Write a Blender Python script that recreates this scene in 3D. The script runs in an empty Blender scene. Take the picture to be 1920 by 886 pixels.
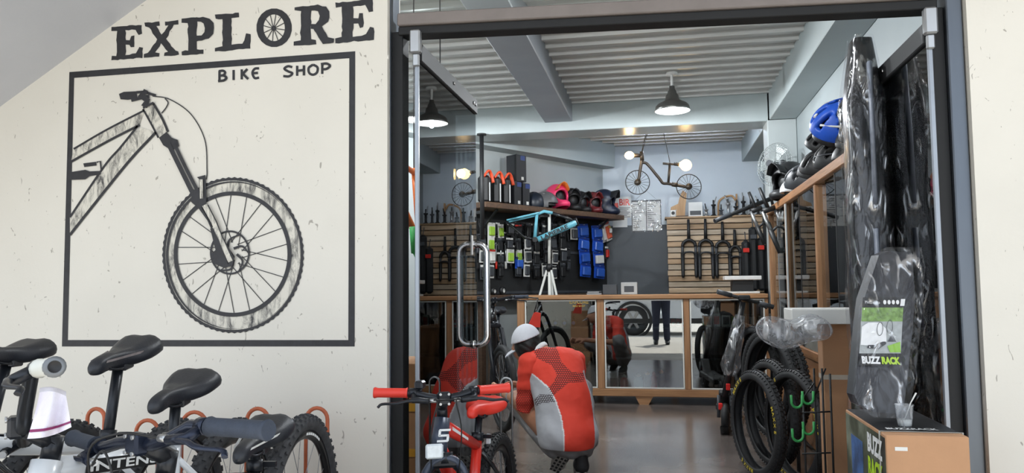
import bpy, bmesh, math, random
import numpy as np
from mathutils import Vector, Matrix, Euler

R_ = math.radians
scene = bpy.context.scene
COL = scene.collection
random.seed(7)

# ---------------------------------------------------------------- camera
FPX, CX, CY = 1440.0, 960.0, 443.0           # focal length in pixels of the 1920x886 frame
YAW, PITCH, ROLL, EYE = R_(10.8), R_(3.9), R_(0.58), 1.12
_f = Vector((-math.sin(YAW)*math.cos(PITCH), math.cos(YAW)*math.cos(PITCH), math.sin(PITCH)))
_r0 = Vector((math.cos(YAW), math.sin(YAW), 0))
_u0 = _r0.cross(_f)
_r = _r0*math.cos(ROLL) - _u0*math.sin(ROLL)
_u = _u0*math.cos(ROLL) + _r0*math.sin(ROLL)
cam_data = bpy.data.cameras.new('camera')
cam = bpy.data.objects.new('camera', cam_data)
COL.objects.link(cam)
cam_data.sensor_width = 36.0
cam_data.lens = FPX/1920*36.0
cam_data.clip_start = 0.02
cam_data.clip_end = 200
cam.matrix_world = Matrix(((_r.x, _u.x, -_f.x, 0), (_r.y, _u.y, -_f.y, 0), (_r.z, _u.z, -_f.z, EYE), (0, 0, 0, 1)))
scene.camera = cam

# ---------------------------------------------------------------- sky, sun, exposure
SKY_STRENGTH, SUN_STRENGTH, EXPOSURE = 1.2, 5.5, 0.80
world = bpy.data.worlds.new('sky')
scene.world = world
world.use_nodes = True
_nt = world.node_tree
_nt.nodes.clear()
_wo = _nt.nodes.new('ShaderNodeOutputWorld')
_bg = _nt.nodes.new('ShaderNodeBackground')
_bg.inputs[0].default_value = (0.80, 0.89, 1.0, 1)      # hazy bright tropical sky
_bg.inputs[1].default_value = SKY_STRENGTH
_nt.links.new(_bg.outputs[0], _wo.inputs[0])
_sd = bpy.data.lights.new('sun', 'SUN')
_sd.energy = SUN_STRENGTH
_sd.angle = R_(0.6)
_sd.color = (1.0, 0.96, 0.90)
sun = bpy.data.objects.new('sun', _sd)
COL.objects.link(sun)
sun.rotation_euler = (R_(24), R_(10), 0)               # high sun from over the street behind the viewer
scene.view_settings.view_transform = 'Standard'
scene.view_settings.look = 'None'
scene.view_settings.gamma = 1.0
scene.view_settings.use_curve_mapping = False
scene.view_settings.exposure = EXPOSURE
scene.cycles.use_denoising = True
scene.cycles.max_bounces = 12
scene.cycles.diffuse_bounces = 6
scene.cycles.glossy_bounces = 8
scene.cycles.transparent_max_bounces = 40
scene.cycles.sample_clamp_indirect = 6.0
scene.cycles.caustics_reflective = False
scene.cycles.caustics_refractive = False

# ---------------------------------------------------------------- geometry of view: a pixel of the photo at a chosen real plane
def ray(px, py):
    return _f + _r*((px-CX)/FPX) + _u*((CY-py)/FPX)
EYEV = Vector((0, 0, EYE))
def atY(px, py, Y):
    d = ray(px, py); return EYEV + d*(Y/d.y)
def atX(px, py, X):
    d = ray(px, py); return EYEV + d*(X/d.x)
def atZ(px, py, z):
    d = ray(px, py); return EYEV + d*((z-EYE)/d.z)
HAX = Vector((-math.sin(YAW), math.cos(YAW), 0))
HRX = Vector((math.cos(YAW), math.sin(YAW), 0))
def atD(px, py, D):
    d = ray(px, py); return EYEV + d*(D/d.dot(HAX))
def camw(xc, zc, z=0.0):
    v = HRX*xc + HAX*zc
    return Vector((v.x, v.y, z))
def atplane(px, py, p0, n):
    d = ray(px, py); return EYEV + d*((p0-EYEV).dot(n)/d.dot(n))

# ---------------------------------------------------------------- materials
def lin(c):
    out = []
    for v in c[:3]:
        v = v/255.0
        out.append(v/12.92 if v <= 0.04045 else ((v+0.055)/1.055)**2.4)
    return (*out, 1.0)
MATS = {}
def nodes_of(m):
    m.use_nodes = True
    nt = m.node_tree
    return nt, nt.nodes.get('Principled BSDF')
def mat(name, c, rough=0.5, metal=0.0, var=0.12, scale=8.0, bump=0.0, bscale=None, stretch=None, coat=0.0, spec=None, c2=None, trans=0.0):
    """procedural material: base colour with a soft noise variation (var, or towards c2) and fine relief"""
    if name in MATS: return MATS[name]
    m = bpy.data.materials.new(name)
    nt, b = nodes_of(m)
    N, L = nt.nodes, nt.links
    b.inputs['Roughness'].default_value = rough
    b.inputs['Metallic'].default_value = metal
    if coat: b.inputs['Coat Weight'].default_value = coat
    if spec is not None: b.inputs['Specular IOR Level'].default_value = spec
    if trans: b.inputs['Transmission Weight'].default_value = trans
    tc = N.new('ShaderNodeTexCoord')
    mp = N.new('ShaderNodeMapping')
    L.new(tc.outputs['Object'], mp.inputs[0])
    if stretch: mp.inputs['Scale'].default_value = stretch
    nz = N.new('ShaderNodeTexNoise')
    nz.inputs['Scale'].default_value = scale
    nz.inputs['Detail'].default_value = 5
    nz.inputs['Roughness'].default_value = 0.6
    L.new(mp.outputs[0], nz.inputs[0])
    rp = N.new('ShaderNodeValToRGB')
    a = lin(c)
    lo = lin(c2) if c2 else tuple(max(0, v*(1-var)) for v in a[:3])+(1,)
    hi = a if c2 else tuple(min(1, v*(1+var)) for v in a[:3])+(1,)
    rp.color_ramp.elements[0].position = 0.33
    rp.color_ramp.elements[1].position = 0.67
    rp.color_ramp.elements[0].color = lo
    rp.color_ramp.elements[1].color = hi
    L.new(nz.outputs[0], rp.inputs[0])
    L.new(rp.outputs[0], b.inputs['Base Color'])
    if bump:
        bz = N.new('ShaderNodeTexNoise')
        bz.inputs['Scale'].default_value = bscale or scale*6
        bz.inputs['Detail'].default_value = 4
        L.new(mp.outputs[0], bz.inputs[0])
        bp = N.new('ShaderNodeBump')
        bp.inputs['Strength'].default_value = bump
        bp.inputs['Distance'].default_value = 0.004
        L.new(bz.outputs[0], bp.inputs['Height'])
        L.new(bp.outputs[0], b.inputs['Normal'])
    MATS[name] = m
    return m
def emit(name, c, s):
    if name in MATS: return MATS[name]
    m = bpy.data.materials.new(name)
    nt, b = nodes_of(m)
    b.inputs['Base Color'].default_value = lin(c)
    b.inputs['Emission Color'].default_value = lin(c)
    b.inputs['Emission Strength'].default_value = s
    MATS[name] = m
    return m
def glass(name, tint=(0.92, 0.96, 0.95), ior=1.5, rough=0.0, boost=1.0):
    """thin sheet glass: tinted see-through with a Fresnel mirror on both faces"""
    if name in MATS: return MATS[name]
    m = bpy.data.materials.new(name)
    m.use_nodes = True
    nt = m.node_tree
    nt.nodes.clear()
    o = nt.nodes.new('ShaderNodeOutputMaterial')
    t = nt.nodes.new('ShaderNodeBsdfTransparent'); t.inputs[0].default_value = (*tint, 1)
    g = nt.nodes.new('ShaderNodeBsdfGlossy'); g.inputs['Roughness'].default_value = rough
    g.inputs[0].default_value = (boost, boost, boost, 1)
    fr = nt.nodes.new('ShaderNodeFresnel'); fr.inputs[0].default_value = ior
    nz = nt.nodes.new('ShaderNodeTexNoise'); nz.inputs['Scale'].default_value = 1.7
    bp = nt.nodes.new('ShaderNodeBump'); bp.inputs['Strength'].default_value = 0.02; bp.inputs['Distance'].default_value = 0.01
    nt.links.new(nz.outputs[0], bp.inputs['Height'])
    nt.links.new(bp.outputs[0], g.inputs['Normal'])
    mx = nt.nodes.new('ShaderNodeMixShader')
    nt.links.new(fr.outputs[0], mx.inputs[0]); nt.links.new(t.outputs[0], mx.inputs[1]); nt.links.new(g.outputs[0], mx.inputs[2])
    nt.links.new(mx.outputs[0], o.inputs[0])
    MATS[name] = m
    return m
def film(name, tint=(0.9, 0.9, 0.92), gloss=0.25, rough=0.22, white=0.12):
    """crinkled clear plastic film: see-through, milky in places, with sharp creased highlights"""
    if name in MATS: return MATS[name]
    m = bpy.data.materials.new(name)
    m.use_nodes = True
    nt = m.node_tree
    nt.nodes.clear()
    N, L = nt.nodes, nt.links
    o = N.new('ShaderNodeOutputMaterial')
    t = N.new('ShaderNodeBsdfTransparent'); t.inputs[0].default_value = (*tint, 1)
    g = N.new('ShaderNodeBsdfGlossy'); g.inputs['Roughness'].default_value = rough
    d = N.new('ShaderNodeBsdfDiffuse'); d.inputs[0].default_value = (0.75, 0.76, 0.78, 1)
    tc = N.new('ShaderNodeTexCoord')
    mp = N.new('ShaderNodeMapping'); mp.inputs['Scale'].default_value = (9, 9, 3.5)
    nz = N.new('ShaderNodeTexNoise'); nz.inputs['Scale'].default_value = 2.2; nz.inputs['Detail'].default_value = 1.5; nz.inputs['Distortion'].default_value = 1.4
    L.new(tc.outputs['Object'], mp.inputs[0]); L.new(mp.outputs[0], nz.inputs[0])
    bp = N.new('ShaderNodeBump'); bp.inputs['Strength'].default_value = 0.8; bp.inputs['Distance'].default_value = 0.02
    L.new(nz.outputs[0], bp.inputs['Height']); L.new(bp.outputs[0], g.inputs['Normal']); L.new(bp.outputs[0], d.inputs['Normal'])
    def ramp(a_, b_, lo_, hi_):
        r_ = N.new('ShaderNodeValToRGB')
        r_.color_ramp.elements[0].position = a_; r_.color_ramp.elements[0].color = (lo_,)*3+(1,)
        r_.color_ramp.elements[1].position = b_; r_.color_ramp.elements[1].color = (min(1, hi_),)*3+(1,)
        L.new(nz.outputs[0], r_.inputs[0]); return r_.outputs[0]
    m1 = N.new('ShaderNodeMixShader'); L.new(ramp(0.5, 0.72, white*0.25, white*2.0), m1.inputs[0]); L.new(t.outputs[0], m1.inputs[1]); L.new(d.outputs[0], m1.inputs[2])
    m2 = N.new('ShaderNodeMixShader'); L.new(ramp(0.56, 0.66, 0.035, gloss*2.6), m2.inputs[0])
    L.new(m1.outputs[0], m2.inputs[1]); L.new(g.outputs[0], m2.inputs[2]); L.new(m2.outputs[0], o.inputs[0])
    MATS[name] = m
    return m
def wood(name, c, c2, axis=0, scale=3.0, rough=0.5):
    if name in MATS: return MATS[name]
    st = [14, 14, 14]; st[axis] = 0.9
    return mat(name, c, rough, 0, 0.1, scale, 0.25, scale*3, stretch=tuple(st), c2=c2)
def colattr(name, rough=0.6, bump=0.0):
    """colour comes from the mesh's own print (colour attribute 'print')"""
    if name in MATS: return MATS[name]
    m = bpy.data.materials.new(name)
    nt, b = nodes_of(m)
    a = nt.nodes.new('ShaderNodeAttribute'); a.attribute_name = 'print'
    nt.links.new(a.outputs['Color'], b.inputs['Base Color'])
    b.inputs['Roughness'].default_value = rough
    MATS[name] = m
    return m

# ---------------------------------------------------------------- mesh builder
def rotm(r):
    if r is None: return Matrix.Identity(3)
    if isinstance(r, Matrix): return r.to_3x3()
    return Euler(r).to_matrix()
def frame_of(d):
    d = Vector(d).normalized()
    a = Vector((0, 0, 1)) if abs(d.z) < 0.9 else Vector((1, 0, 0))
    u = d.cross(a).normalized()
    return u, d.cross(u).normalized()
class MB:
    def __init__(s):
        s.v, s.f, s.sm, s.mi = [], [], [], []
        s.cur = 0
    def add(s, vs, fs, smooth=False):
        b = len(s.v)
        s.v.extend(tuple(p) for p in vs)
        for f in fs:
            s.f.append(tuple(b+i for i in f)); s.sm.append(smooth); s.mi.append(s.cur)
        return s
    def box(s, c, size, rot=None, ch=0.0, taper=1.0):
        c = Vector(c); M = rotm(rot)
        hx, hy, hz = [q/2 for q in size]
        if ch <= 0:
            vs = [c + M @ Vector((x*hx*(taper if z > 0 else 1), y*hy*(taper if z > 0 else 1), z*hz)) for z in (-1, 1) for y in (-1, 1) for x in (-1, 1)]
            return s.add(vs, [(0, 2, 3, 1), (4, 5, 7, 6), (0, 1, 5, 4), (2, 6, 7, 3), (0, 4, 6, 2), (1, 3, 7, 5)])
        ch = min(ch, hx*0.9, hy*0.9, hz*0.9)
        vs, idx = [], {}
        for sx in (-1, 1):
            for sy in (-1, 1):
                for sz in (-1, 1):
                    for a in range(3):
                        p = [sx*(hx-ch), sy*(hy-ch), sz*(hz-ch)]
                        p[a] = (sx*hx, sy*hy, sz*hz)[a]
                        idx[(sx, sy, sz, a)] = len(vs); vs.append(c + M @ Vector(p))
        fs = []
        g = lambda x, y, z, a: idx[(x, y, z, a)]
        for k in (-1, 1):
            q = [g(k, -1, -1, 0), g(k, 1, -1, 0), g(k, 1, 1, 0), g(k, -1, 1, 0)]; fs.append(q if k > 0 else q[::-1])
            q = [g(-1, k, -1, 1), g(-1, k, 1, 1), g(1, k, 1, 1), g(1, k, -1, 1)]; fs.append(q if k > 0 else q[::-1])
            q = [g(-1, -1, k, 2), g(1, -1, k, 2), g(1, 1, k, 2), g(-1, 1, k, 2)]; fs.append(q if k > 0 else q[::-1])
        for a in (-1, 1):
            for b in (-1, 1):
                q = [g(a, b, -1, 0), g(a, b, -1, 1), g(a, b, 1, 1), g(a, b, 1, 0)]; fs.append(q if a*b > 0 else q[::-1])
                q = [g(a, -1, b, 2), g(a, -1, b, 0), g(a, 1, b, 0), g(a, 1, b, 2)]; fs.append(q if a*b < 0 else q[::-1])
                q = [g(-1, a, b, 1), g(-1, a, b, 2), g(1, a, b, 2), g(1, a, b, 1)]; fs.append(q if a*b > 0 else q[::-1])
        for x in (-1, 1):
            for y in (-1, 1):
                for z in (-1, 1):
                    q = [g(x, y, z, 0), g(x, y, z, 1), g(x, y, z, 2)]; fs.append(q if x*y*z > 0 else q[::-1])
        return s.add(vs, fs)
    def span(s, lo, hi, ch=0.0):
        lo, hi = Vector(lo), Vector(hi)
        return s.box((lo+hi)/2, [abs(q) for q in hi-lo], None, ch)
    def bar(s, p, q, w, h, up=(0, 0, 1), ch=0.0):
        p, q = Vector(p), Vector(q); d = q-p; x = d.normalized()
        z = (Vector(up) - x*x.dot(Vector(up))).normalized(); y = z.cross(x)
        M = Matrix((x, y, z)).transposed()
        return s.box((p+q)/2, (d.length, w, h), M, ch)
    def tube(s, pts, r, n=8, closed=False, cap=True, smooth=True, flat=1.0):
        pts = [Vector(p) for p in pts]
        k = len(pts)
        rs = list(r) if hasattr(r, '__len__') else [r]*k
        vs, fs = [], []
        u = None
        for i, p in enumerate(pts):
            if closed: t = pts[(i+1) % k]-pts[i-1]
            else: t = pts[min(i+1, k-1)]-pts[max(i-1, 0)]
            if t.length < 1e-9: t = Vector((0, 0, 1))
            t.normalize()
            if u is None: u, w = frame_of(t)
            else:
                u = u - t*t.dot(u)
                if u.length < 1e-6: u, w = frame_of(t)
                u.normalize(); w = t.cross(u)
            for j in range(n):
                a = 2*math.pi*j/n
                vs.append(p + (u*math.cos(a) + w*math.sin(a)*flat)*rs[i])
        for i in range(k if closed else k-1):
            for j in range(n):
                a, b = i*n+j, i*n+(j+1) % n
                c, d = ((i+1) % k)*n+(j+1) % n, ((i+1) % k)*n+j
                fs.append((a, b, c, d))
        s.add(vs, fs, smooth)
        if cap and not closed:
            b = len(s.v)-len(vs)
            s.f.append(tuple(b+j for j in range(n-1, -1, -1))); s.sm.append(False); s.mi.append(s.cur)
            s.f.append(tuple(b+(k-1)*n+j for j in range(n))); s.sm.append(False); s.mi.append(s.cur)
        return s
    def lathe(s, prof, o=(0, 0, 0), axis=(0, 0, 1), n=20, smooth=True, arc=None):
        o, ax = Vector(o), Vector(axis).normalized()
        u, w = frame_of(ax)
        vs, fs = [], []
        m = n if arc is None else n+1
        for (r, h) in prof:
            for j in range(m):
                a = 2*math.pi*j/n if arc is None else arc[0]+(arc[1]-arc[0])*j/n
                vs.append(o + ax*h + (u*math.cos(a)+w*math.sin(a))*r)
        for i in range(len(prof)-1):
            for j in range(n):
                j2 = (j+1) % m
                fs.append((i*m+j, i*m+j2, (i+1)*m+j2, (i+1)*m+j))
        return s.add(vs, fs, smooth)
    def disc(s, o, axis, r, n=20, squash=1.0):
        o = Vector(o); u, w = frame_of(axis)
        return s.add([o+(u*math.cos(2*math.pi*j/n)+w*math.sin(2*math.pi*j/n)*squash)*r for j in range(n)], [tuple(range(n))])
    def cyl(s, p, q, r, n=14, r2=None):
        return s.tube([p, q], [r, r if r2 is None else r2], n)
    def ell(s, c, r, n=16, m=10, rot=None, lo=-90, hi=90):
        c = Vector(c); M = rotm(rot)
        r = (r, r, r) if not hasattr(r, '__len__') else r
        vs, fs = [], []
        for i in range(m+1):
            a = R_(lo+(hi-lo)*i/m)
            for j in range(n):
                b = 2*math.pi*j/n
                vs.append(c + M @ Vector((r[0]*math.cos(a)*math.cos(b), r[1]*math.cos(a)*math.sin(b), r[2]*math.sin(a))))
        for i in range(m):
            for j in range(n):
                fs.append((i*n+j, i*n+(j+1) % n, (i+1)*n+(j+1) % n, (i+1)*n+j))
        return s.add(vs, fs, True)
    def torus(s, c, axis, R, r, n=40, m=8, flat=1.0, a0=0, a1=360):
        c = Vector(c); ax = Vector(axis).normalized(); u, w = frame_of(ax)
        vs, fs = [], []
        full = abs(a1-a0) >= 359.9
        k = n if full else n+1
        for i in range(k):
            a = R_(a0+(a1-a0)*i/n); d = u*math.cos(a)+w*math.sin(a)
            for j in range(m):
                b = 2*math.pi*j/m
                vs.append(c + d*(R+r*math.cos(b)) + ax*(r*math.sin(b)*flat))
        for i in range(n if full else n):
            i2 = (i+1) % k
            for j in range(m):
                fs.append((i*m+j, i2*m+j, i2*m+(j+1) % m, i*m+(j+1) % m))
        return s.add(vs, fs, True)
    def poly(s, pts):
        return s.add(pts, [tuple(range(len(pts)))])
    def prism(s, pts, off):
        n = len(pts); off = Vector(off)
        vs = [Vector(p) for p in pts] + [Vector(p)+off for p in pts]
        fs = [tuple(range(n-1, -1, -1)), tuple(range(n, 2*n))]
        fs += [(i, (i+1) % n, n+(i+1) % n, n+i) for i in range(n)]
        return s.add(vs, fs)
    def loft(s, rings, cap=True, smooth=True):
        n = len(rings[0]); vs = [Vector(p) for r in rings for p in r]
        fs = [(i*n+j, i*n+(j+1) % n, (i+1)*n+(j+1) % n, (i+1)*n+j) for i in range(len(rings)-1) for j in range(n)]
        s.add(vs, fs, smooth)
        if cap:
            b = len(s.v)-len(vs); k = (len(rings)-1)*n
            for q in (tuple(b+j for j in range(n-1, -1, -1)), tuple(b+k+j for j in range(n))):
                s.f.append(q); s.sm.append(False); s.mi.append(s.cur)
        return s
    def grid(s, fn, nu, nv, smooth=True):
        vs = [fn(i/nu, j/nv) for i in range(nu+1) for j in range(nv+1)]
        fs = [(i*(nv+1)+j, (i+1)*(nv+1)+j, (i+1)*(nv+1)+j+1, i*(nv+1)+j+1) for i in range(nu) for j in range(nv)]
        return s.add(vs, fs, smooth)
    def xf(s, M):
        s.v = [tuple(M @ Vector(p)) for p in s.v]; return s
    def mesh(s, name, mats):
        me = bpy.data.meshes.new(name)
        me.from_pydata(s.v, [], s.f)
        if not isinstance(mats, (list, tuple)): mats = [mats]
        for m in mats: me.materials.append(m)
        me.polygons.foreach_set('use_smooth', s.sm)
        if len(mats) > 1: me.polygons.foreach_set('material_index', s.mi)
        me.update()
        return me
    def build(s, name, mats, parent=None, local=False):
        """link as ONE object; vertices are in world space unless local (then in the parent's space)"""
        if parent is not None and not local:
            W = Matrix.Identity(4); p = parent
            while p is not None: W = p.matrix_basis @ W; p = p.parent
            Wi = W.inverted()
            s.v = [tuple(Wi @ Vector(q)) for q in s.v]
        o = bpy.data.objects.new(name, s.mesh(name, mats))
        COL.objects.link(o)
        if parent is not None: o.parent = parent
        return o
def tag(o, label=None, cat=None, group=None, kind=None):
    if label: o['label'] = label
    if cat: o['category'] = cat
    if group: o['group'] = group
    if kind: o['kind'] = kind
    return o
def thing(name, label, cat, loc=(0, 0, 0), rot=(0, 0, 0), group=None):
    o = bpy.data.objects.new(name, None)
    o.empty_display_size = 0.1
    COL.objects.link(o)
    o.location = loc; o.rotation_euler = rot
    o.matrix_basis = Matrix.LocRotScale(Vector(loc), Euler(rot), None)
    return tag(o, label, cat, group)
def copy_tree(o, parent=None):
    c = o.copy(); COL.objects.link(c); c.parent = parent
    for ch in list(o.children): copy_tree(ch, c)
    return c
def struct(name, mb, m, parent=None):
    o = mb.build(name, m, parent)
    o['kind'] = 'structure'
    return o
def bez(pts, n=12):
    """smooth curve through the points (Catmull-Rom)"""
    P = [Vector(p) for p in pts]; P = [P[0]*2-P[1]]+P+[P[-1]*2-P[-2]]
    out = []
    for i in range(1, len(P)-2):
        for k in range(n):
            t = k/n; a, b, c, d = P[i-1], P[i], P[i+1], P[i+2]
            out.append(0.5*((2*b)+(c-a)*t+(2*a-5*b+4*c-d)*t*t+(3*b-a-3*c+d)*t**3))
    out.append(P[-2]); return out
_txt = {}
def text_polys(s, bold=0.0):
    """flat outline of a word in the plain built-in face: (verts, faces, width), cap height 1"""
    if (s, bold) in _txt: return _txt[(s, bold)]
    cu = bpy.data.curves.new('lettering', 'FONT'); cu.body = s; cu.offset = bold; cu.resolution_u = 3
    ob = bpy.data.objects.new('lettering', cu); COL.objects.link(ob)
    dg = bpy.context.evaluated_depsgraph_get()
    me = bpy.data.meshes.new_from_object(ob.evaluated_get(dg))
    vs = [tuple(v.co) for v in me.vertices]; fs = [tuple(p.vertices) for p in me.polygons]
    bpy.data.objects.remove(ob); bpy.data.curves.remove(cu); bpy.data.meshes.remove(me)
    x0 = min(v[0] for v in vs); x1 = max(v[0] for v in vs); y0 = min(v[1] for v in vs); y1 = max(v[1] for v in vs)
    vs = [((v[0]-x0)/(y1-y0), (v[1]-y0)/(y1-y0)) for v in vs]
    _txt[(s, bold)] = (vs, fs, (x1-x0)/(y1-y0)); return _txt[(s, bold)]
def text_on(mb, s, o, ex, ey, h=None, w=None, bold=0.0, slant=0.0, center=False):
    """lay a word with lower-left corner o along ex, up ey; h cap height, w forced width"""
    vs, fs, wd = text_polys(s, bold)
    o, ex, ey = Vector(o), Vector(ex).normalized(), Vector(ey).normalized()
    if h is None: h = w/wd
    kx = h if w is None else w/wd
    if center: o = o - ex*(wd*kx/2) - ey*(h/2)
    return mb.add([o+ex*(x*kx+slant*y*h)+ey*(y*h) for x, y in vs], fs)

# ---------------------------------------------------------------- organic shapes: smooth union of rounded cones, surface nets
def cone_sd(P, a, b, ra, rb):
    a, b = np.array(a, float), np.array(b, float)
    ab = b-a; l2 = float(ab@ab)+1e-12
    t = np.clip(((P-a)@ab)/l2, 0, 1)
    d = P-(a+t[..., None]*ab)
    return np.sqrt((d*d).sum(-1))-(ra+(rb-ra)*t)
def ell_sd(P, c, r, rot=None):
    q = P-np.array(c, float)
    if rot is not None: q = q @ np.array(rotm(rot))
    r = np.array(r, float)
    k0 = np.sqrt(((q/r)**2).sum(-1)); k1 = np.sqrt(((q/(r*r))**2).sum(-1))+1e-9
    return k0*(k0-1)/k1
def smin(a, b, k):
    h = np.clip(0.5+0.5*(b-a)/k, 0, 1)
    return b+(a-b)*h-k*h*(1-h)
def surface(fn, lo, hi, res):
    """surface-nets mesh of fn(P)=0 inside the box lo..hi"""
    lo = np.array(lo, float); hi = np.array(hi, float)
    n = np.maximum(3, np.ceil((hi-lo)/res).astype(int)+1)
    ax = [lo[i]+np.arange(n[i])*res for i in range(3)]
    P = np.stack(np.meshgrid(*ax, indexing='ij'), -1)
    D = np.concatenate([fn(P[i:i+16]) for i in range(0, n[0], 16)], 0)
    D = np.where(np.abs(D) < 1e-7, 1e-7, D)
    S = D < 0
    c = np.zeros(n-1, int)
    for dx in (0, 1):
        for dy in (0, 1):
            for dz in (0, 1):
                c += S[dx:n[0]-1+dx, dy:n[1]-1+dy, dz:n[2]-1+dz]
    act = (c > 0) & (c < 8)
    idx = -np.ones(n-1, int); ids = np.argwhere(act); idx[act] = np.arange(len(ids))
    acc = np.zeros((len(ids), 3)); cnt = np.zeros(len(ids))
    cor = [(x, y, z) for x in (0, 1) for y in (0, 1) for z in (0, 1)]
    for A in cor:
        for k in range(3):
            if A[k]: continue
            B = list(A); B[k] = 1
            da = D[ids[:, 0]+A[0], ids[:, 1]+A[1], ids[:, 2]+A[2]]; db = D[ids[:, 0]+B[0], ids[:, 1]+B[1], ids[:, 2]+B[2]]
            m = (da < 0) != (db < 0)
            t = np.where(m, da/np.where(m, da-db, 1), 0)
            p = np.tile(np.array(A, float), (len(ids), 1)); p[:, k] += t
            acc[m] += p[m]; cnt[m] += 1
    V = lo+(ids+acc/np.maximum(cnt, 1)[:, None])*res
    Fs = []
    for k in range(3):
        a1, a2 = (k+1) % 3, (k+2) % 3
        sl0 = [slice(None)]*3; sl1 = [slice(None)]*3
        sl0[k] = slice(0, n[k]-1); sl1[k] = slice(1, n[k])
        X = S[tuple(sl0)] != S[tuple(sl1)]
        E = np.argwhere(X)
        ok = (E[:, a1] > 0) & (E[:, a2] > 0) & (E[:, a1] < n[a1]-1) & (E[:, a2] < n[a2]-1)
        E = E[ok]
        inside = S[E[:, 0], E[:, 1], E[:, 2]]
        q = []
        for (u, w) in ((0, 0), (-1, 0), (-1, -1), (0, -1)):
            e = E.copy(); e[:, a1] += u; e[:, a2] += w
            q.append(idx[e[:, 0], e[:, 1], e[:, 2]])
        q = np.stack(q, 1)
        q = np.where(inside[:, None], q, q[:, ::-1])
        Fs.append(q)
    return V, np.concatenate(Fs, 0)
def organic(name, fn, lo, hi, res, m, parent, M=None, paint=None):
    """build the surface as one smooth mesh; M maps model space to world; paint(V)->colours (linear) for the 'print' attribute"""
    V, Fc = surface(fn, lo, hi, res)
    col = paint(V) if paint else None
    mb = MB(); mb.v = [tuple(v) for v in V]; mb.f = [tuple(int(i) for i in f) for f in Fc]
    mb.sm = [True]*len(mb.f); mb.mi = [0]*len(mb.f)
    if M is not None: mb.xf(M)
    o = mb.build(name, m, parent)
    if col is not None:
        at = o.data.color_attributes.new('print', 'FLOAT_COLOR', 'POINT')
        buf = np.ones((len(V), 4), np.float32); buf[:, :3] = col
        at.data.foreach_set('color', buf.ravel())
    return o
# ================================================================ THE SETTING
FY = 2.85                    # outer face of the shop front
XL, XR, YB, HC = -2.6, 1.32, 10.1, 3.0
LEFT_JAMB, RIGHT_JAMB = -1.04, 1.065

def plaster(name, c, c2, marks=True):
    m = bpy.data.materials.new(name); nt, b = nodes_of(m); N, L = nt.nodes, nt.links
    tc = N.new('ShaderNodeTexCoord')
    n1 = N.new('ShaderNodeTexNoise'); n1.inputs['Scale'].default_value = 1.6; n1.inputs['Detail'].default_value = 7
    L.new(tc.outputs['Object'], n1.inputs[0])
    r1 = N.new('ShaderNodeValToRGB'); r1.color_ramp.elements[0].position = 0.3; r1.color_ramp.elements[1].position = 0.7
    r1.color_ramp.elements[0].color = lin(c2); r1.color_ramp.elements[1].color = lin(c)
    L.new(n1.outputs[0], r1.inputs[0])
    out = r1.outputs[0]
    if marks:                                             # small scuffs and chips in the paint
        mp = N.new('ShaderNodeMapping'); mp.inputs['Scale'].default_value = (1, 1, 0.55); mp.inputs['Rotation'].default_value = (0, 0.6, 0)
        L.new(tc.outputs['Object'], mp.inputs[0])
        n2 = N.new('ShaderNodeTexNoise'); n2.inputs['Scale'].default_value = 34; n2.inputs['Detail'].default_value = 4; n2.inputs['Distortion'].default_value = 1.2
        L.new(mp.outputs[0], n2.inputs[0])
        r2 = N.new('ShaderNodeValToRGB'); r2.color_ramp.elements[0].position = 0.685; r2.color_ramp.elements[1].position = 0.71
        r2.color_ramp.elements[0].color = (0, 0, 0, 1); r2.color_ramp.elements[1].color = (0.75, 0.75, 0.75, 1)
        L.new(n2.outputs[0], r2.inputs[0])
        mx = N.new('ShaderNodeMix'); mx.data_type = 'RGBA'
        L.new(r2.outputs[0], mx.inputs[0]); L.new(out, mx.inputs[6]); mx.inputs[7].default_value = lin((140, 134, 124))
        out = mx.outputs[2]
    L.new(out, b.inputs['Base Color'])
    b.inputs['Roughness'].default_value = 0.55
    n3 = N.new('ShaderNodeTexNoise'); n3.inputs['Scale'].default_value = 60
    L.new(tc.outputs['Object'], n3.inputs[0])
    bp = N.new('ShaderNodeBump'); bp.inputs['Strength'].default_value = 0.12; bp.inputs['Distance'].default_value = 0.004
    L.new(n3.outputs[0], bp.inputs['Height']); L.new(bp.outputs[0], b.inputs['Normal'])
    MATS[name] = m
    return m
M_facade = plaster('cream_painted_plaster', (224, 220, 210), (215, 211, 201))
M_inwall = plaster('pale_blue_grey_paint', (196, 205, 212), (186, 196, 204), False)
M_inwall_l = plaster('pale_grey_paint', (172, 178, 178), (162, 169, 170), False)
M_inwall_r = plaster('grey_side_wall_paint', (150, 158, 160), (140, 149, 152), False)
M_soffit = plaster('grey_stair_plaster', (204, 205, 210), (190, 192, 198), False)
M_beam = plaster('grey_green_beam_paint', (172, 181, 182), (160, 170, 172), False)
M_beamd = plaster('bare_grey_concrete', (142, 146, 152), (126, 131, 138), False)
M_steel = mat('brushed_dark_steel', (104, 110, 118), 0.32, 0.85, 0.18, 3, stretch=(1, 1, 0.15))
M_black = mat('black_painted_metal', (15, 16, 18), 0.6, 0.0)
M_taupe = mat('taupe_powder_coat', (122, 114, 110), 0.45, 0.1, 0.08)
M_deck = mat('white_coated_steel_deck', (206, 206, 204), 0.35, 0.1, 0.08, 2.0, stretch=(0.3, 3, 1))
M_floor = mat('polished_brown_concrete', (122, 112, 106), 0.2, 0, 0.3, 1.6, 0.06, 9, c2=(84, 77, 74))
M_ground = mat('pale_concrete_pavement', (176, 172, 164), 0.85, 0, 0.1, 2.5, 0.3, 60)
M_road = mat('sun_bleached_road', (196, 193, 186), 0.9, 0, 0.08, 3, 0.3, 80)
M_door_glass = glass('tinted_door_glass', (0.36, 0.39, 0.41), 1.75)
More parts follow.
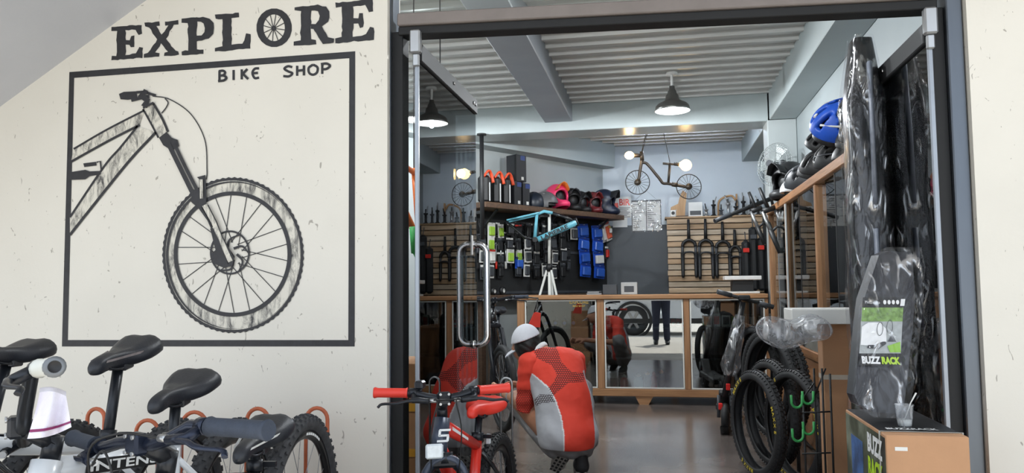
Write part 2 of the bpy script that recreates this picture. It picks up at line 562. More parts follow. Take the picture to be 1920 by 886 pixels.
M_clear = glass('clear_sheet_glass', (0.93, 0.96, 0.95), 1.5)
M_case_glass = glass('display_case_glass', (0.90, 0.94, 0.93), 2.5)
M_show_glass = glass('showcase_glass', (0.97, 0.98, 0.98), 1.12)
M_chrome = mat('polished_chrome', (232, 232, 234), 0.14, 1.0, 0.03)
M_white_plastic = mat('white_plastic', (226, 226, 224), 0.4, 0, 0.05)

# ground and floor
struct('ground', MB().span((-9, -3.0, -0.12), (7, 2.92, -0.02)), M_ground)
struct('road', MB().span((-30, -30, -0.16), (30, -3.0, -0.06)), M_road)
struct('floor', MB().span((XL-0.15, 2.92, -0.12), (XR+0.15, YB+0.15, 0.0)), M_floor)
# shop-front walls
mb = MB(); mb.span((-7.0, FY, -0.02), (LEFT_JAMB, FY+0.15, 3.25))
wall_front = struct('wall_front_left', mb, M_facade)
mb = MB(); mb.span((RIGHT_JAMB, FY, -0.02), (6.0, FY+0.15, 3.25))
struct('wall_front_right', mb, M_facade)
struct('wall_front_top', MB().span((LEFT_JAMB, FY, 2.72), (RIGHT_JAMB, FY+0.15, 3.25)), M_facade)
# inside walls
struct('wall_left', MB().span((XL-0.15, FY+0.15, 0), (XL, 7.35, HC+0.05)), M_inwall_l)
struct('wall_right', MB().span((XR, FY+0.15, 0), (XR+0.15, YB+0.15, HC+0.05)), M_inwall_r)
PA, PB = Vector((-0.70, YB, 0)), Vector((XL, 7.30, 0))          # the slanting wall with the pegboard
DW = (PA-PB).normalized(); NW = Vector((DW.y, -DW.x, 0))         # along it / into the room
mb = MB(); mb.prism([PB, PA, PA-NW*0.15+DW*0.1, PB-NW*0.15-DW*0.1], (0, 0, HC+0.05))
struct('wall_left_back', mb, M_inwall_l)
mb = MB()
mb.span((-0.95, YB, 1.93), (XR+0.15, YB+0.15, HC+0.05))
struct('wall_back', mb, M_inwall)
M_dark_wall = plaster('dark_grey_wall_paint', (74, 79, 84), (64, 69, 74), False)
struct('wall_back_lower', MB().span((-0.95, YB-0.004, 0), (XR+0.15, YB+0.15, 1.93)), M_dark_wall)
# ribbed steel deck ceiling: the folds run across the shop
mb = MB(); prof = []
y = FY+0.15
while y < YB+0.2:
    prof += [(y, HC), (y+0.055, HC), (y+0.058, HC-0.010), (y+0.072, HC-0.010), (y+0.075, HC), (y+0.145, HC), (y+0.149, HC-0.036), (y+0.178, HC-0.036), (y+0.182, HC)]
    y += 0.20
vs = [(x, p[0], p[1]) for x in (XL-0.1, XR+0.1) for p in prof]; n = len(prof)
mb.add(vs, [(i, n+i, n+i+1, i+1) for i in range(n-1)])
struct('ceiling', mb, M_deck)
struct('sky_block_slab', MB().span((XL-0.2, FY, HC+0.01), (XR+0.2, YB+0.2, HC+0.25)), M_beamd)  # unseen slab added over the thin deck to block sky light
# beams and column
struct('beam_1', MB().span((XL, 7.60, 2.70), (XR, 7.98, HC), 0.006), mat('glossy_beam_paint', (172, 181, 182), 0.3, 0, 0.05, 3))
struct('beam_2', MB().span((-1.10, FY+0.15, 2.79), (-0.82, 7.60, HC), 0.006), M_beamd)
struct('beam_3', MB().span((1.07, FY+0.15, 2.71), (XR, 7.60, HC), 0.006), M_beam)
struct('beam_4', MB().span((1.07, 7.98, 2.71), (XR, YB, HC), 0.006), M_beam)
mb = MB(); q = [PB+NW*0.002, PA+NW*0.002, PA+NW*0.22-DW*0.02, PB+NW*0.22]; mb.prism([p+Vector((0, 0, 2.68)) for p in q], (0, 0, HC-2.68))
struct('beam_5', mb, M_beam)
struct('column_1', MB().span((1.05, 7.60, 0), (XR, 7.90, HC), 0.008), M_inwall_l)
# stair slab overhead at the far left, and the porch slab over the pavement
q = [atY(0, 200, FY), atY(275, 0, FY)]
sd = (q[1]-q[0]).normalized(); up = Vector((-sd.z, 0, sd.x))
a, b = q[0]-sd*3.0, q[0]+sd*2.9
mb = MB(); mb.prism([a, b, b+up*0.22, a+up*0.22], (0, -1.25, 0))
struct('stair_slab', mb, M_soffit)
struct('porch_slab', MB().span((-8, 0.05, 3.02), (7, FY+0.02, 3.2)), M_soffit)

# door frame
fr = tag(bpy.data.objects.new('trim_1', None), 'dark steel frame around the glass shop entrance', 'door frame', kind='structure'); COL.objects.link(fr)
JL, JR = atY(752, 443, 2.93).x, 0.985
mb = MB(); mb.span((LEFT_JAMB+0.003, 2.875, 0), (JL-0.03, 2.985, 2.72), 0.004); mb.build('jamb', M_steel, fr)
mb = MB(); mb.span((JL-0.03, 2.90, 0), (JL+0.018, 2.975, 2.16), 0.003); mb.build('door_stop', M_black, fr)
mb = MB(); mb.span((JR+0.025, 2.875, 0), (RIGHT_JAMB-0.003, 2.985, 2.72), 0.004); mb.build('jamb', M_steel, fr)
mb = MB(); mb.span((JR-0.022, 2.90, 0), (JR+0.025, 2.975, 2.10), 0.003); mb.build('door_stop', M_black, fr)
hl, hr = atY(752, 44, 2.92), atY(1750, -8, 2.92)
mb = MB(); mb.bar(hl, hr, 0.10, 0.050, ch=0.004); mb.build('header', M_taupe, fr)
mb = MB(); mb.bar(hl+Vector((0, 0.005, -0.042)), hr+Vector((0, 0.005, -0.042)), 0.08, 0.034, ch=0.003); mb.build('header_track', M_black, fr)
mb = MB(); mb.bar(hl+Vector((0, 0.01, 0.55)), hr+Vector((0, 0.01, 0.6)), 0.08, 0.05); mb.build('transom_head', M_taupe, fr)
wn = tag(bpy.data.objects.new('window_1', None), 'clear transom glass above the shop entrance', 'window', kind='structure'); COL.objects.link(wn)
mb = MB(); mb.prism([Vector((JL, 2.92, hl.z+0.02)), Vector((JR, 2.92, hr.z+0.02)), Vector((JR, 2.92, 2.70)), Vector((JL, 2.92, 2.70))], (0, 0.008, 0)); mb.build('pane', M_clear, wn)

# the two glass leaves, swung inwards
def leaf(name, X, side, label, zt):
    d = tag(bpy.data.objects.new(name, None), label, 'glass door', kind='structure'); COL.objects.link(d)
    d.location = (X, 2.88, 0); d.matrix_basis = Matrix.Translation((X, 2.88, 0))
    y0, y1 = 2.885, 3.86
    MB().span((X-0.006, y0+0.012, 0.02), (X+0.006, y1, zt-0.02)).build('pane', M_door_glass, d)
    MB().span((X-0.008, y0-0.004, 0.02), (X+0.008, y0+0.012, zt-0.03), 0.002).build('edge_strip', mat('brushed_alloy', (150, 156, 164), 0.35, 0.6, 0.06), d)
    MB().span((X-0.018, y0+0.01, zt-0.075), (X+0.018, y1-0.002, zt), 0.004).build('top_rail', M_black, d)
    MB().span((X-0.018, y0+0.01, 0.005), (X+0.018, y1-0.002, 0.07), 0.004).build('bottom_rail', M_black, d)
    mb = MB(); mb.span((X-0.022, y0-0.03, zt-0.05), (X+0.022, y0+0.004, zt+0.045), 0.006); mb.span((X-0.013, y0-0.018, zt-0.10), (X+0.013, y0+0.002, zt-0.05), 0.004)
    mb.build('pivot_clip', mat('pivot_alloy', (176, 178, 180), 0.3, 0.8, 0.05), d)
    for k, yy in enumerate((y0+0.5, y1-0.09, y1-0.05)):
        MB().cyl((X+side*0.018, yy, zt-0.035), (X+side*0.024, yy, zt-0.035), 0.008, 10).build('rail_screw', M_chrome, d)
    return d, y1
d1, yl = leaf('door_1', -0.93, 1, 'open tinted glass door leaf on the left with long chrome pull', 2.105)
d2, _ = leaf('door_2', 0.955, -1, 'open tinted glass door leaf on the right beside tall wrapped pack', 2.045)
def pull(d, X, yc, z0, z1):
    for s in (-1, 1):
        p = [Vector((X+s*0.007, yc, z1))]
        for k in range(0, 9): a = R_(90-k*90/8); p.append(Vector((X+s*(0.03+0.045*math.cos(a)), yc, z1-0.045+0.045*math.sin(a))))
        for k in range(0, 9): a = R_(0-k*90/8); p.append(Vector((X+s*(0.03+0.045*math.cos(a)), yc, z0+0.045+0.045*math.sin(a))))
        p.append(Vector((X+s*0.007, yc, z0)))
        MB().tube(p, 0.017, 14).build('pull_handle', M_chrome, d)
    for z in (z0, z1):
        MB().cyl((X-0.014, yc, z), (X+0.014, yc, z), 0.020, 14).build('handle_bolt', M_chrome, d)
hz0, hz1 = atY(888, 645, yl-0.07).z, atY(888, 458, yl-0.07).z
pull(d1, -0.93, yl-0.07, hz0, hz1)
pull(d2, 0.955, yl-0.07, hz0, hz1)
mb = MB(); mb.span((-0.952, yl-0.105, hz1-0.055), (-0.918, yl-0.093, hz1+0.045), 0.003); mb.build('latch_card', M_white_plastic, d1)

# baseboards
struct('baseboard_right', MB().span((XR-0.012, 3.05, 0), (XR, YB, 0.08)), M_dark_wall)
struct('baseboard_left', MB().span((XL, 3.05, 0), (XL+0.012, 7.3, 0.08)), M_dark_wall)
# ================================================================ PAINTED SIGN AND MURAL ON THE FRONT WALL (flat paint, at its real place)
M_ink = mat('black_wall_paint', (38, 38, 42), 0.55, 0, 0.25, 30)
M_ink_thin = mat('thin_black_brush_line', (52, 52, 54), 0.6, 0, 0.2, 30)
M_cream = mat('cream_mural_paint', (216, 212, 200), 0.6, 0, 0.03)
def brushed():
    m = bpy.data.materials.new('dry_brush_strokes'); nt, b = nodes_of(m); N, L = nt.nodes, nt.links
    tc = N.new('ShaderNodeTexCoord'); n1 = N.new('ShaderNodeTexNoise')
    n1.inputs['Scale'].default_value = 9; n1.inputs['Detail'].default_value = 8; n1.inputs['Roughness'].default_value = 0.75; n1.inputs['Distortion'].default_value = 0.8
    mp = N.new('ShaderNodeMapping'); mp.inputs['Rotation'].default_value = (0, 0.7, 0); mp.inputs['Scale'].default_value = (3.2, 1, 1)
    L.new(tc.outputs['Object'], mp.inputs[0]); L.new(mp.outputs[0], n1.inputs[0])
    r = N.new('ShaderNodeValToRGB'); r.color_ramp.elements[0].position = 0.36; r.color_ramp.elements[1].position = 0.56
    r.color_ramp.elements[0].color = lin((60, 60, 62)); r.color_ramp.elements[1].color = lin((214, 210, 198))
    L.new(n1.outputs[0], r.inputs[0]); L.new(r.outputs[0], b.inputs['Base Color']); b.inputs['Roughness'].default_value = 0.6
    return m
M_brush = brushed()
def wl(px, py, k=1):                     # photo pixel -> point of the wall face; k = paint layer
    return atY(px, py, FY-0.0012*k)
class Paint(MB):
    k = 1
    def pl(s, pts, k=None): return s.poly([wl(x, y, k or s.k) for x, y in pts])
    def line(s, pts, w, k=None, taper=1.0):
        k = k or s.k; n = len(pts); L_, R2 = [], []
        for i in range(n):
            a = pts[max(i-1, 0)]; b = pts[min(i+1, n-1)]; dx, dy = b[0]-a[0], b[1]-a[1]; l = math.hypot(dx, dy) or 1
            ww = w*(1+(taper-1)*i/max(1, n-1))/2
            L_.append(wl(pts[i][0]-dy/l*ww, pts[i][1]+dx/l*ww, k)); R2.append(wl(pts[i][0]+dy/l*ww, pts[i][1]-dx/l*ww, k))
        return s.add(L_+R2, [(i, i+1, n+i+1, n+i) for i in range(n-1)])
    def ring(s, c, r0, r1, k=None, n=96, jag=0.0, c1=None):
        k = k or s.k; c1 = c1 or c; A, B = [], []
        for i in range(n):
            a = 2*math.pi*i/n; j = 1+(jag if i % 2 else 0)
            A.append(wl(c1[0]+r0[0]*math.cos(a), c1[1]+r0[1]*math.sin(a), k)); B.append(wl(c[0]+r1[0]*j*math.cos(a), c[1]+r1[1]*j*math.sin(a), k))
        return s.add(A+B, [(i, (i+1) % n, n+(i+1) % n, n+i) for i in range(n)])
def cr(pts, n=8): return [(p.x, p.y) for p in bez([(x, y, 0) for x, y in pts], n)]

# --- EXPLORE lettering: slab-serif capitals, each letter a part
sg = thing('painted_sign', 'large black hand-painted EXPLORE lettering above the framed bicycle mural', 'sign', wl(455, 60))
rs = random.Random(3)
def letter(name, polys, box, rough=1.0):
    """polys in a 100x100 letter box (y up) -> pixels of the box (x0,x1, top-left y, bottom-left y, rise)"""
    x0, x1, t, b, rise = box
    m = Paint()
    for P in polys:
        pts = []
        n = len(P)
        for i in range(n):                                # slightly wobbly edges, as brushed
            a, c = P[i], P[(i+1) % n]; d = math.hypot(c[0]-a[0], c[1]-a[1]); q = max(1, int(d/9))
            for j in range(q):
                u = a[0]+(c[0]-a[0])*j/q; v = a[1]+(c[1]-a[1])*j/q
                pts.append((u+rs.uniform(-1.6, 1.6)*rough, v+rs.uniform(-1.6, 1.6)*rough))
        m.pl([(x0+(x1-x0)*u/100, b+(t-b)*v/100-rise*u/100) for u, v in pts], 1+polys.index(P))
    return m.build(name, M_ink, sg)
E_ = [[(2, 0), (98, 0), (99, 30), (88, 32), (78, 14), (46, 13), (46, 44), (58, 42), (62, 33), (72, 33), (72, 68), (62, 68), (58, 57), (46, 57), (46, 87), (76, 87), (86, 70), (96, 71), (96, 100), (2, 100), (2, 89), (18, 87), (18, 13), (2, 12)]]
X_ = [[(0, 0), (44, 0), (44, 11), (32, 12), (50, 38), (68, 12), (58, 11), (58, 0), (100, 0), (100, 11), (90, 13), (64, 50), (86, 87), (98, 89), (98, 100), (60, 100), (60, 89), (69, 87), (52, 62), (36, 87), (45, 89), (45, 100), (2, 100), (2, 89), (14, 87), (38, 50), (12, 13), (0, 11)]]
P_ = [[(2, 0), (66, 0), (66, 11), (47, 13), (47, 38), (47, 50), (60, 50), (70, 58), (72, 70), (68, 82), (60, 88), (47, 88), (47, 100), (66, 100), (86, 94), (98, 82), (100, 68), (95, 52), (82, 41), (62, 37), (47, 37), (47, 13), (20, 13), (20, 88), (2, 90), (2, 100), (47, 100), (47, 88), (20, 88), (20, 13), (2, 12)]]
P_ = [[(2, 0), (66, 0), (66, 11), (47, 13), (47, 37), (47, 88), (47, 100), (2, 100), (2, 90), (20, 88), (20, 13), (2, 11)],
      [(44, 100), (66, 100), (86, 94), (98, 82), (100, 68), (95, 52), (82, 41), (62, 36), (44, 36), (44, 50), (60, 50), (70, 58), (72, 70), (68, 82), (60, 88), (44, 88)]]
L_l = [[(2, 0), (98, 0), (100, 40), (88, 42), (78, 16), (48, 14), (48, 87), (68, 89), (68, 100), (2, 100), (2, 89), (22, 87), (22, 13), (2, 11)]]
R_l = [[(2, 0), (56, 0), (56, 11), (44, 13), (44, 37), (44, 88), (44, 100), (2, 100), (2, 90), (18, 88), (18, 13), (2, 11)],
       [(42, 100), (60, 100), (80, 94), (90, 82), (90, 68), (86, 54), (72, 44), (56, 40), (42, 40), (42, 52), (54, 52), (62, 60), (64, 72), (60, 84), (54, 88), (42, 88)],
       [(48, 46), (70, 46), (86, 14), (100, 11), (100, 0), (72, 0)]]
letter('painted_letter', E_, (208, 268, 51, 113, 5)); letter('painted_letter', X_, (270, 335, 43, 108, 5))
letter('painted_letter', P_, (340, 402, 35, 104, 5)); letter('painted_letter', L_l, (402, 470, 28, 97, 6))
o = Paint(); o.ring((514, 52), (20, 25), (33, 36), 1, 40, 0.012); o.build('painted_letter', M_ink, sg)
o = Paint(); o.k = 2
for k in range(12):
    a = 2*math.pi*(k+.3)/12; o.line([(513+4*math.cos(a), 53+4*math.sin(a)), (514+20*math.cos(a), 52+25*math.sin(a))], 1.5)
o.build('painted_spokes', M_ink_thin, sg)['kind'] = 'stuff'
o = Paint(); o.ring((513, 53), (0.5, 0.5), (4.5, 5), 3, 16); o.build('painted_hub', M_ink, sg)
letter('painted_letter', R_l, (550, 626, 13, 86, 6)); letter('painted_letter', E_, (628, 702, 5, 81, 7))

# --- the framed mural
mu = thing('wall_mural', 'black framed hand-painted mural of a mountain bike front end on cream wall', 'mural', wl(390, 645))
o = Paint()
A = [(130, 135), (666, 96), (665, 649), (116, 649)]; B = [(139, 146), (655, 109), (653, 637), (127, 637)]
o.add([wl(*p) for p in A+B], [(i, (i+1) % 4, 4+(i+1) % 4, 4+i) for i in range(4)])
o.build('painted_border', M_ink, mu)
def glyphs(name, strokes, x, y, w, h, gap, sw):
    for ch in strokes:
        m = Paint()
        for si, st in enumerate(ch): m.line(cr([(x+u*w, y-v*h-u*w*0.06) for u, v in st], 6) if len(st) > 2 else [(x+u*w, y-v*h-u*w*0.06) for u, v in st], sw, 1+si)
        m.build(name, M_ink, mu); x += w+gap; y -= (w+gap)*0.075
Bk = [[(0.1, 0), (0.1, 1)], [(0, 0.98), (0.55, 1.0), (0.8, 0.78), (0.55, 0.56), (0.1, 0.53)], [(0.1, 0.53), (0.6, 0.52), (0.95, 0.3), (0.65, 0.05), (-0.08, 0.0)]]
Ik = [[(0.5, 0), (0.5, 1)]]
Kk = [[(0.15, 0), (0.15, 1)], [(0.85, 1), (0.15, 0.45)], [(0.3, 0.55), (0.95, 0)]]
Ek = [[(0.95, 0.98), (0.4, 0.95), (0.12, 0.55), (0.4, 0.05), (0.95, 0.06)], [(0.15, 0.52), (0.8, 0.54)]]
Sk = [[(0.95, 0.9), (0.5, 1.02), (0.12, 0.8), (0.5, 0.52), (0.95, 0.3), (0.6, 0.02), (0.0, 0.08)]]
Hk = [[(0.15, 0), (0.15, 1)], [(0.85, 0), (0.85, 1)], [(0.15, 0.5), (0.85, 0.54)]]
Ok = [[(0.5, 1), (0.05, 0.7), (0.1, 0.2), (0.5, 0), (0.9, 0.2), (0.95, 0.7), (0.5, 1.0)]]
Pk = [[(0.15, 0), (0.15, 1)], [(0.0, 0.98), (0.6, 1.0), (0.95, 0.75), (0.6, 0.48), (0.15, 0.46)]]
glyphs('painted_letter', [Bk, Ik, Kk, Ek], 410, 152, 15, 19, 5.5, 4.6)
glyphs('painted_letter', [Sk, Hk, Ok, Pk], 531, 144, 18, 19, 5.5, 4.6)
# frame tubes with dry-brush shading
def limb(name, top, bot, ow=4.0):
    m = Paint(); m.k = 2
    t, b = cr(top), cr(bot); m.add([wl(x, y, 2) for x, y in t]+[wl(x, y, 2) for x, y in b], [(i, i+1, len(t)+i+1, len(t)+i) for i in range(len(t)-1)])
    o = m.build(name, M_brush, mu)
    m = Paint(); m.line(t, ow*0.8, 3); m.line(b, ow, 3); m.build('outline_stroke', M_ink, o)
limb('painted_top_tube', [(138, 279), (200, 243), (270, 207)], [(133, 303), (205, 263), (262, 234)], 4.5)
limb('painted_down_tube', [(258, 236), (225, 277), (195, 312), (131, 407)], [(292, 248), (240, 304), (165, 397), (131, 440)], 5)
limb('painted_head_tube', [(268, 204), (284, 233), (297, 258)], [(287, 193), (304, 222), (315, 247)], 4.5)
o = Paint(); o.k = 3
o.pl([(223, 176), (232, 172), (256, 171), (258, 184), (240, 187), (226, 186)]); o.line([(246, 188), (262, 184), (280, 180)], 6, 4); o.line([(256, 173), (272, 172), (282, 176), (292, 179)], 5, 5)
o.line([(262, 176), (276, 188), (270, 200)], 12, 6); o.line([(268, 170), (276, 174)], 8, 7); o.line([(268, 202), (288, 192)], 4, 8)
o.build('painted_handlebar', M_ink, mu)
o = Paint(); o.k = 3; o.line(cr([(286, 180), (318, 186), (358, 214), (384, 262), (388, 318), (387, 336)]), 2.0); o.line(cr([(309, 184), (315, 192), (311, 202), (303, 212)]), 2.2, 4)
o.build('painted_cable', M_ink_thin, mu)
o = Paint(); o.k = 3
o.pl([(156, 306), (180, 303), (181, 310), (158, 313)]); o.line([(181, 304), (188, 302), (190, 320)], 3, 4); o.pl([(134, 322), (160, 318), (168, 321), (189, 320), (189, 327), (168, 330), (160, 336), (134, 337)], 4)
o.build('painted_pedal', M_ink, mu)
# wheel
WC = (437, 478)
o = Paint(); o.ring(WC, (127, 140), (131.5, 144.5), 2, 150, 0.014); o.ring(WC, (124, 137), (126, 138.5), 4, 110, 0.0, (439.5, 479)); ty = o.build('painted_tyre', M_ink, mu)
o = Paint(); o.ring(WC, (108, 115), (128, 141), 1, 96, 0, (436, 476)); o.build('painted_tyre_wall', M_brush, ty)
o = Paint(); o.ring((436, 476), (103, 110), (110.5, 117.5), 3, 96); o.build('painted_rim', M_ink, mu)
HB = (432, 476)
o = Paint(); o.k = 2
for k in range(22):
    a = 2*math.pi*(k+0.4)/22; a2 = a+(0.5 if k % 2 else -0.5)
    o.line([(HB[0]+22*math.cos(a2), HB[1]+22*math.sin(a2)), (436+104*math.cos(a), 476+111*math.sin(a))], 1.5)
o.build('painted_spokes', M_ink_thin, mu)['kind'] = 'stuff'
o = Paint(); o.ring((431, 473), (34, 38), (37.5, 41.5), 4, 60)
for k in range(6):
    a = 2*math.pi*k/6; o.line(cr([(HB[0]+12*math.cos(a), HB[1]+12*math.sin(a)), (HB[0]+26*math.cos(a+.5), HB[1]+28*math.sin(a+.5)), (431+36*math.cos(a+1.1), 473+40*math.sin(a+1.1))], 5), 5, 5, 0.5)
o.build('painted_brake_disc', M_ink, mu)
# fork
o = Paint(); o.k = 5
o.pl([(298, 258), (312, 247), (322, 258), (333, 262), (336, 274), (322, 282), (306, 272)]); o.line([(314, 266), (341, 321), (374, 388)], 8.5, 6); o.line([(326, 268), (350, 318), (382, 380)], 6.5, 6)
o.line([(374, 336), (379, 330), (380, 352), (381, 378)], 13, 7); o.pl([(360, 354), (384, 362), (388, 386), (404, 420), (398, 426), (372, 390), (358, 378)], 8)
o.pl([(394, 428), (408, 428), (416, 446), (440, 480), (436, 498), (420, 502), (402, 494), (396, 476), (404, 468)], 9); o.build('painted_fork', M_ink, mu)
o = Paint(); o.line([(383, 384), (400, 415), (412, 445), (432, 490)], 9, 10); o.line([(377, 336), (378, 372)], 6, 11); o.build('painted_fork_leg', M_brush, mu)
o = Paint(); o.line([(376, 388), (396, 424), (410, 452), (426, 494)], 2.2, 12); o.line([(390, 384), (406, 416), (417, 444), (438, 484)], 2.2, 13); o.build('outline_stroke', M_ink, mu)
# ================================================================ BICYCLES
M_tyre = mat('dusty_black_rubber', (58, 59, 62), 0.8, 0, 0.25, 30, 0.4, 90)
M_tyre_new = mat('new_black_rubber', (30, 31, 33), 0.62, 0, 0.2, 20, 0.2, 90)
M_rim = mat('black_alloy_rim', (34, 35, 38), 0.3, 0.5)
M_spoke = mat('stainless_spoke', (150, 152, 156), 0.35, 0.8)
M_alu = mat('silver_alloy', (176, 178, 180), 0.3, 0.85, 0.06)
M_bblack = mat('satin_black_alloy', (34, 37, 43), 0.32, 0.35, 0.12)
M_blueblack = mat('glossy_blue_black_alloy', (38, 45, 62), 0.25, 0.5, 0.12)
M_white_frame = mat('white_bike_lacquer', (222, 226, 230), 0.25, 0, 0.03, coat=0.4)
M_black_frame = mat('black_bike_lacquer', (26, 28, 32), 0.25, 0, 0.1, coat=0.4)
M_grip = mat('dark_rubber_grip', (52, 60, 74), 0.7, 0, 0.1, 40, 0.3, 200)
M_saddle = mat('black_saddle_vinyl', (30, 33, 40), 0.42, 0, 0.12, 30, 0.15, 200)
M_red = mat('red_rubber', (222, 58, 44), 0.45, 0, 0.06)
M_redpaint = mat('red_bike_paint', (206, 46, 34), 0.3, 0, 0.05, coat=0.3)
M_orange = mat('orange_painted_steel', (178, 92, 58), 0.5, 0, 0.18, 20)
M_cable = mat('black_cable_sleeve', (24, 25, 28), 0.45)
M_ptext = mat('white_print', (228, 230, 230), 0.5, 0, 0.02)
M_btext = mat('black_print', (22, 23, 26), 0.5, 0, 0.02)

def wheel(parent, C, ax, R, tw, tm, knobs=True, rimtxt=False, disc=True, name='tyre', spokes=24):
    """C axle centre, ax axle direction (world). tyre > rim, spokes, hub"""
    C, ax = Vector(C), Vector(ax).normalized(); u, w = frame_of(ax)
    mb = MB(); mb.torus(C, ax, R-tw, tw*0.97, 56, 10, 0.98)
    if knobs:
        n = 58
        for i in range(n):
            for (lat, out, sz, sh) in ((0.0, 1.0, (0.62, 0.5, 0.3), 0), (0.55, 0.82, (0.5, 0.5, 0.32), .5), (-0.55, 0.82, (0.5, 0.5, 0.32), .5), (0.92, 0.42, (0.4, 0.42, 0.3), 0), (-0.92, 0.42, (0.4, 0.42, 0.3), 0)):
                a = 2*math.pi*(i+sh)/n; d = u*math.cos(a)+w*math.sin(a); t = ax.cross(d)
                nrm = (d*out+ax*lat).normalized(); sd = t.cross(nrm)
                p = C+d*(R-tw)+nrm*tw*1.0
                mb.box(p, (sz[0]*tw*0.75, sz[1]*tw*0.75, sz[2]*tw), Matrix((t, sd, nrm)).transposed())
    ty = mb.build(name, tm, parent)
    ri = R-2*tw
    mb = MB(); h = tw*0.5
    mb.lathe([(ri+0.006, -h), (ri-0.012, -h*0.85), (ri-0.024, 0), (ri-0.012, h*0.85), (ri+0.006, h), (ri+0.006, -h)], C, ax, 48)
    rim = mb.build('rim', M_rim, ty)
    if rimtxt:
        mb = MB()
        for k in range(3):
            for s in (-1, 1):
                for j in range(7):
                    a = 2*math.pi*(k/3)+j*0.07; d = u*math.cos(a)+w*math.sin(a); t = ax.cross(d)
                    mb.box(C+d*(ri-0.007)+ax*s*(h*0.92), (0.016, 0.008, 0.0015), Matrix((t, d, ax)).transposed())
        mb.build('rim_lettering', M_ptext, rim)['kind'] = 'stuff'
    mb = MB()
    for k in range(spokes):
        a = 2*math.pi*k/spokes; a2 = a+(0.9 if k % 4 < 2 else -0.9); s = 1 if k % 2 else -1
        mb.tube([C+(u*math.cos(a2)+w*math.sin(a2))*0.025+ax*s*0.028, C+(u*math.cos(a)+w*math.sin(a))*(ri-0.018)], 0.0012, 4, cap=False)
    mb.build('spokes', M_spoke, ty)['kind'] = 'stuff'
    mb = MB(); mb.lathe([(0.0, -0.055), (0.008, -0.055), (0.008, -0.036), (0.028, -0.034), (0.028, -0.026), (0.014, -0.02), (0.014, 0.02), (0.028, 0.026), (0.028, 0.034), (0.008, 0.036), (0.008, 0.055), (0, 0.055)], C, ax, 16)
    mb.build('hub', M_bblack, ty)
    if disc:
        mb = MB(); q = C+ax*0.04
        mb.lathe([(0.066, -0.001), (0.082, -0.001), (0.082, 0.001), (0.066, 0.001), (0.066, -0.001)], q, ax, 30)
        for k in range(6):
            a = 2*math.pi*k/6; d = u*math.cos(a)+w*math.sin(a); e = u*math.cos(a+.5)+w*math.sin(a+.5); mb.bar(q+d*0.02, q+e*0.068, 0.008, 0.002, ax)
        mb.build('brake_disc', M_alu, ty)
    return ty
def saddle(parent, M, m, stripe=None, L=0.27, W=0.145, name='saddle', tilt=0):
    """loft from nose (+x) to tail; M local->world, origin at the clamp top"""
    rings = []
    for i in range(25):
        t = i/24; x = 0.52*L-t*L
        hw = 0.021 + (W/2-0.021)*(1/(1+math.exp(-(t-0.58)*12)))
        top = 0.050 + 0.026*max(0, t-0.6)/0.4 - 0.014*(max(0, 0.3-t)/0.3)**2
        dp = 0.046 + 0.024*t
        e = 1.0
        if t < 0.14: e = math.sqrt(max(0.02, 1-(1-t/0.14)**2))
        if t > 0.9: e = math.sqrt(max(0.06, 1-((t-0.9)/0.1)**2*0.9))
        ring = []
        for j in range(20):
            a = 2*math.pi*j/20; c, s = math.cos(a), math.sin(a)
            cc = math.copysign(abs(c)**0.8, c); ss = math.copysign(abs(s)**0.8, s)
            dip = 0.008*max(0, 1-abs(c)*2.2)*(1 if s > 0 else 0)*(1 if t > 0.35 else 0)
            ring.append((x, hw*cc*e, top-dp/2 + dp/2*ss*e*(0.82 if s > 0 else 1) - 0.012*(cc*cc)*min(1, t*1.3)*(hw/(W/2)) - dip))
        rings.append([M @ Vector(p) for p in ring])
    mb = MB(); mb.loft(rings)
    sd = mb.build(name, m, parent)
    mb = MB()
    for s in (-1, 1): mb.tube(bez([M @ Vector(p) for p in ((0.105, s*0.012, 0.018), (0.05, s*0.022, -0.004), (-0.05, s*0.022, -0.004), (-0.10, s*0.04, 0.022))], 5), 0.0035, 6)
    mb.box(M @ Vector((0, 0, -0.006)), (0.045, 0.055, 0.022), M.to_3x3(), 0.004)
    mb.build('saddle_rail', M_bblack, sd)
    if stripe:
        for s in (-1, 1):
            mb = MB(); mb.add([M @ Vector(p) for p in ((0.10, s*0.021, 0.026), (-0.03, s*0.050, 0.022), (-0.03, s*0.054, 0.030), (0.10, s*0.024, 0.033))], [(0, 1, 2, 3)])
            mb.build('saddle_stripe', stripe, sd)
    return sd
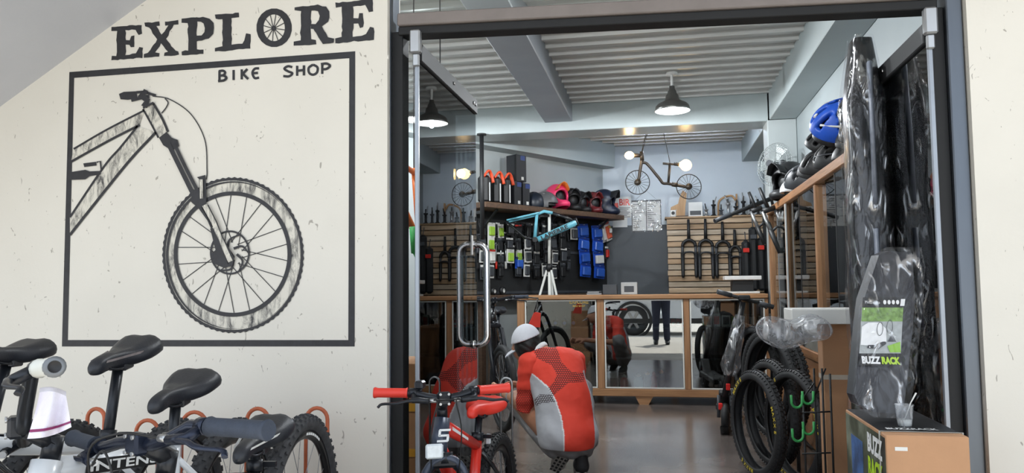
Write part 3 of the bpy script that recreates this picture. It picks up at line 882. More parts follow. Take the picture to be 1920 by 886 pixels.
def bike(name, label, rear, head, R=0.36, seat=(0.30, 0.9), bar=(0.95, 0.9), steer=0, half=0.36, fm=None, group=None, tw=0.027, tm=None,
         gripm=None, barm=None, post=None, knobs=True, rise=0.02, seatkw={}, tube=0.019, cables=True, ends=None, rimtxt=False, grip=0.125, gr=0.0165, levm=None, bb=None, wb=None, fork=None, bare=False, disc=True, lever=True, staym=None):
    fm = fm or M_black_frame; tm = tm or M_tyre; gripm = gripm or M_grip; barm = barm or M_bblack; levm = levm or barm; post = post or M_bblack; fork = fork or M_bblack
    h = Vector((head[0], head[1], 0)).normalized(); lf = Vector((-h.y, h.x, 0))
    o = Vector((rear[0], rear[1], rear[2] if len(rear) > 2 else -0.02))
    t = thing(name, label, 'bicycle', o, (0, 0, math.atan2(h.y, h.x)), group)
    W = Matrix(((h.x, lf.x, 0, o.x), (h.y, lf.y, 0, o.y), (0, 0, 1, o.z), (0, 0, 0, 1)))
    w = lambda x, y, z: W @ Vector((x, y, z))
    BB = bb or (0.43, R-0.055); sx, sz = seat; bx, bz = bar
    sdir = Vector((sx-BB[0], sz-BB[1])); sl = sdir.length; sdir /= sl
    sc = min(sl-0.09, R*1.18); SC = (BB[0]+sdir.x*sc, BB[1]+sdir.y*sc)
    HT = (bx-0.045, bz-0.075); HB = (HT[0]+0.043, HT[1]-0.115)
    ca = math.cos(R_(69))/math.sin(R_(69)); AX = (wb or HB[0]+(HB[1]-R)*ca+0.045, R)
    mb = MB()
    mb.tube([w(BB[0], 0, BB[1]), w(SC[0], 0, SC[1])], [tube*1.05, tube*0.95], 12)
    mb.tube([w(SC[0], 0, SC[1]-0.02), w(HT[0]+0.008, 0, HT[1]-0.02)], [tube*0.9, tube*1.15], 12)
    mb.tube([w(BB[0], 0, BB[1]), w(HB[0]-0.006, 0, HB[1]+0.025)], [tube*1.25, tube*1.3], 12)
    mb.cyl(w(BB[0], -0.04, BB[1]), w(BB[0], 0.04, BB[1]), 0.024)
    mb.build('frame', fm, t); mb = MB()
    for s in (-1, 1):
        mb.tube([w(BB[0]-0.02, s*0.022, BB[1]), w(0.26, s*0.045, R-0.03), w(0, s*0.062, R)], [0.011, 0.010, 0.009], 8)
        mb.tube([w(SC[0], s*0.016, SC[1]-0.04), w(SC[0]*0.7, s*0.04, (SC[1]-.04)*0.7+R*0.3), w(0, s*0.062, R)], [0.009, 0.009, 0.009], 8)
    mb.build('rear_triangle', staym or fm, t)
    mb = MB(); mb.tube([w(*HT[:1], 0, HT[1]), w(HB[0], 0, HB[1])], [tube*1.25, tube*1.35], 14); mb.build('head_tube', fm, t)
    mb = MB(); mb.tube([w(SC[0], 0, SC[1]), w(SC[0]+sdir.x*0.03, 0, SC[1]+sdir.y*0.03)], tube*1.15, 12); mb.bar(w(SC[0]-0.03, 0.014, SC[1]+.012), w(SC[0]-0.03, 0.05, SC[1]+.012), 0.012, 0.014); mb.build('seat_clamp', M_bblack, t)
    mb = MB(); mb.tube([w(SC[0]-sdir.x*.05, 0, SC[1]-sdir.y*.05), w(sx, 0, sz-0.03)], 0.0145, 12); mb.build('seat_post', post, t)
    saddle(t, W @ Matrix.Translation((sx-0.01, 0, sz-0.03)) @ Matrix.Rotation(R_(seatkw.get('tilt', 0)), 4, 'Y'), seatkw.get('m', M_saddle), seatkw.get('stripe'), seatkw.get('L', 0.27), seatkw.get('W', 0.145))
    wheel(t, w(0, 0, R), lf, R, tw, tm, knobs, rimtxt, disc)
    # steering assembly, turned about the head
    S = W @ Matrix.Translation((HT[0], 0, 0)) @ Matrix.Rotation(R_(steer), 4, 'Z') @ Matrix.Translation((-HT[0], 0, 0))
    g = lambda x, y, z: S @ Vector((x, y, z))
    sl_ = (S.to_3x3() @ Vector((0, 1, 0)))
    wheel(t, g(AX[0], 0, R), sl_, R, tw, tm, knobs, rimtxt, disc, spokes=20)
    mb = MB()
    cz = max(HB[1]-0.02, 2*R+0.025) if 2*R+0.025 < HB[1]+0.02 else HB[1]-0.015
    for s in (-1, 1): mb.tube([g(HB[0]+0.004, s*0.03, cz), g(HB[0]+0.012, s*0.058, cz-0.03), g((HB[0]+AX[0])/2+0.01, s*0.062, (cz+R)/2), g(AX[0], s*0.062, R)], [0.017, 0.019, 0.020, 0.014], 10)
    mb.tube([g(HB[0], 0, HB[1]+0.01), g(HB[0]+0.006, 0, cz-0.005)], tube*1.5, 12)
    mb.box(g(HB[0]+0.008, 0, cz), (0.05, 0.10, 0.035), S.to_3x3(), 0.01)
    mb.build('fork', fork, t)
    mb = MB(); mb.tube([g(HT[0]-0.004, 0, HT[1]), g(HT[0]-0.012, 0, HT[1]+0.05)], 0.0195, 12); mb.tube([g(HT[0]-0.012, 0, HT[1]+0.035), g(bx, 0, bz)], [0.019, 0.021], 10)
    st = mb.build('stem', M_bblack, t)
    mb = MB(); mb.box(g(bx+0.012, 0, bz), (0.03, 0.046, 0.044), S.to_3x3(), 0.006); mb.build('stem_clamp', barm, st)
    for yy in (-0.014, 0.014):
        for zz in (-0.016, 0.016): MB().cyl(g(bx+0.026, yy, bz+zz), g(bx+0.031, yy, bz+zz), 0.0045, 8).build('clamp_bolt', M_alu, st)
    ends = ends or (rise, rise)
    mb = MB(); pts = []
    for yy in (-1, -0.66, -0.45, -0.25, -0.1, 0, 0.1, 0.25, 0.45, 0.66, 1):
        k = abs(yy); rr = ends[0] if yy < 0 else ends[1]
        kk = 0 if k < 0.12 else min(1, (k-0.1)/0.4); kk = kk*kk*(3-2*kk)
        pts.append(g(bx-0.045*max(0, k-0.3), yy*half, bz+rr*kk + (rr*(k-.5)*0.25 if k > .5 else 0)))
    mb.tube(pts, [0.0112 if i in (0, 1, 9, 10) else 0.0135 for i in range(11)], 12); mb.build('handlebar', barm, t)
    for si, s in enumerate((-1, 1)):
        e = pts[0] if s < 0 else pts[-1]; i_ = pts[1] if s < 0 else pts[-2]; d = (i_-e).normalized()
        mb = MB(); mb.tube([e-d*0.004, e, e+d*0.01, e+d*grip*.92, e+d*grip], [gr*1.05, gr*1.18, gr, gr, gr*1.15], 14)
        gp = mb.build('grip', gripm, t)
        if lever:
            a = e+d*(grip+0.018); fw = (S.to_3x3() @ Vector((1, 0, 0))); dn = Vector((0, 0, -1))
            mb = MB(); mb.tube([a-d*.012, a+d*.012], 0.017, 12); mb.tube([a, a+fw*0.035+dn*0.018, a+fw*0.038+dn*0.022+d*0.05], [0.012, 0.012, 0.009], 8)
            bl = mb.build('brake_clamp', levm, t)
            mb = MB(); b0 = a+fw*0.036+dn*0.02; mb.tube(bez([b0+d*0.03, b0-d*0.02+fw*.012, b0-d*0.06+fw*0.018+dn*0.008, b0-d*0.105+fw*0.006+dn*0.012, b0-d*0.12+fw*0.012+dn*0.022], 4), [0.008]*9+[0.0065]*8, 8, flat=0.7); mb.build('brake_lever', levm, bl)
            MB().cyl(b0+d*0.052, b0+d*0.075, 0.0075, 10).build('cable_adjuster', M_alu, bl)
            if cables:
                b1 = b0+d*0.075
                MB().tube(bez([b1, b1+d*0.07+fw*0.03+Vector((0, 0, .01)), g(bx+0.09, -s*0.03, bz+0.0), g(bx+0.07, -s*0.05, bz-0.10), g(HB[0]+0.03, -s*0.045, HB[1]-0.08), g(HB[0]+0.02, -s*0.05, R+0.12)], 6), 0.0026, 6).build('brake_cable', M_cable, t)
    # drive train
    mb = MB(); q = w(BB[0], -0.052, BB[1]); mb.lathe([(0.070, -0.002), (0.088, -0.002), (0.088, 0.002), (0.070, 0.002), (0.070, -0.002)], q, lf, 28)
    for k in range(4):
        a = math.pi*k/2+.4; mb.bar(q, q+(h*math.cos(a)+Vector((0, 0, 1))*math.sin(a))*0.075, 0.012, 0.004, lf)
    mb.build('chainring', M_bblack, t)
    for s in (-1, 1):
        a = R_(35); e = Vector((math.cos(a), 0, math.sin(a)))*s*0.165*min(1, R/0.34)
        mb = MB(); mb.tube([w(BB[0], s*0.06, BB[1]), w(BB[0]+e.x, s*0.075, BB[1]+e.z)], [0.013, 0.010], 8, flat=0.6); c = mb.build('crank', M_bblack, t)
        mb = MB(); mb.box(w(BB[0]+e.x, s*0.125, BB[1]+e.z), (0.09, 0.085, 0.018), W.to_3x3(), 0.004); mb.build('pedal', M_bblack, c)
    return t, w, g, dict(SC=SC, HT=HT, HB=HB, BB=BB)
def heading(phi):
    v = camw(-math.sin(R_(phi)), -math.cos(R_(phi))); return (v.x, v.y)
GB = 'bicycles parked with rear wheels in the orange rack'
def rear_at(xc, zc, zz=-0.02):
    p = camw(xc, zc); return (p.x, p.y, zz)
# leftmost: black bike, mostly outside the picture
bike('mountain_bike', 'leftmost black mountain bike with plain black saddle at the wall', rear_at(-1.46, 2.50), heading(4), 0.365, (0.24, 0.975), (0.93, 0.98), -55, 0.33, M_black_frame, GB, cables=False)
# second: white frame, tall black seatpost
t2, w2, g2, k2 = bike('mountain_bike', 'white mountain bike with tall black seatpost and red-striped black saddle', rear_at(-1.10, 2.50), heading(4), 0.365, (0.30, 0.97), (0.95, 0.93), -55, 0.34, M_white_frame, GB,
     rise=0.05, seatkw=dict(stripe=mat('grey_red_saddle_trim', (150, 142, 142), 0.4, 0, 0.3, 40), W=0.145, tilt=9), cables=False)
# third: white frame with block lettering, white seat tube, bars turned towards the viewer
M_wgrip = mat('white_ribbed_grip', (222, 224, 216), 0.5, 0, 0.05)
t3, w3, g3, k3 = bike('mountain_bike', 'white mountain bike with black block lettering on its tube and white grips', rear_at(-0.905, 2.50), heading(4), 0.365, (0.36, 0.875), (0.93, 0.87), -52, 0.36, M_white_frame, GB, tube=0.024, post=M_bblack, gripm=M_wgrip, gr=0.0155, seatkw=dict(tilt=9, W=0.16), ends=(-0.06, 0.13), bb=(0.42, 0.30), cables=False)
e3 = g3(0.93-0.0315, 0.36, 0.87+0.13*1.125); d3 = (g3(0, 1, 0)-g3(0, 0, 0)).normalized()*0.985+Vector((0, 0, 0.12)); d3.normalize()
MB().lathe([(0.0, 0.006), (0.011, 0.006), (0.0112, 0.0065), (0.0112, 0.003)], e3, d3, 16).build('bar_end_hole', M_btext, t3)
MB().lathe([(0.0105, 0.0062), (0.0178, 0.0062), (0.0182, -0.004)], e3, d3, 18).build('grip_end_ring', mat('grey_grip_ring', (120, 124, 128), 0.4, 0.4), t3)
mb = MB(); SC, HT = k3['SC'], k3['HT']
a, b = w3(HT[0]-0.03, 0.027, HT[1]-0.025), w3(SC[0]+0.02, 0.024, SC[1]-0.025)
ex = (b-a).normalized(); ey = (Vector((0, 0, 1))-ex*ex.z).normalized()
mb.add([a+ex*0.06-ey*0.016, a+ex*0.42-ey*0.016, a+ex*0.42+ey*0.016, a+ex*0.06+ey*0.016], [(0, 1, 2, 3)]); nn = ex.cross(ey).normalized()
lab = mb.build('frame_decal', M_btext, t3)
mb = MB(); text_on(mb, 'INTENSE', a+ex*0.075-ey*0.011+nn*0.001, ex, ey, 0.022, 0.33, 0.02); mb.build('lettering', M_ptext, lab)
mb = MB(); sd = Vector((0.36-0.42, 0.875-0.30)).normalized(); mb.tube([w3(0.42+sd.x*0.39, 0, 0.30+sd.y*0.39), w3(0.42+sd.x*0.46, 0, 0.30+sd.y*0.46)], 0.0158, 12); mb.build('post_sleeve', M_alu, t3)
# fourth: low black bike whose handlebar spans the lower left
t4, w4, g4, k4 = bike('mountain_bike', 'black and blue mountain bike at the right end of rack, bars across foreground', rear_at(-0.685, 2.50), heading(3), 0.37, (0.37, 0.745), (0.92, 0.835), -33, 0.365, M_black_frame, GB, barm=M_blueblack, levm=M_blueblack, rise=0.035, rimtxt=True, grip=0.15, gr=0.017, seatkw=dict(stripe=M_ptext, tilt=8), ends=(-0.03, 0.05))

# orange wheel rack
rk = thing('bike_rack', 'orange tubular steel bike rack with hoops holding the rear wheels', 'bike rack', atD(400, 880, 2.75)*1.0)
rk.location.z = -0.02; rk.matrix_basis = Matrix.Translation(rk.location)
for (px, py, wd) in ((180, 768, 32), (276, 790, 42), (364, 775, 46), (483, 768, 40), (594, 767, 40)):
    D = 2.93
    a = atD(px-wd/2, py+wd/2, D); b = atD(px+wd/2, py+wd/2-1, D); c = atD(px, py, D)
    r = (b-a).length/2; mid = (a+b)/2; e = (b-a).normalized(); e.z = 0; e.normalize()
    pts = [Vector((mid.x, mid.y, 0.0))-e*r]+[mid+e*(-r*math.cos(math.pi*k/10))+Vector((0, 0, r*1.1*math.sin(math.pi*k/10))) for k in range(11)]+[Vector((mid.x, mid.y, 0.0))+e*r]
    MB().tube(pts, 0.0075, 10).build('hoop', M_orange, rk)
a, b = atD(120, 768, 2.93), atD(640, 768, 2.93)
for off in (-0.035, 0.035):
    o_ = camw(0, off); MB().bar((a.x+o_.x, a.y+o_.y, 0.0), (b.x+o_.x, b.y+o_.y, 0.0), 0.03, 0.03, ch=0.004).build('base_rail', M_orange, rk)

# white cloth hung over the stem of the third bike
cl = thing('cleaning_cloth', 'white cotton cloth with maroon stripe draped over a handlebar', 'cloth', atD(95, 780, 1.42))
def cloth(u, v, off=0.0):
    L0, L1 = (74, 735), (51, 822); R0, R1 = (124, 742), (134, 800)
    x0 = L0[0]+(L1[0]-L0[0])*(v**1.2); y0 = L0[1]+(L1[1]-L0[1])*v; x1 = R0[0]+(R1[0]-R0[0])*v; y1 = R0[1]+(R1[1]-R0[1])*v
    px = x0+(x1-x0)*u; py = y0+(y1-y0)*u - 5*math.sin(math.pi*u)*(1-v) + 6*math.sin(math.pi*u)*v
    p = atD(px, py, 1.36-0.03*v+0.016*math.sin(u*9+v*2)*(0.3+v)+off)
    return p
mb = MB(); mb.grid(lambda u, v: cloth(u, v), 22, 18); mb.grid(lambda u, v: cloth(u, 1-v*0.97, 0.05), 22, 12)
mb.grid(lambda u, v: cloth(u, 0)+(cloth(u, 0, 0.05)-cloth(u, 0))*v+Vector((0, 0, 0.008*math.sin(math.pi*v))), 22, 4)
ms = mb.build('cloth_body', mat('white_cotton', (226, 222, 232), 0.9, 0, 0.03, 60, 0.3, 400), cl)
mb = MB(); mb.grid(lambda u, v: cloth(u, 0.80+0.06*v, -0.0025), 22, 2); mb.build('cloth_stripe', mat('maroon_stripe', (128, 44, 92), 0.9), cl)

# kids' bike standing in the doorway
kf = camw(-0.285, 2.52); kr = camw(-0.075, 3.30); hd = kf-kr
t5, w5, g5, k5 = bike('kids_bike', "child's black and red bicycle standing in the shop doorway", (kr.x, kr.y, 0.0), (hd.x, hd.y), 0.255, (0.235, 0.66), (0.70, 0.755), 27, 0.228, M_redpaint, None, 0.026, M_tyre_new,
     M_red, M_bblack, seatkw=dict(m=M_red, L=0.25, W=0.175), tube=0.021, grip=0.11, gr=0.016, rise=0.02, bb=(0.34, 0.24), wb=0.80, fork=M_bblack, disc=False, staym=M_black_frame)
mb = MB()
HT, HB, SC, BB = k5['HT'], k5['HB'], k5['SC'], k5['BB']
mb.tube([w5(HT[0], 0, HT[1]+.001), w5(HB[0], 0, HB[1]-.001)], [0.0275, 0.0295], 14); mb.build('head_sleeve', mat('dark_slate_paint', (62, 70, 86), 0.35, 0.2), t5)
ex, ey = (g5(0, 1, 0)-g5(0, 0, 0)), Vector((-0.35*hd.normalized().x, -0.35*hd.normalized().y, 0.94))
c = g5((HT[0]+HB[0])/2+0.032, 0, (HT[1]+HB[1])/2+0.01)
mb = MB()
for (x0, x1, z0, z1) in ((-.018, .02, .014, .021), (-.02, -.012, -.002, .018), (-.018, .016, -.004, .003), (.009, .017, -.02, 0), (-.022, .014, -.022, -.015)):
    mb.box(c+ex*((x0+x1)/2)+ey*((z0+z1)/2), (x1-x0, 0.003, z1-z0), Matrix((ex.normalized(), ey.cross(ex).normalized(), ey.normalized())).transposed())
mb.build('head_badge', M_ptext, t5)
mb = MB(); c = g5(HB[0]+0.075, -0.04, HB[1]+0.03); M3 = Matrix((ex.normalized(), ex.normalized().cross(Vector((0, 0, 1))), Vector((0, 0, 1)))).transposed()
mb.box(c, (0.058, 0.012, 0.048), M3, 0.006); mb.tube([c, g5(HB[0]+.01, 0, HB[1]+.01)], 0.004, 6)
mb.build('front_reflector', mat('clear_reflector', (214, 222, 228), 0.2, 0.1, 0.08, 90), t5)
mb = MB(); pts = [g5(HB[0]+0.02, 0.07*math.cos(math.pi*k/12), 0.48+0.08*math.sin(math.pi*k/12)) for k in range(13)]; mb.tube(pts, 0.014, 10); mb.build('fork_arch', mat('dark_slate_paint', (62, 70, 86)), t5)
mb = MB(); a, b = w5(HT[0]-0.01, 0.0235, HT[1]-0.022), w5(SC[0]+0.02, 0.0215, SC[1]-0.018); ex = (b-a).normalized(); ey = Vector((0, 0, 1))
mb.add([a+ex*.03-ey*.012, a+ex*.22-ey*.010, a+ex*.22, a+ex*.03], [(0, 1, 2, 3)]); mb.build('frame_decal', M_ptext, t5)
mb = MB()
mb.box(g5(0.70-0.02, -0.228+0.15, 0.755+0.045), (0.03, 0.045, 0.028), None, 0.006); mb.box(g5(0.70-0.02, -0.228+0.15, 0.755+0.02), (0.014, 0.02, 0.04), None, 0.003); mb.build('bell', M_bblack, t5)
mb = MB(); mb.box(w5(0.22, 0, 0.53), (0.012, 0.07, 0.045), None, 0.006); mb.build('rear_reflector', M_bblack, t5)
for s in (-1, 1): MB().box(w5(0.215, s*0.03, 0.53), (0.02, 0.016, 0.04), None, 0.004).build('reflector_lens', mat('clear_reflector', (214, 222, 228)), t5)
# ================================================================ INSIDE THE SHOP
M_pine = wood('honey_pine', (176, 132, 92), (142, 102, 68), 0)
M_pine_v = wood('honey_pine_upright', (172, 128, 90), (140, 100, 68), 2)
M_pine_y = wood('honey_pine_long', (168, 118, 76), (132, 90, 56), 1)
M_darkwood = wood('dark_stained_plank', (92, 70, 54), (64, 48, 38), 0)
M_mdf = mat('dark_case_board', (58, 52, 48), 0.6, 0, 0.1)
M_whitetrim = mat('white_trim_paint', (222, 222, 216), 0.5, 0, 0.04)
M_card = mat('brown_cardboard', (186, 142, 106), 0.8, 0, 0.06, 6, 0.15, 60)
M_card2 = mat('tan_cardboard', (170, 128, 92), 0.8, 0, 0.06, 6, 0.15, 60)
M_blackp = mat('matt_black_plastic', (26, 27, 29), 0.5)
M_dgrey = mat('dark_grey_plastic', (62, 65, 70), 0.45)
M_white = mat('white_card', (220, 220, 216), 0.6, 0, 0.03)
M_blue = mat('royal_blue_card', (34, 84, 190), 0.45, 0, 0.12)
M_yellow = mat('amber_yellow', (226, 168, 48), 0.5, 0, 0.08)
M_lime = mat('lime_green', (150, 190, 60), 0.5)
M_green = mat('leaf_green', (58, 158, 84), 0.5)
M_teal = mat('sky_blue_frame_paint', (112, 188, 208), 0.3, 0, 0.05, coat=0.3)
M_film = film('clear_crinkled_film')
M_film2 = film('milky_plastic_bag', (0.92, 0.93, 0.95), 0.10, 0.25, 0.5)
ORD = ['first', 'second', 'third', 'fourth', 'fifth', 'sixth', 'seventh', 'eighth', 'ninth', 'tenth', 'eleventh', 'twelfth', 'thirteenth', 'fourteenth', 'fifteenth', 'sixteenth', 'seventeenth', 'eighteenth']

# ---------------- display counter across the shop
CYF, CYR, CX0, CX1, CT = 7.55, 8.05, -1.392, 1.0, 1.052
ct = thing('display_counter', 'long wooden display counter with three glass doors and tapered feet', 'counter', ((CX0+CX1)/2, 7.8, 0))
gx = [atY(p, 640, CYF).x for p in (970, 984, 1120, 1133, 1283, 1294)] + [CX1-0.03, CX1]
z0, z1 = atY(1208, 728, CYF).z, atY(1208, 561, CYF).z
zb = atY(1208, 743, CYF).z
MB().span((CX0-0.02, CYF-0.02, z1+0.004), (CX1, CYR+0.02, CT), 0.006).build('counter_top', M_pine, ct)
MB().span((CX0, CYF, zb), (CX1, CYF+0.05, z0-0.004), 0.004).build('bottom_rail', M_pine, ct)
for a, b in ((0, 1), (2, 3), (4, 5), (6, 7)):
    MB().span((gx[a], CYF, z0-0.004), (gx[b], CYF+0.05, z1+0.004), 0.004).build('post', M_pine_v, ct)
MB().span((CX0, CYR-0.02, zb), (CX1, CYR, z1)).build('back_panel', M_mdf, ct)
MB().span((CX0, CYF+0.05, zb), (CX0+0.02, CYR-0.02, z1)).build('side_panel', M_pine_v, ct)
MB().span((CX0+0.02, CYF+0.05, zb), (CX1, CYR-0.02, zb+0.02)).build('floor_board', M_mdf, ct)
SH1, SH2 = 0.735, 0.44
for z in (SH1, SH2): MB().span((CX0+0.02, CYF+0.06, z-0.012), (CX1, CYR-0.02, z)).build('shelf', mat('glass_edge_shelf', (70, 74, 74), 0.35), ct)
for fx in (atY(1208, 750, CYF).x, CX0+0.12, CX1-0.15):
    mb = MB(); mb.prism([(fx-0.045, CYF+0.01, 0.0), (fx+0.04, CYF+0.01, 0.0), (fx+0.085, CYF+0.01, zb), (fx-0.085, CYF+0.01, zb)], (0, 0.06, 0)); mb.build('foot', M_pine, ct)
    mb = MB(); mb.prism([(fx-0.045, CYR-0.08, 0.0), (fx+0.04, CYR-0.08, 0.0), (fx+0.085, CYR-0.08, zb), (fx-0.085, CYR-0.08, zb)], (0, 0.06, 0)); mb.build('foot', M_pine, ct)
for i in range(3):
    a, b = gx[2*i+1]+0.004, gx[2*i+2]-0.004; y = CYF+0.006
    mb = MB(); t_ = 0.012
    for lo, hi in (((a, z0), (b, z0+t_)), ((a, z1-t_), (b, z1)), ((a, z0+t_), (a+t_, z1-t_)), ((b-t_, z0+t_), (b, z1-t_))): mb.span((lo[0], y-0.004, lo[1]), (hi[0], y+0.014, hi[1]))
    dr = mb.build('door', M_whitetrim, ct)
    MB().span((a+t_, y, z0+t_), (b-t_, y+0.005, z1-t_)).build('pane', M_case_glass, dr)
    if i == 0:
        mb = MB(); text_on(mb, 'EXPLORE', atY(1068, 569, y-0.002), (1, 0, 0), (0, 0, 1), w=0.185, h=0.034, bold=0.01); text_on(mb, 'BIKE SHOP', atY(1074, 575, y-0.002), (1, 0, 0), (0, 0, 1), w=0.12, h=0.018)
        mb.build('door_lettering', mat('yellow_vinyl_letters', (214, 178, 84), 0.5), dr)
def boxed(name, label, cat, lo, hi, m, front=None, fm=None, group=None, ch=0.002):
    """small carton: body, a printed front panel and a lid line"""
    c = ((lo[0]+hi[0])/2, (lo[1]+hi[1])/2, lo[2])
    t = thing(name, label, cat, c, group=group)
    MB().span(lo, hi, ch).build('carton_body', m, t)
    if fm:
        w, h = hi[0]-lo[0], hi[2]-lo[2]; f = front or (0.15, 0.2, 0.85, 0.85)
        MB().span((lo[0]+w*f[0], lo[1]-0.002, lo[2]+h*f[1]), (lo[0]+w*f[2], lo[1]-0.0002, lo[2]+h*f[3])).build('printed_panel', fm, t)
    MB().span((lo[0]+0.003, lo[1]+0.004, hi[2]-0.0002), (hi[0]-0.003, hi[1]-0.004, hi[2]+0.0015)).build('lid_flap', m, t)
    return t
# goods on the right-hand top shelf of the counter
cols = [(M_white, M_blackp), (M_white, M_redpaint), (M_white, M_dgrey), (M_lime, M_blackp), (M_white, M_blackp), (M_dgrey, M_white), (M_white, M_redpaint), (M_white, M_dgrey), (M_yellow, M_blackp)]
nm = ['white and black', 'white and red', 'white and grey', 'lime', 'white with black panel', 'dark grey', 'white with red panel', 'white with grey panel', 'yellow']
x = atY(1322, 600, 7.7).x
for i, (a, b) in enumerate(cols):
    w = 0.058+0.012*(i % 3)
    boxed('product_box', f'{nm[i]} accessory box, {ORD[i]} from left on right counter shelf', 'box', (x, 7.66, SH1+0.001), (x+w, 7.76, SH1+0.10+0.012*((i*2) % 3)), a, None, b, 'accessory boxes on the right counter shelf'); x += w+0.012
# middle bay
for i in range(3):
    x = atY(1258+i*9, 600, 7.7).x; boxed('red_box', f'small red carton, {ORD[i]} of three on middle counter shelf', 'box', (x, 7.66, SH1+0.001), (x+0.042, 7.74, SH1+0.075), M_redpaint, (0.2, 0.3, 0.8, 0.6), M_white, 'red cartons in the middle counter bay')
boxed('white_label_box', 'white boxed part with printed label at left of middle counter shelf', 'box', (atY(1136, 600, 7.7).x, 7.66, SH1+0.001), (atY(1136, 600, 7.7).x+0.05, 7.74, SH1+0.09), M_white, (0.2, 0.3, 0.8, 0.7), M_dgrey)
def bottle(name, label, px, Y, z, h, r, m, cap, group=None):
    p = atY(px, 700, Y); t = thing(name, label, 'bottle', (p.x, Y, z), group=group)
    MB().lathe([(0, 0), (r*0.94, 0.0), (r, 0.006), (r, h*0.62), (r*0.86, h*0.70), (r*0.9, h*0.76), (r*0.45, h*0.84), (r*0.4, h*0.86)], (p.x, Y, z), n=18).build('bottle_body', m, t)
    MB().lathe([(r*0.52, h*0.84), (r*0.55, h*0.93), (r*0.3, h*0.95), (r*0.28, h), (0, h)], (p.x, Y, z), n=14).build('bottle_cap', cap, t)
FB = zb+0.021
for i, (px, h, r, m, c, w) in enumerate(((1170, 0.17, 0.042, M_redpaint, M_white, 'red'), (1197, 0.18, 0.045, mat('pale_aqua_plastic', (150, 186, 190), 0.4), M_white, 'pale aqua'), (1214, 0.20, 0.038, M_dgrey, M_yellow, 'grey yellow-capped'), (1226, 0.20, 0.032, M_red, M_red, 'tall red'), (1240, 0.22, 0.036, M_blackp, M_yellow, 'black yellow-capped'))):
    bottle('water_bottle', f'{w} bottle on the bottom board of middle counter bay', px, 7.72, FB, h, r, m, c, 'bottles in the middle counter bay')
bottle('water_bottle', 'clear white bottle at the right of left counter bay', 1107, 7.70, FB, 0.30, 0.045, mat('frosted_bottle', (176, 180, 182), 0.35), M_white)
bottle('water_bottle', 'black bottle beside the clear bottle in left counter bay', 1088, 7.75, FB, 0.26, 0.04, M_blackp, M_dgrey)
boxed('bottle_cage_box', 'white black-fronted boxed stand at left of middle counter floor', 'box', (atY(1137, 700, 7.7).x, 7.66, FB), (atY(1158, 700, 7.7).x, 7.78, FB+0.20), M_white, (0.35, 0.0, 1.0, 0.7), M_blackp)
boxed('orange_box', 'small orange carton on lower shelf of left counter bay', 'box', (atY(1074, 662, 7.7).x, 7.66, SH2+0.001), (atY(1087, 662, 7.7).x, 7.74, SH2+0.055), mat('orange_card', (214, 92, 40), 0.6), None, M_redpaint)
boxed('brown_box', 'small brown carton beside the orange one in left counter bay', 'box', (atY(1089, 662, 7.7).x, 7.66, SH2+0.001), (atY(1112, 662, 7.7).x, 7.74, SH2+0.05), M_card2)
for i in range(5):
    p = atY(1008+i*17, 606, 7.72); t = thing('bike_light', f'small black bike light with blue lens, {ORD[i]} from left in left counter bay', 'bike light', (p.x, 7.72, SH1+0.001), group='bike lights in the left counter bay')
    MB().span((p.x-0.025, 7.69, SH1+0.001), (p.x+0.025, 7.76, SH1+0.07), 0.008).build('light_body', M_blackp, t)
    MB().cyl((p.x, 7.692, SH1+0.04), (p.x, 7.684, SH1+0.04), 0.018, 12).build('light_lens', mat('blue_lens', (60, 110, 190), 0.2), t)
    MB().torus((p.x, 7.74, SH1+0.09), (1, 0, 0), 0.02, 0.005, 14, 6).build('light_strap', M_blackp, t)
for i in range(4):
    p = atY(1052+i*17, 655, 7.8); t = thing('cable_coil', f'black coiled cable lock, {ORD[i]} from left on lower shelf of left bay', 'lock', (p.x, 7.8, SH2+0.001), group='coiled locks in the left counter bay')
    for k in range(3): MB().torus((p.x, 7.8+0.016*k, SH2+0.055), (0, 1, 0), 0.042, 0.007, 20, 6).build('coil', M_blackp, t)
    MB().cyl((p.x+0.03, 7.8, SH2+0.02), (p.x+0.06, 7.8, SH2+0.02), 0.012, 10).build('lock_head', M_dgrey, t)
for i in range(3):
    p = atY(1310+i*45, 690, 7.75); t = thing('helmet_box', f'black carton on floor of right counter bay, {ORD[i]} from left', 'box', (p.x, 7.75, FB), group='black cartons in the right counter bay')
    MB().span((p.x-0.09, 7.66, FB), (p.x+0.09, 7.9, FB+0.16+0.03*i), 0.003).build('carton_body', M_blackp, t); MB().span((p.x-0.07, 7.657, FB+0.04), (p.x+0.07, 7.6595, FB+0.055)).build('red_stripe', M_redpaint, t)

# ---------------- tall glass cabinet along the right wall
gx0 = 1.0; GT = 1.835; yA, yB = 4.08, 7.40
gc = thing('glass_cabinet', 'tall wood-framed glass showcase running along the right wall', 'cabinet', (1.15, 5.7, 0))
ys = [yA, atX(1531, 450, gx0).y, atX(1474, 450, gx0).y, yB-0.05]
for i, y in enumerate(ys): MB().span((gx0, y, 0.0), (gx0+0.045, y+0.05, GT-0.06), 0.004).build('post', M_pine_v, gc)
MB().span((gx0-0.008, yA-0.01, GT-0.06), (gx0+0.05, yB, GT), 0.005).build('top_rail', M_pine_y, gc)
MB().span((gx0, yA, 0.62), (gx0+0.05, yB, 0.68), 0.004).build('middle_rail', M_pine_y, gc)
MB().span((gx0+0.005, yA+0.01, 0.02), (gx0+0.03, yB, 0.62)).build('base_panel', M_pine_y, gc)
MB().span((gx0+0.05, yA, GT-0.02), (XR-0.01, yB, GT-0.002)).build('top_board', M_clear, gc)
MB().span((gx0+0.05, yA, 0.64), (XR-0.01, yB, 0.66)).build('floor_board', M_mdf, gc)
MB().span((XR-0.018, yA, 0.02), (XR-0.008, yB, GT-0.02)).build('back_panel', mat('pale_case_back', (214, 222, 222), 0.5), gc)
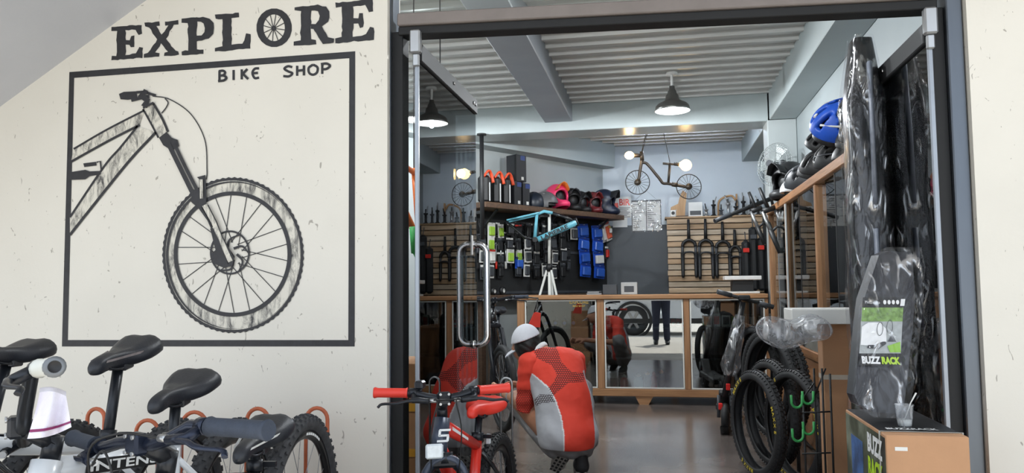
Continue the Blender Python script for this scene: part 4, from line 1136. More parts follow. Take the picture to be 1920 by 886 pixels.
for y in (yA+0.004, yB-0.02): MB().span((gx0+0.05, y, 0.02), (XR-0.02, y+0.012, GT-0.02)).build('end_panel', M_clear, gc)
MB().span((gx0+0.06, yA+0.03, 1.22), (XR-0.02, yB-0.03, 1.228)).build('shelf', M_clear, gc)
for i in range(3):
    a, b = ys[i]+0.05, ys[i+1]; m_ = (a+b)/2
    for k, (p, q) in enumerate(((a, m_+0.02), (m_-0.02, b))):
        pn = MB().span((gx0+0.012+0.012*k, p, 0.685), (gx0+0.017+0.012*k, q, GT-0.063)).build('pane', M_show_glass, gc)
        MB().span((gx0+0.009+0.012*k, (q if k == 0 else p)-0.006, 0.685), (gx0+0.020+0.012*k, (q if k == 0 else p)+0.006, GT-0.063)).build('pane_edge', M_blackp if i != 2 else M_alu, pn)
MB().span((gx0-0.006, ys[2]-0.035, 0.685), (gx0+0.004, ys[2]-0.004, GT-0.063)).build('alloy_strip', mat('white_alloy', (216, 218, 218), 0.35, 0.2), gc)
for i, (y, w, h, m, f, z, d) in enumerate(((4.5, .22, .07, M_blackp, M_white, 1.229, 'black'), (5.05, .2, .09, M_white, M_redpaint, 1.229, 'white and red'), (5.8, .25, .08, M_dgrey, M_white, 1.229, 'grey'), (4.55, .2, .12, M_dgrey, M_redpaint, .661, 'grey and red'), (5.2, .16, .16, M_white, M_blackp, .661, 'white and black'), (6.0, .25, .12, M_blackp, M_blue, .661, 'black and blue'), (6.8, .2, .16, M_white, M_green, .661, 'white and green'))):
    t = thing('boxed_part', f'{d} boxed part standing on the {"glass shelf" if z > 1 else "floor"} of tall showcase', 'box', (1.18, y, z))
    MB().span((1.12, y-w/2, z), (1.27, y+w/2, z+h), 0.003).build('carton_body', m, t); MB().span((1.1175, y-w*.35, z+h*.3), (1.1198, y+w*.35, z+h*.75)).build('printed_panel', f, t)
    MB().span((1.125, y-w/2+.006, z+h-.0003), (1.265, y+w/2-.006, z+h+.0015)).build('lid_flap', m, t)

# ---------------- helmets
_H = {}
def helmet_geo(kind):
    if kind in _H: return _H[kind]
    if kind == 'vented':
        def fn(P):
            d = ell_sd(P, (0, 0, 0), (0.150, 0.112, 0.118))
            d = np.maximum(d, -ell_sd(P, (0, 0, -0.02), (0.132, 0.096, 0.108)))
            d = np.maximum(d, -(P[..., 2]-0.01+0.10*np.clip(P[..., 0], 0, 1)*-1+0.03))
            for (y, x0, x1, r) in ((0, -0.02, 0.10, .011), (0.038, -0.06, 0.09, .012), (-0.038, -0.06, 0.09, .012), (0.072, -0.06, 0.05, .012), (-0.072, -0.06, 0.05, .012), (0.03, -.14, -.09, .012), (-0.03, -.14, -.09, .012)):
                Q = P*np.array([1, 1, 0]); c = np.maximum(cone_sd(Q, (x0, y*1.05, 0), (x1, y*0.75, 0), r*1.15, r*0.5), .02-P[..., 2]); d = np.maximum(d, -c)
            return d
        g = surface(fn, (-.17, -.13, -.05), (.17, .13, .135), 0.0065)
    elif kind == 'skate':
        def fn(P):
            d = ell_sd(P, (0, 0, 0), (0.140, 0.115, 0.135))
            d = np.maximum(d, -ell_sd(P, (0, 0, -0.02), (0.122, 0.098, 0.122)))
            d = np.maximum(d, -(P[..., 2]+0.045-0.05*(P[..., 0] > 0.06)))
            for (x, y) in ((.04, .03), (.04, -.03), (-.04, .03), (-.04, -.03), (0, .06), (0, -.06)):
                d = np.maximum(d, -ell_sd(P, (x, y, .12), (.022, .008, .05)))
            return d
        g = surface(fn, (-.16, -.13, -.07), (.16, .13, .15), 0.007)
    else:                                                    # full-face with chin bar and open front
        def fn(P):
            d = smin(ell_sd(P, (-.01, 0, 0.02), (0.145, 0.122, 0.135)), ell_sd(P, (0.07, 0, -0.10), (0.105, 0.09, 0.055)), 0.05)
            d = smin(d, ell_sd(P, (-.03, 0, -0.07), (0.115, 0.11, 0.08)), 0.05)
            inn = smin(ell_sd(P, (-.015, 0, 0.01), (0.122, 0.10, 0.115)), ell_sd(P, (0.05, 0, -0.11), (0.10, 0.068, 0.09)), .04)
            d = np.maximum(d, -inn)
            d = np.maximum(d, -ell_sd(P, (0.16, 0, 0.0), (0.12, 0.098, 0.06)))
            d = np.maximum(d, -(P[..., 2]+0.135))
            return d
        g = surface(fn, (-.18, -.14, -.16), (.20, .14, .17), 0.008)
    _H[kind] = g; return g
def helmet(kind, label, p, yaw, m, accent=None, pitch=0, roll=0, scale=1.0, visor=None, group=None):
    V, Fc = helmet_geo(kind)
    t = thing('full_face_helmet' if kind == 'full' else 'bike_helmet', label, 'helmet', p, group=group)
    z = {'vented': 0.035, 'skate': 0.046, 'full': 0.136}[kind]*scale
    M = Matrix.Translation(Vector(p)+Vector((0, 0, z))) @ Euler((R_(roll), R_(pitch), R_(yaw))).to_matrix().to_4x4() @ Matrix.Scale(scale, 4)
    mb = MB(); mb.v = [tuple(v) for v in V]; mb.f = [tuple(int(i) for i in f) for f in Fc]; mb.sm = [True]*len(mb.f); mb.mi = [0]*len(mb.f)
    sh = mb.xf(M).build('helmet_shell', m, t)
    if kind == 'full':
        vm = visor or accent or m
        mb = MB(); q = [(0.06+0.11*v-(0.0 if abs(u-.5) < .3 else 0.015), (u-.5)*(0.19-0.05*v), 0.115+0.015*v-0.10*(u-.5)**2*3+.008) for v in (0, .5, 1) for u in (0, .25, .5, .75, 1)]
        mb.add([M @ Vector(p) for p in q]+[M @ (Vector(p)+Vector((0, 0, -.006))) for p in q], [f for r in range(2) for c in range(4) for f in ((r*5+c, r*5+c+1, r*5+c+6, r*5+c+5), (15+r*5+c, 15+r*5+c+5, 15+r*5+c+6, 15+r*5+c+1))]+[(10, 11, 26, 25), (11, 12, 27, 26), (12, 13, 28, 27), (13, 14, 29, 28)], True)
        mb.build('visor', vm, t)
        mb = MB(); mb.ell((0, 0, 0), (0.105, 0.088, 0.11), 14, 10); mb.xf(M @ Matrix.Translation((-.02, 0, 0.0))).build('padding', M_blackp, t)
    else:
        mb = MB(); mb.ell((0, 0, 0.0), (0.118, 0.088, 0.095), 14, 6, lo=0); mb.xf(M @ Matrix.Translation((0, 0, -0.02))).build('padding', M_blackp, t)
        for s in (-1, 1): MB().tube([M @ Vector(q) for q in ((0.03, s*.09, -.01), (0.01, s*.075, -.035*(1 if kind == 'vented' else 1.2)), (-.04, s*.085, -.01))], 0.004, 5).build('strap', M_blackp, t)
    if accent and kind != 'full':
        mb = MB()
        for s in (-1, 1): mb.tube(bez([M @ Vector(q) for q in ((.13, s*.03, .03), (.06, s*.085, .055), (-.06, s*.085, .06), (-.13, s*.03, .04))], 5), 0.011, 8, flat=.6)
        mb.build('accent_band', accent, t)
    return t
GH = 'helmets on top of the tall showcase'
hl_ = [(4.20, M_blackp, None, 'glossy black vented helmet nearest the door on top of showcase', 'vented', 1.15), (4.48, M_blackp, None, 'second black vented helmet from the door on showcase top', 'vented', 1.1), (4.78, M_blue, M_white, 'bright blue and white vented helmet on top of showcase', 'vented', 1.2),
       (5.10, M_blackp, M_dgrey, 'black grey-banded helmet just behind the blue helmet', 'vented', 1.1), (5.42, M_blackp, None, 'black vented helmet in the middle of showcase top', 'vented', 1.1), (5.74, M_blackp, M_white, 'black and white helmet on the showcase top', 'vented', 1.15), (6.08, M_dgrey, None, 'dark grey vented helmet towards the column on showcase top', 'vented', 1.1)]
for i, (y, m, a, lb, kd, s) in enumerate(hl_):
    s *= 1.12
    if i == 2: helmet(kd, lb, (1.07, y-.14, GT+0.16), 12, m, a, -8, 48, s, group=GH)
    else: helmet(kd, lb, (1.13+0.03*(i % 2), y, GT+0.025), -20+25*(i % 3), m, a, 0, 22, s, group=GH)
for i_ in range(4): helmet('vented', f'black helmet stacked on the showcase helmets, {ORD[i_]} from the door', (1.12, 4.30+.36*i_, GT+.17), -25+20*i_, M_blackp, None if i_ % 2 else M_dgrey, 0, 40, 1.1, group=GH)
helmet('vented', 'black helmet lying under the blue helmet on showcase', (1.17, 4.80, GT), 150, M_blackp, None, group=GH)
helmet('full', 'black full-face helmet with white script at far end of showcase top', (1.10, 6.75, GT), 215, M_blackp, None, scale=1.15, group=GH)
helmet('vented', 'white and black vented helmet near the fan on showcase', (1.12, 6.42, GT), 190, mat('white_gloss_shell', (214, 216, 218), 0.25), M_blackp, scale=1.05, group=GH)
# green post with two white knobs
p = atX(1498, 298, 1.12); t = thing('green_pump', 'small green pump with two white round knobs on showcase top', 'pump', (1.13, 6.25, GT+0.12))
p = Vector((1.2, 5.95, GT)); t.location = p; t.matrix_basis = Matrix.Translation(p)
MB().cyl(p, p+Vector((0, 0, .27)), 0.028, 14).build('pump_barrel', M_green, t)
MB().box(p+Vector((0, 0, .28)), (0.04, 0.10, 0.035), None, 0.006).build('pump_head', M_blackp, t)
for s in (-1, 1): MB().cyl(p+Vector((-.01, s*.06, .29)), p+Vector((-.01, s*.095, .30)), 0.026, 14).build('knob', M_white_plastic, t)
# wall fan on the column
fp = atD(1452, 308, 6.95); fn_ = thing('wall_fan', 'grey caged oscillating fan on the column above the showcase', 'fan', fp)
ax = Vector((-0.75, -0.62, 0.1)).normalized()
mb = MB()
for r in (0.05, 0.11, 0.165, 0.20): mb.torus(fp+ax*(0.07*(1-(r/0.2)**2)), ax, r, 0.0028, 36, 5)
u, w = frame_of(ax)
for k in range(40):
    a = 2*math.pi*k/40; d = u*math.cos(a)+w*math.sin(a); mb.tube([fp+ax*0.07+d*.03, fp+ax*0.055+d*.1, fp+d*.20, fp-ax*.06+d*.15, fp-ax*.09+d*.05], 0.0013, 4, cap=False)
mb.build('cage', mat('grey_wire', (150, 156, 156), 0.4, 0.4), fn_)
for k in range(3):
    a = 2*math.pi*k/3; d = u*math.cos(a)+w*math.sin(a); e = ax.cross(d); mb = MB(); mb.add([fp+d*.03-e*.02+ax*.01, fp+d*.17-e*.06-ax*.01, fp+d*.17+e*.06+ax*.02, fp+d*.03+e*.02], [(0, 1, 2, 3)]); mb.add([fp+d*.03-e*.02+ax*.007, fp+d*.17-e*.06-ax*.013, fp+d*.17+e*.06+ax*.017, fp+d*.03+e*.02-ax*.003], [(3, 2, 1, 0)]); mb.build('blade', mat('grey_blade', (132, 140, 140), 0.4), fn_)
MB().tube([fp+ax*.075, fp-ax*.02], 0.03, 14).build('hub_cap', M_dgrey, fn_)
MB().tube([fp-ax*.09, fp-ax*.19], [0.06, 0.05], 14).build('motor', M_dgrey, fn_)
MB().tube([fp-ax*.15, fp-ax*.15+Vector((0, 0, -.12)), Vector((1.20, 7.6, fp.z-.16))], 0.014, 10).build('bracket', M_dgrey, fn_)

# ---------------- pendant lamps (lit)
M_shade = mat('brushed_nickel_shade', (128, 128, 126), 0.3, 0.75, 0.08)
M_led = emit('white_lamp', (226, 240, 255), 5)
def pendant(px, py, D, label, pos=None, watts=56):
    p = pos or atD(px, py, D)
    t = thing('pendant_lamp', label, 'lamp', (p[0], p[1], HC-0.05), group='metal pendant lamps')
    b = Vector((p[0], p[1], p[2]))
    MB().lathe([(0.0, 0.215), (0.022, 0.215), (0.024, 0.19), (0.036, 0.17), (0.04, 0.15), (0.054, 0.135), (0.060, 0.095), (0.085, 0.080), (0.125, 0.060), (0.141, 0.042), (0.145, 0.018), (0.150, 0.0), (0.146, 0.0), (0.141, 0.018), (0.137, 0.038), (0.122, 0.055), (0.08, 0.075), (0.055, 0.09), (0.048, 0.13)], b, n=36).build('lamp_shade', M_shade, t)
    MB().cyl(b+Vector((0, 0, .2)), Vector((b.x, b.y, HC-.045)), 0.011, 10).build('rod', M_white_plastic, t)
    MB().lathe([(0, 0), (0.05, 0.0), (0.05, 0.02), (0, 0.022)], (b.x, b.y, HC-0.066), n=20).build('ceiling_rose', M_white_plastic, t)
    MB().ell(b+Vector((0, 0, .06)), (0.032, 0.032, 0.038), 14, 8).build('bulb', M_led, t)
    ld = bpy.data.lights.new('lamp_light', 'POINT'); ld.energy = watts; ld.color = (0.93, 0.97, 1.0); ld.shadow_soft_size = 0.02
    lo = bpy.data.objects.new('lamp_light', ld); COL.objects.link(lo); lo.location = b+Vector((0, 0, -0.02)) - Vector(t.location); lo.parent = t
pl = atD(1261, 208, 6.47)
pendant(1261, 208, 6.47, 'brushed metal pendant lamp hanging before the cross beam')
pendant(0, 0, 0, 'brushed metal pendant lamp on the left beyond the tinted door', (-2.05, 6.45, pl.z))
pendant(0, 0, 0, 'added unseen metal pendant lamp just inside the entrance, right side', (-0.15, 3.62, pl.z+0.08), 34)  # added out of view above the header, lifts the dark interior
pendant(0, 0, 0, 'added unseen metal pendant lamp just inside the entrance, left side', (-1.75, 3.62, pl.z+0.08), 34)  # second added out-of-view pendant, also there to brighten the room

# added twin tube lamp, unseen behind the beam, brightens the back bay
t = thing('fill_tube_lamp', 'added twin tube fill lamp, unseen behind the cross beam', 'lamp', (0.2, 8.70, HC-.05))
MB().span((-.45, 8.64, HC-.085), (.85, 8.76, HC-.046), .004).build('housing', M_white_plastic, t)
for y_ in (8.67, 8.73): MB().cyl((-.42, y_, HC-.10), (.82, y_, HC-.10), .013, 10).build('tube', emit('fill_tube_glow', (222, 236, 255), 26), t)
# ---------------- bicycle-shaped pipe lamp hung behind the beam
M_pipe = mat('dark_bronze_pipe', (66, 60, 54), 0.4, 0.6, 0.15)
DL = 8.25; L = lambda x, y: atD(x, y, DL)
bl = thing('pipe_bicycle_lamp', 'bicycle-shaped dark pipe lamp with two glowing bulbs hung by cords', 'lamp', L(1240, 350))
mb = MB(); mb.tube(bez([L(1197, 341), L(1200, 320), L(1203, 303), L(1203, 289)], 4), 0.017, 10); mb.tube(bez([L(1202, 305), L(1210, 305), L(1217, 311), L(1236, 334), L(1243, 343), L(1253, 344), L(1268, 347), L(1290, 351)], 4), 0.016, 10)
mb.tube([L(1253, 344), L(1256, 305)], 0.014, 10); mb.tube([L(1243, 306), L(1266, 308)], 0.013, 10); mb.cyl(L(1260, 345), L(1270, 347), 0.024); mb.cyl(L(1204, 301), L(1203, 284), 0.022)
mb.build('pipe_frame', M_pipe, bl)
for (c, r) in (((1195.5, 341.5), 22.5), ((1291.5, 349.5), 23.2)):
    C0 = L(*c); rr = (L(c[0]+r, c[1])-C0).length
    mb = MB(); mb.torus(C0, HAX, rr, 0.005, 40, 6); wv = mb.build('wheel_ring', M_blackp, bl)
    mb = MB()
    for k in range(18):
        a = 2*math.pi*k/18; d = HRX*math.cos(a)+Vector((0, 0, 1))*math.sin(a); mb.tube([C0+d*.02, C0+d*rr], 0.0022, 4, cap=False)
    mb.build('spokes', M_dgrey, wv)['kind'] = 'stuff'
    MB().lathe([(0, -.02), (.034, -.02), (.034, .02), (0, .02)], C0, HAX, 16).build('hub', M_pipe, wv)
M_bulb1 = emit('glowing_clear_bulb', (255, 214, 150), 14); M_bulb2 = emit('glowing_globe_bulb', (255, 206, 124), 5.5)
MB().tube([L(1203, 291), L(1189, 291)], 0.022, 12).build('socket', M_pipe, bl); MB().tube([L(1264, 307), L(1274, 308)], 0.02, 12).build('socket', M_pipe, bl)
MB().ell(L(1180, 291), (0.05, 0.042, 0.042), 14, 10).build('bulb', M_bulb1, bl); mb = MB(); mb.ell(L(1286, 309.5), 0.062, 18, 12); mb.tube([L(1273, 308), L(1278, 308.5)], [0.02, 0.035], 12); mb.build('bulb', M_bulb2, bl)
for c, e in ((L(1180, 293), .6), (L(1286, 311), .8)):
    ld = bpy.data.lights.new('bulb_light', 'POINT'); ld.energy = e; ld.color = (1, 0.72, 0.4); ld.shadow_soft_size = 0.05
    lo = bpy.data.objects.new('bulb_light', ld); COL.objects.link(lo); lo.location = c-HAX*0.09-Vector(bl.location); lo.parent = bl
top = lambda x: Vector((atD(x, 245, DL).x, atD(x, 245, DL).y, HC-0.04))
for a, b in ((1218, (1203, 285)), (1222, (1204, 285)), (1239, (1256, 304))): MB().tube([top(a), L(*b)], 0.0035, 5).build('cord', M_blackp, bl)

# ---------------- back wall: notices
yw = YB-0.006
def pxbox(px0, py0, px1, py1, Y): return atY(px0, py1, Y), atY(px1, py0, Y)
a, b = pxbox(1149, 368, 1183, 426, yw)
t = thing('wall_notice', 'white tax-office notice with red heading pinned on the back wall', 'poster', ((a.x+b.x)/2, yw, a.z))
MB().span((a.x, yw-.003, a.z+.12), (b.x, yw, b.z)).build('sheet', M_white, t)
MB().span((a.x, yw-.001, a.z), (a.x+.19, yw+.002, a.z+.2)).build('lower_sheet', M_white, t)
mb = MB(); text_on(mb, 'BIR', (a.x+.09, yw-.005, b.z-.115), (1, 0, 0), (0, 0, 1), w=.14, h=.085, bold=.03); mb.build('heading', M_redpaint, t)
MB().span((a.x+.005, yw-.005, b.z-.22), (a.x+.075, yw-.003, b.z-.08)).build('red_block', mat('faded_red', (206, 84, 74), .6), t)
mb = MB()
for k in range(7): mb.span((a.x+.09, yw-.0045, b.z-.15-.02*k), (b.x-.015-.02*(k % 3), yw-.003, b.z-.143-.02*k))
mb.build('printed_lines', M_dgrey, t)['kind'] = 'stuff'
a, b = pxbox(1185, 374, 1239, 434, yw)
t = thing('framed_permit', 'permit sheets in crinkled plastic hung below the pipe bicycle', 'poster', ((a.x+b.x)/2, yw, a.z))
MB().span((a.x, yw-.006, a.z), (b.x, yw, b.z)).build('backing', M_dgrey, t)
MB().span((a.x+.01, yw-.009, a.z+.01), ((a.x+b.x)/2-.005, yw-.0065, b.z-.02)).build('sheet', M_white, t); MB().span(((a.x+b.x)/2+.005, yw-.009, a.z+.01), (b.x-.01, yw-.0065, b.z-.02)).build('sheet', M_white, t)
mb = MB()
for k in range(12):
    for s in (0, 1): x_ = (a.x+.02, (a.x+b.x)/2+.015)[s]; mb.span((x_, yw-.0096, b.z-.06-.027*k), (x_+.11-.03*((k*3+s) % 4), yw-.0093, b.z-.053-.027*k))
mb.build('printed_lines', M_dgrey, t)['kind'] = 'stuff'
def cr_(u, v): return Vector((a.x-.006+u*(b.x-a.x+.012), yw-.014-.008*math.sin(u*17+v*9)*math.sin(v*23+u*5), a.z-.01+v*(b.z-a.z+.02)))
MB().grid(cr_, 20, 24, False).build('plastic_cover', film('glossy_sleeve', (.95, .95, .95), .3, .15, .18), t)
MB().tube([Vector((a.x+.05, yw-.004, b.z)), Vector(((a.x+b.x)/2, yw-.004, b.z+.13)), Vector((b.x-.05, yw-.004, b.z))], 0.0012, 4).build('string', M_blackp, t)

# ---------------- slatted wooden panel with forks
yp = 9.86
pa, pb = atY(1253, 550, yp), atY(1440, 405, yp); pb.x = min(pb.x, XR-.05)
pn = thing('fork_display', 'pale pallet-wood slat panel with forks hung on it', 'display panel', ((pa.x+pb.x)/2, yp, 0))
zz = pb.z; k = 0
rp = random.Random(5)
while zz > 0.95:
    h = 0.072; MB().box(((pa.x+pb.x)/2, yp+rp.uniform(-.004, .004), zz-h/2), (pb.x-pa.x+rp.uniform(-.02, .0), 0.022, h-0.010), (0, 0, 0), .003).build('slat', (wood('pale_pallet_wood', (196, 172, 142), (160, 134, 104), 0), wood('tan_pallet_wood', (180, 150, 116), (144, 116, 84), 0), wood('grey_pallet_wood', (188, 172, 150), (152, 134, 112), 0))[k % 3], pn); zz -= h; k += 1
for x_ in (pa.x+.05, (pa.x+pb.x)/2, pb.x-.05): MB().span((x_-.04, yp+.014, 0.0), (x_+.04, yp+.05, pb.z-.005)).build('batten', M_darkwood, pn)
MB().span((pa.x-.02, yp-.03, pb.z), (pb.x+.02, YB-.01, pb.z+.022), .003).build('top_board', wood('tan_pallet_wood', (180, 150, 116), (144, 116, 84), 0), pn)
def fork(label, px, ytop, ybot, wpx, group, off=0.06, m=None, M=None, L=None):
    Y = yp-off; a, b = atY(px, ytop, Y), atY(px, ybot, Y); H = a.z-b.z; w = wpx/1440*9.6/2
    t = thing('suspension_fork', label, 'fork', (a.x, Y, b.z), group=group); x = a.x; mm = m or M_blackp
    cz = b.z+H*0.62
    MB().tube([(x, Y, cz), (x, Y, a.z)], [0.022, 0.016], 12).build('steerer', mm, t)
    mb = MB(); mb.tube(bez([(x-w, Y, cz-.06), (x-w*.8, Y, cz-.012), (x, Y, cz+.02), (x+w*.8, Y, cz-.012), (x+w, Y, cz-.06)], 4), 0.026, 10, flat=.8); mb.build('crown', mm, t)
    for s in (-1, 1):
        MB().tube([(x+s*w, Y, cz-.04), (x+s*w, Y, b.z+H*.36)], 0.0165, 12).build('stanchion', M_dgrey, t)
        MB().tube([(x+s*w, Y, b.z+H*.42), (x+s*w, Y, b.z+.04), (x+s*w, Y-.015, b.z)], [0.024, 0.021, 0.014], 12).build('lower_leg', mm, t)
    MB().tube(bez([(x-w, Y, b.z+H*.36), (x-w*.6, Y-.02, b.z+H*.43), (x+w*.6, Y-.02, b.z+H*.43), (x+w, Y, b.z+H*.36)], 5), 0.013, 8).build('arch', mm, t)
    MB().tube([(x, Y, cz+.03), (x, yp-.012, cz+.05)], 0.006, 6).build('hook', M_dgrey, t)
    return t
for i, (px, yt, yb, w) in enumerate(((1290.5, 411, 520, 24), (1322, 410, 522, 24), (1354, 415, 520, 24), (1377, 430, 520, 18))):
    fork(('tall black suspension fork, leftmost on the slat panel', 'black suspension fork, second from left on slat panel', 'black suspension fork, third from left on slat panel', 'short black fork, rightmost on the slat panel')[i], px, yt, yb, w, 'forks hung on the slat panel')
# oddments along the top of the slat panel
zt = pb.z+.023; Yt = yp+.05
def onpanel(px): return Vector((atY(px, 400, Yt).x, Yt, zt))
p = onpanel(1278); t = thing('wooden_figure', 'brown plywood figure standing on the slat panel top', 'figurine', p)
mb = MB(); mb.prism([p+Vector(q) for q in ((-.09, 0, 0), (.04, 0, 0), (.05, 0, .14), (.06, 0, .2), (.07, 0, .3), (.02, 0, .34), (-.02, 0, .25), (-.04, 0, .17), (-.13, 0, .13), (-.14, 0, .07), (-.06, 0, .1))], (0, .02, 0)); mb.build('figure_body', wood('plywood', (186, 148, 104), (156, 118, 78), 2), t); MB().box(p+Vector((-.02, .01, .008)), (.2, .06, .016), None, .003).build('figure_base', M_darkwood, t)
p = onpanel(1304); boxed('display_card', 'white printed card standing on the slat panel top', 'card', (p.x-.085, p.y-.03, zt), (p.x+.085, p.y, zt+.18), M_white, (.1, .1, .9, .4), M_dgrey)
p = onpanel(1262); t = thing('roll_camera', 'small white round-lensed camera on the slat panel corner', 'camera', p); MB().box(p+Vector((0, 0, .045)), (.075, .06, .09), None, .012).build('camera_body', M_white_plastic, t); MB().cyl(p+Vector((0, -.031, .05)), p+Vector((0, -.042, .05)), .022, 14).build('camera_lens', M_blackp, t)
rp = random.Random(9)
for i, px in enumerate((1324, 1338, 1352, 1366, 1380, 1394, 1408, 1422)):
    p = onpanel(px)+Vector((0, rp.uniform(-.03, .03), 0)); m = (M_alu, M_blackp, M_dgrey, M_alu, M_blackp, M_blackp, M_dgrey, M_blackp)[i]; h = (.12, .2, .1, .22, .16, .24, .18, .2)[i]
    t = thing('hub_part', f'{("silver", "black", "dark grey", "silver", "black", "black", "dark grey", "black")[i]} hub part, {ORD[i]} from the card on slat panel top', 'bike part', p, group='hub parts along the slat panel top')
    MB().lathe([(0, 0), (.035, 0), (.035, .012), (.018, .02), (.016, h*.6), (.03, h*.65), (.03, h*.72), (.01, h*.75), (.01, h), (0, h)], p, n=14).build('hub_shell', m, t)
    MB().tube([p+Vector((0, 0, h*.7)), p+Vector((rp.uniform(-.05, .05), -.02, h+.04))], .008, 6).build('skewer', M_alu if i % 2 else M_blackp, t)
t = thing('wooden_bracket', 'bent plywood bracket among the hub parts on slat panel', 'bracket', onpanel(1366)+Vector((0, .08, 0))); p = onpanel(1366)+Vector((0, .08, 0))
MB().tube(bez([p+Vector((-.12, 0, .0)), p+Vector((-.10, 0, .2)), p+Vector((.04, 0, .26)), p+Vector((.1, 0, .2))], 5), .014, 6).build('bent_strip', wood('plywood', (186, 148, 104), (156, 118, 78), 2), t); MB().box(p+Vector((.11, 0, .14)), (.02, .03, .28), None, .002).build('upright', wood('plywood', (186, 148, 104), (156, 118, 78), 2), t)
# black handlebars and forks clustered at the far end of the showcase
def slant(label, px0, py0, px1, py1, D, name='black_handlebar'):
    a, b = atD(px0, py0, D), atD(px1, py1, D+.2); t = thing(name, label, 'handlebar', (a+b)/2)
    MB().tube([a, (a+b)/2, b], [.016, .019, .021], 10).build('bar_tube', M_blackp, t); MB().tube([a, a+(b-a)*.28], .021, 10).build('bar_grip', M_dgrey, t); MB().tube([b, b+Vector((.05, .12, -.16))], .014, 8).build('support_arm', M_blackp, t)
slant('long black handlebar jutting left from the showcase end', 1340, 414, 1446, 372, 6.8)
def hang_fork(label, x0, y0, x1, y1, D, w=.055):
    a, b = atD(x0, y0, D), atD(x1, y1, D-.1); ax = (b-a).normalized(); sd = ax.cross(HAX).normalized(); t = thing('suspension_fork', label, 'fork', b, group='forks at the showcase end'); c = a+(b-a)*.35
    MB().tube([a, c], [.014, .018], 10).build('steerer', M_blackp, t); MB().tube([c-sd*w, c, c+sd*w], .024, 10).build('crown', M_blackp, t)
    for s in (-1, 1): MB().tube([c+sd*s*w, c+sd*s*w+(b-c)*.5], .016, 10).build('stanchion', M_alu, t); MB().tube([c+sd*s*w+(b-c)*.45, b+sd*s*w], [.023, .018], 10).build('lower_leg', M_blackp, t)
    MB().tube([c+sd*w+(b-c)*.5, c+(b-c)*.42-HAX*.03, c-sd*w+(b-c)*.5], .012, 8).build('arch', M_blackp, t)
hang_fork('black fork with silver stanchions hanging at showcase end, nearer', 1424, 352, 1474, 470, 6.6)
hang_fork('black fork hanging at showcase end, farther', 1404, 360, 1444, 455, 6.9, .05)
for i, (x0, y0, h) in enumerate(((1399, 545, 95), (1413, 545, 120), (1427, 545, 100), (1441, 545, 150))):
    D = 9.0; a, b = atD(x0-6, y0, D), atD(x0+6, y0-h, D); t = thing('hanging_bag', f'black nylon bag hung right of the slat panel, {ORD[i]} from left', 'bag', ((a.x+b.x)/2, (a.y+b.y)/2, a.z), group='black bags hung right of the slat panel')
    MB().box((a+b)/2, ((b-a).x, .08, b.z-a.z), None, .03).build('bag_body', M_blackp, t); MB().box(Vector(((a.x+b.x)/2, a.y-.05, b.z-.12)), (.07, .02, .05), None, .004).build('bag_label', (M_redpaint, M_dgrey, M_redpaint, M_dgrey)[i], t); MB().tube([Vector(((a.x+b.x)/2, a.y, b.z)), Vector(((a.x+b.x)/2, a.y+.05, b.z+.1))], .006, 6).build('bag_loop', M_dgrey, t)
# things on the counter
ctz = CT+.001
p = atY(1392, 545, 7.8); t = thing('receipt_printer', 'white and black receipt printer on the right of counter', 'printer', (p.x, 7.8, ctz))
MB().span((p.x-.15, 7.68, ctz), (p.x+.15, 7.95, ctz+.02), .004).build('printer_base', M_white_plastic, t); MB().span((p.x-.10, 7.72, ctz+.02), (p.x+.10, 7.93, ctz+.13), .006).build('printer_body', M_blackp, t); MB().span((p.x-.17, 7.68, ctz+.13), (p.x+.17, 7.95, ctz+.17), .006).build('printer_lid', M_white_plastic, t)
p = atY(1178, 545, 7.85); boxed('parts_carton', 'grey-white open carton behind the middle of counter top', 'box', (p.x-.07, 7.8, ctz), (p.x+.09, 7.95, ctz+.12), mat('grey_white_card', (170, 172, 172), .6), (.2, .2, .8, .7), M_dgrey)
p = atY(1148, 545, 7.9); boxed('dark_carton', 'dark low carton left of the grey-white one on counter', 'box', (p.x-.09, 7.82, ctz), (p.x+.05, 7.97, ctz+.10), M_dgrey)
p = atY(1114, 545, 7.75); t = thing('stapler', 'silver stapler lying on the counter near its left half', 'stapler', (p.x, 7.75, ctz)); MB().box((p.x, 7.75, ctz+.008), (.15, .035, .016), None, .003).build('stapler_base', M_alu, t); MB().box((p.x, 7.75, ctz+.026), (.14, .03, .016), None, .004).build('stapler_arm', M_alu, t); MB().cyl((p.x+.06, 7.735, ctz+.02), (p.x+.06, 7.765, ctz+.02), .012, 10).build('hinge', M_dgrey, t)
# ================================================================ SLANTING WALL: SHELF, PEGBOARD, PRODUCTS
def dw(px, py, off): return atplane(px, py, PA+NW*off, NW)
RW = Matrix((DW, -NW, Vector((0, 0, 1)))).transposed()          # box frame: x along the wall, -y into the room
a, b = dw(893, 410, .02), dw(1146, 420, .02)
pg = thing('pegboard', 'black pegboard panel on the slanting wall below the shelf', 'panel', ((a.x+b.x)/2, (a.y+b.y)/2, 1.05))
c = (a+b)/2; ln = (b-a).length
MB().box((c.x, c.y, 1.56), (ln, .016, 1.0), RW).build('board', mat('black_pegboard', (30, 31, 32), .6), pg)
for z in (1.08, 1.56, 2.04): MB().box(Vector((c.x, c.y, z))+NW*.012, (ln, .01, .03), RW).build('rail', M_dgrey, pg)
a, b = dw(890, 388, .18), dw(1150, 402, .18)
sf = thing('wall_shelf', 'long dark plank shelf on the slanting wall carrying helmets', 'shelf', ((a.x+b.x)/2, (a.y+b.y)/2, 2.0))
c = (a+b)/2; SZ = 2.045; ln = (b-a).length
MB().box((c.x, c.y, SZ-.03), (ln, .35, .06), RW, .004).build('plank', wood('shelf_plank', (104, 78, 58), (74, 56, 44), 0), sf)
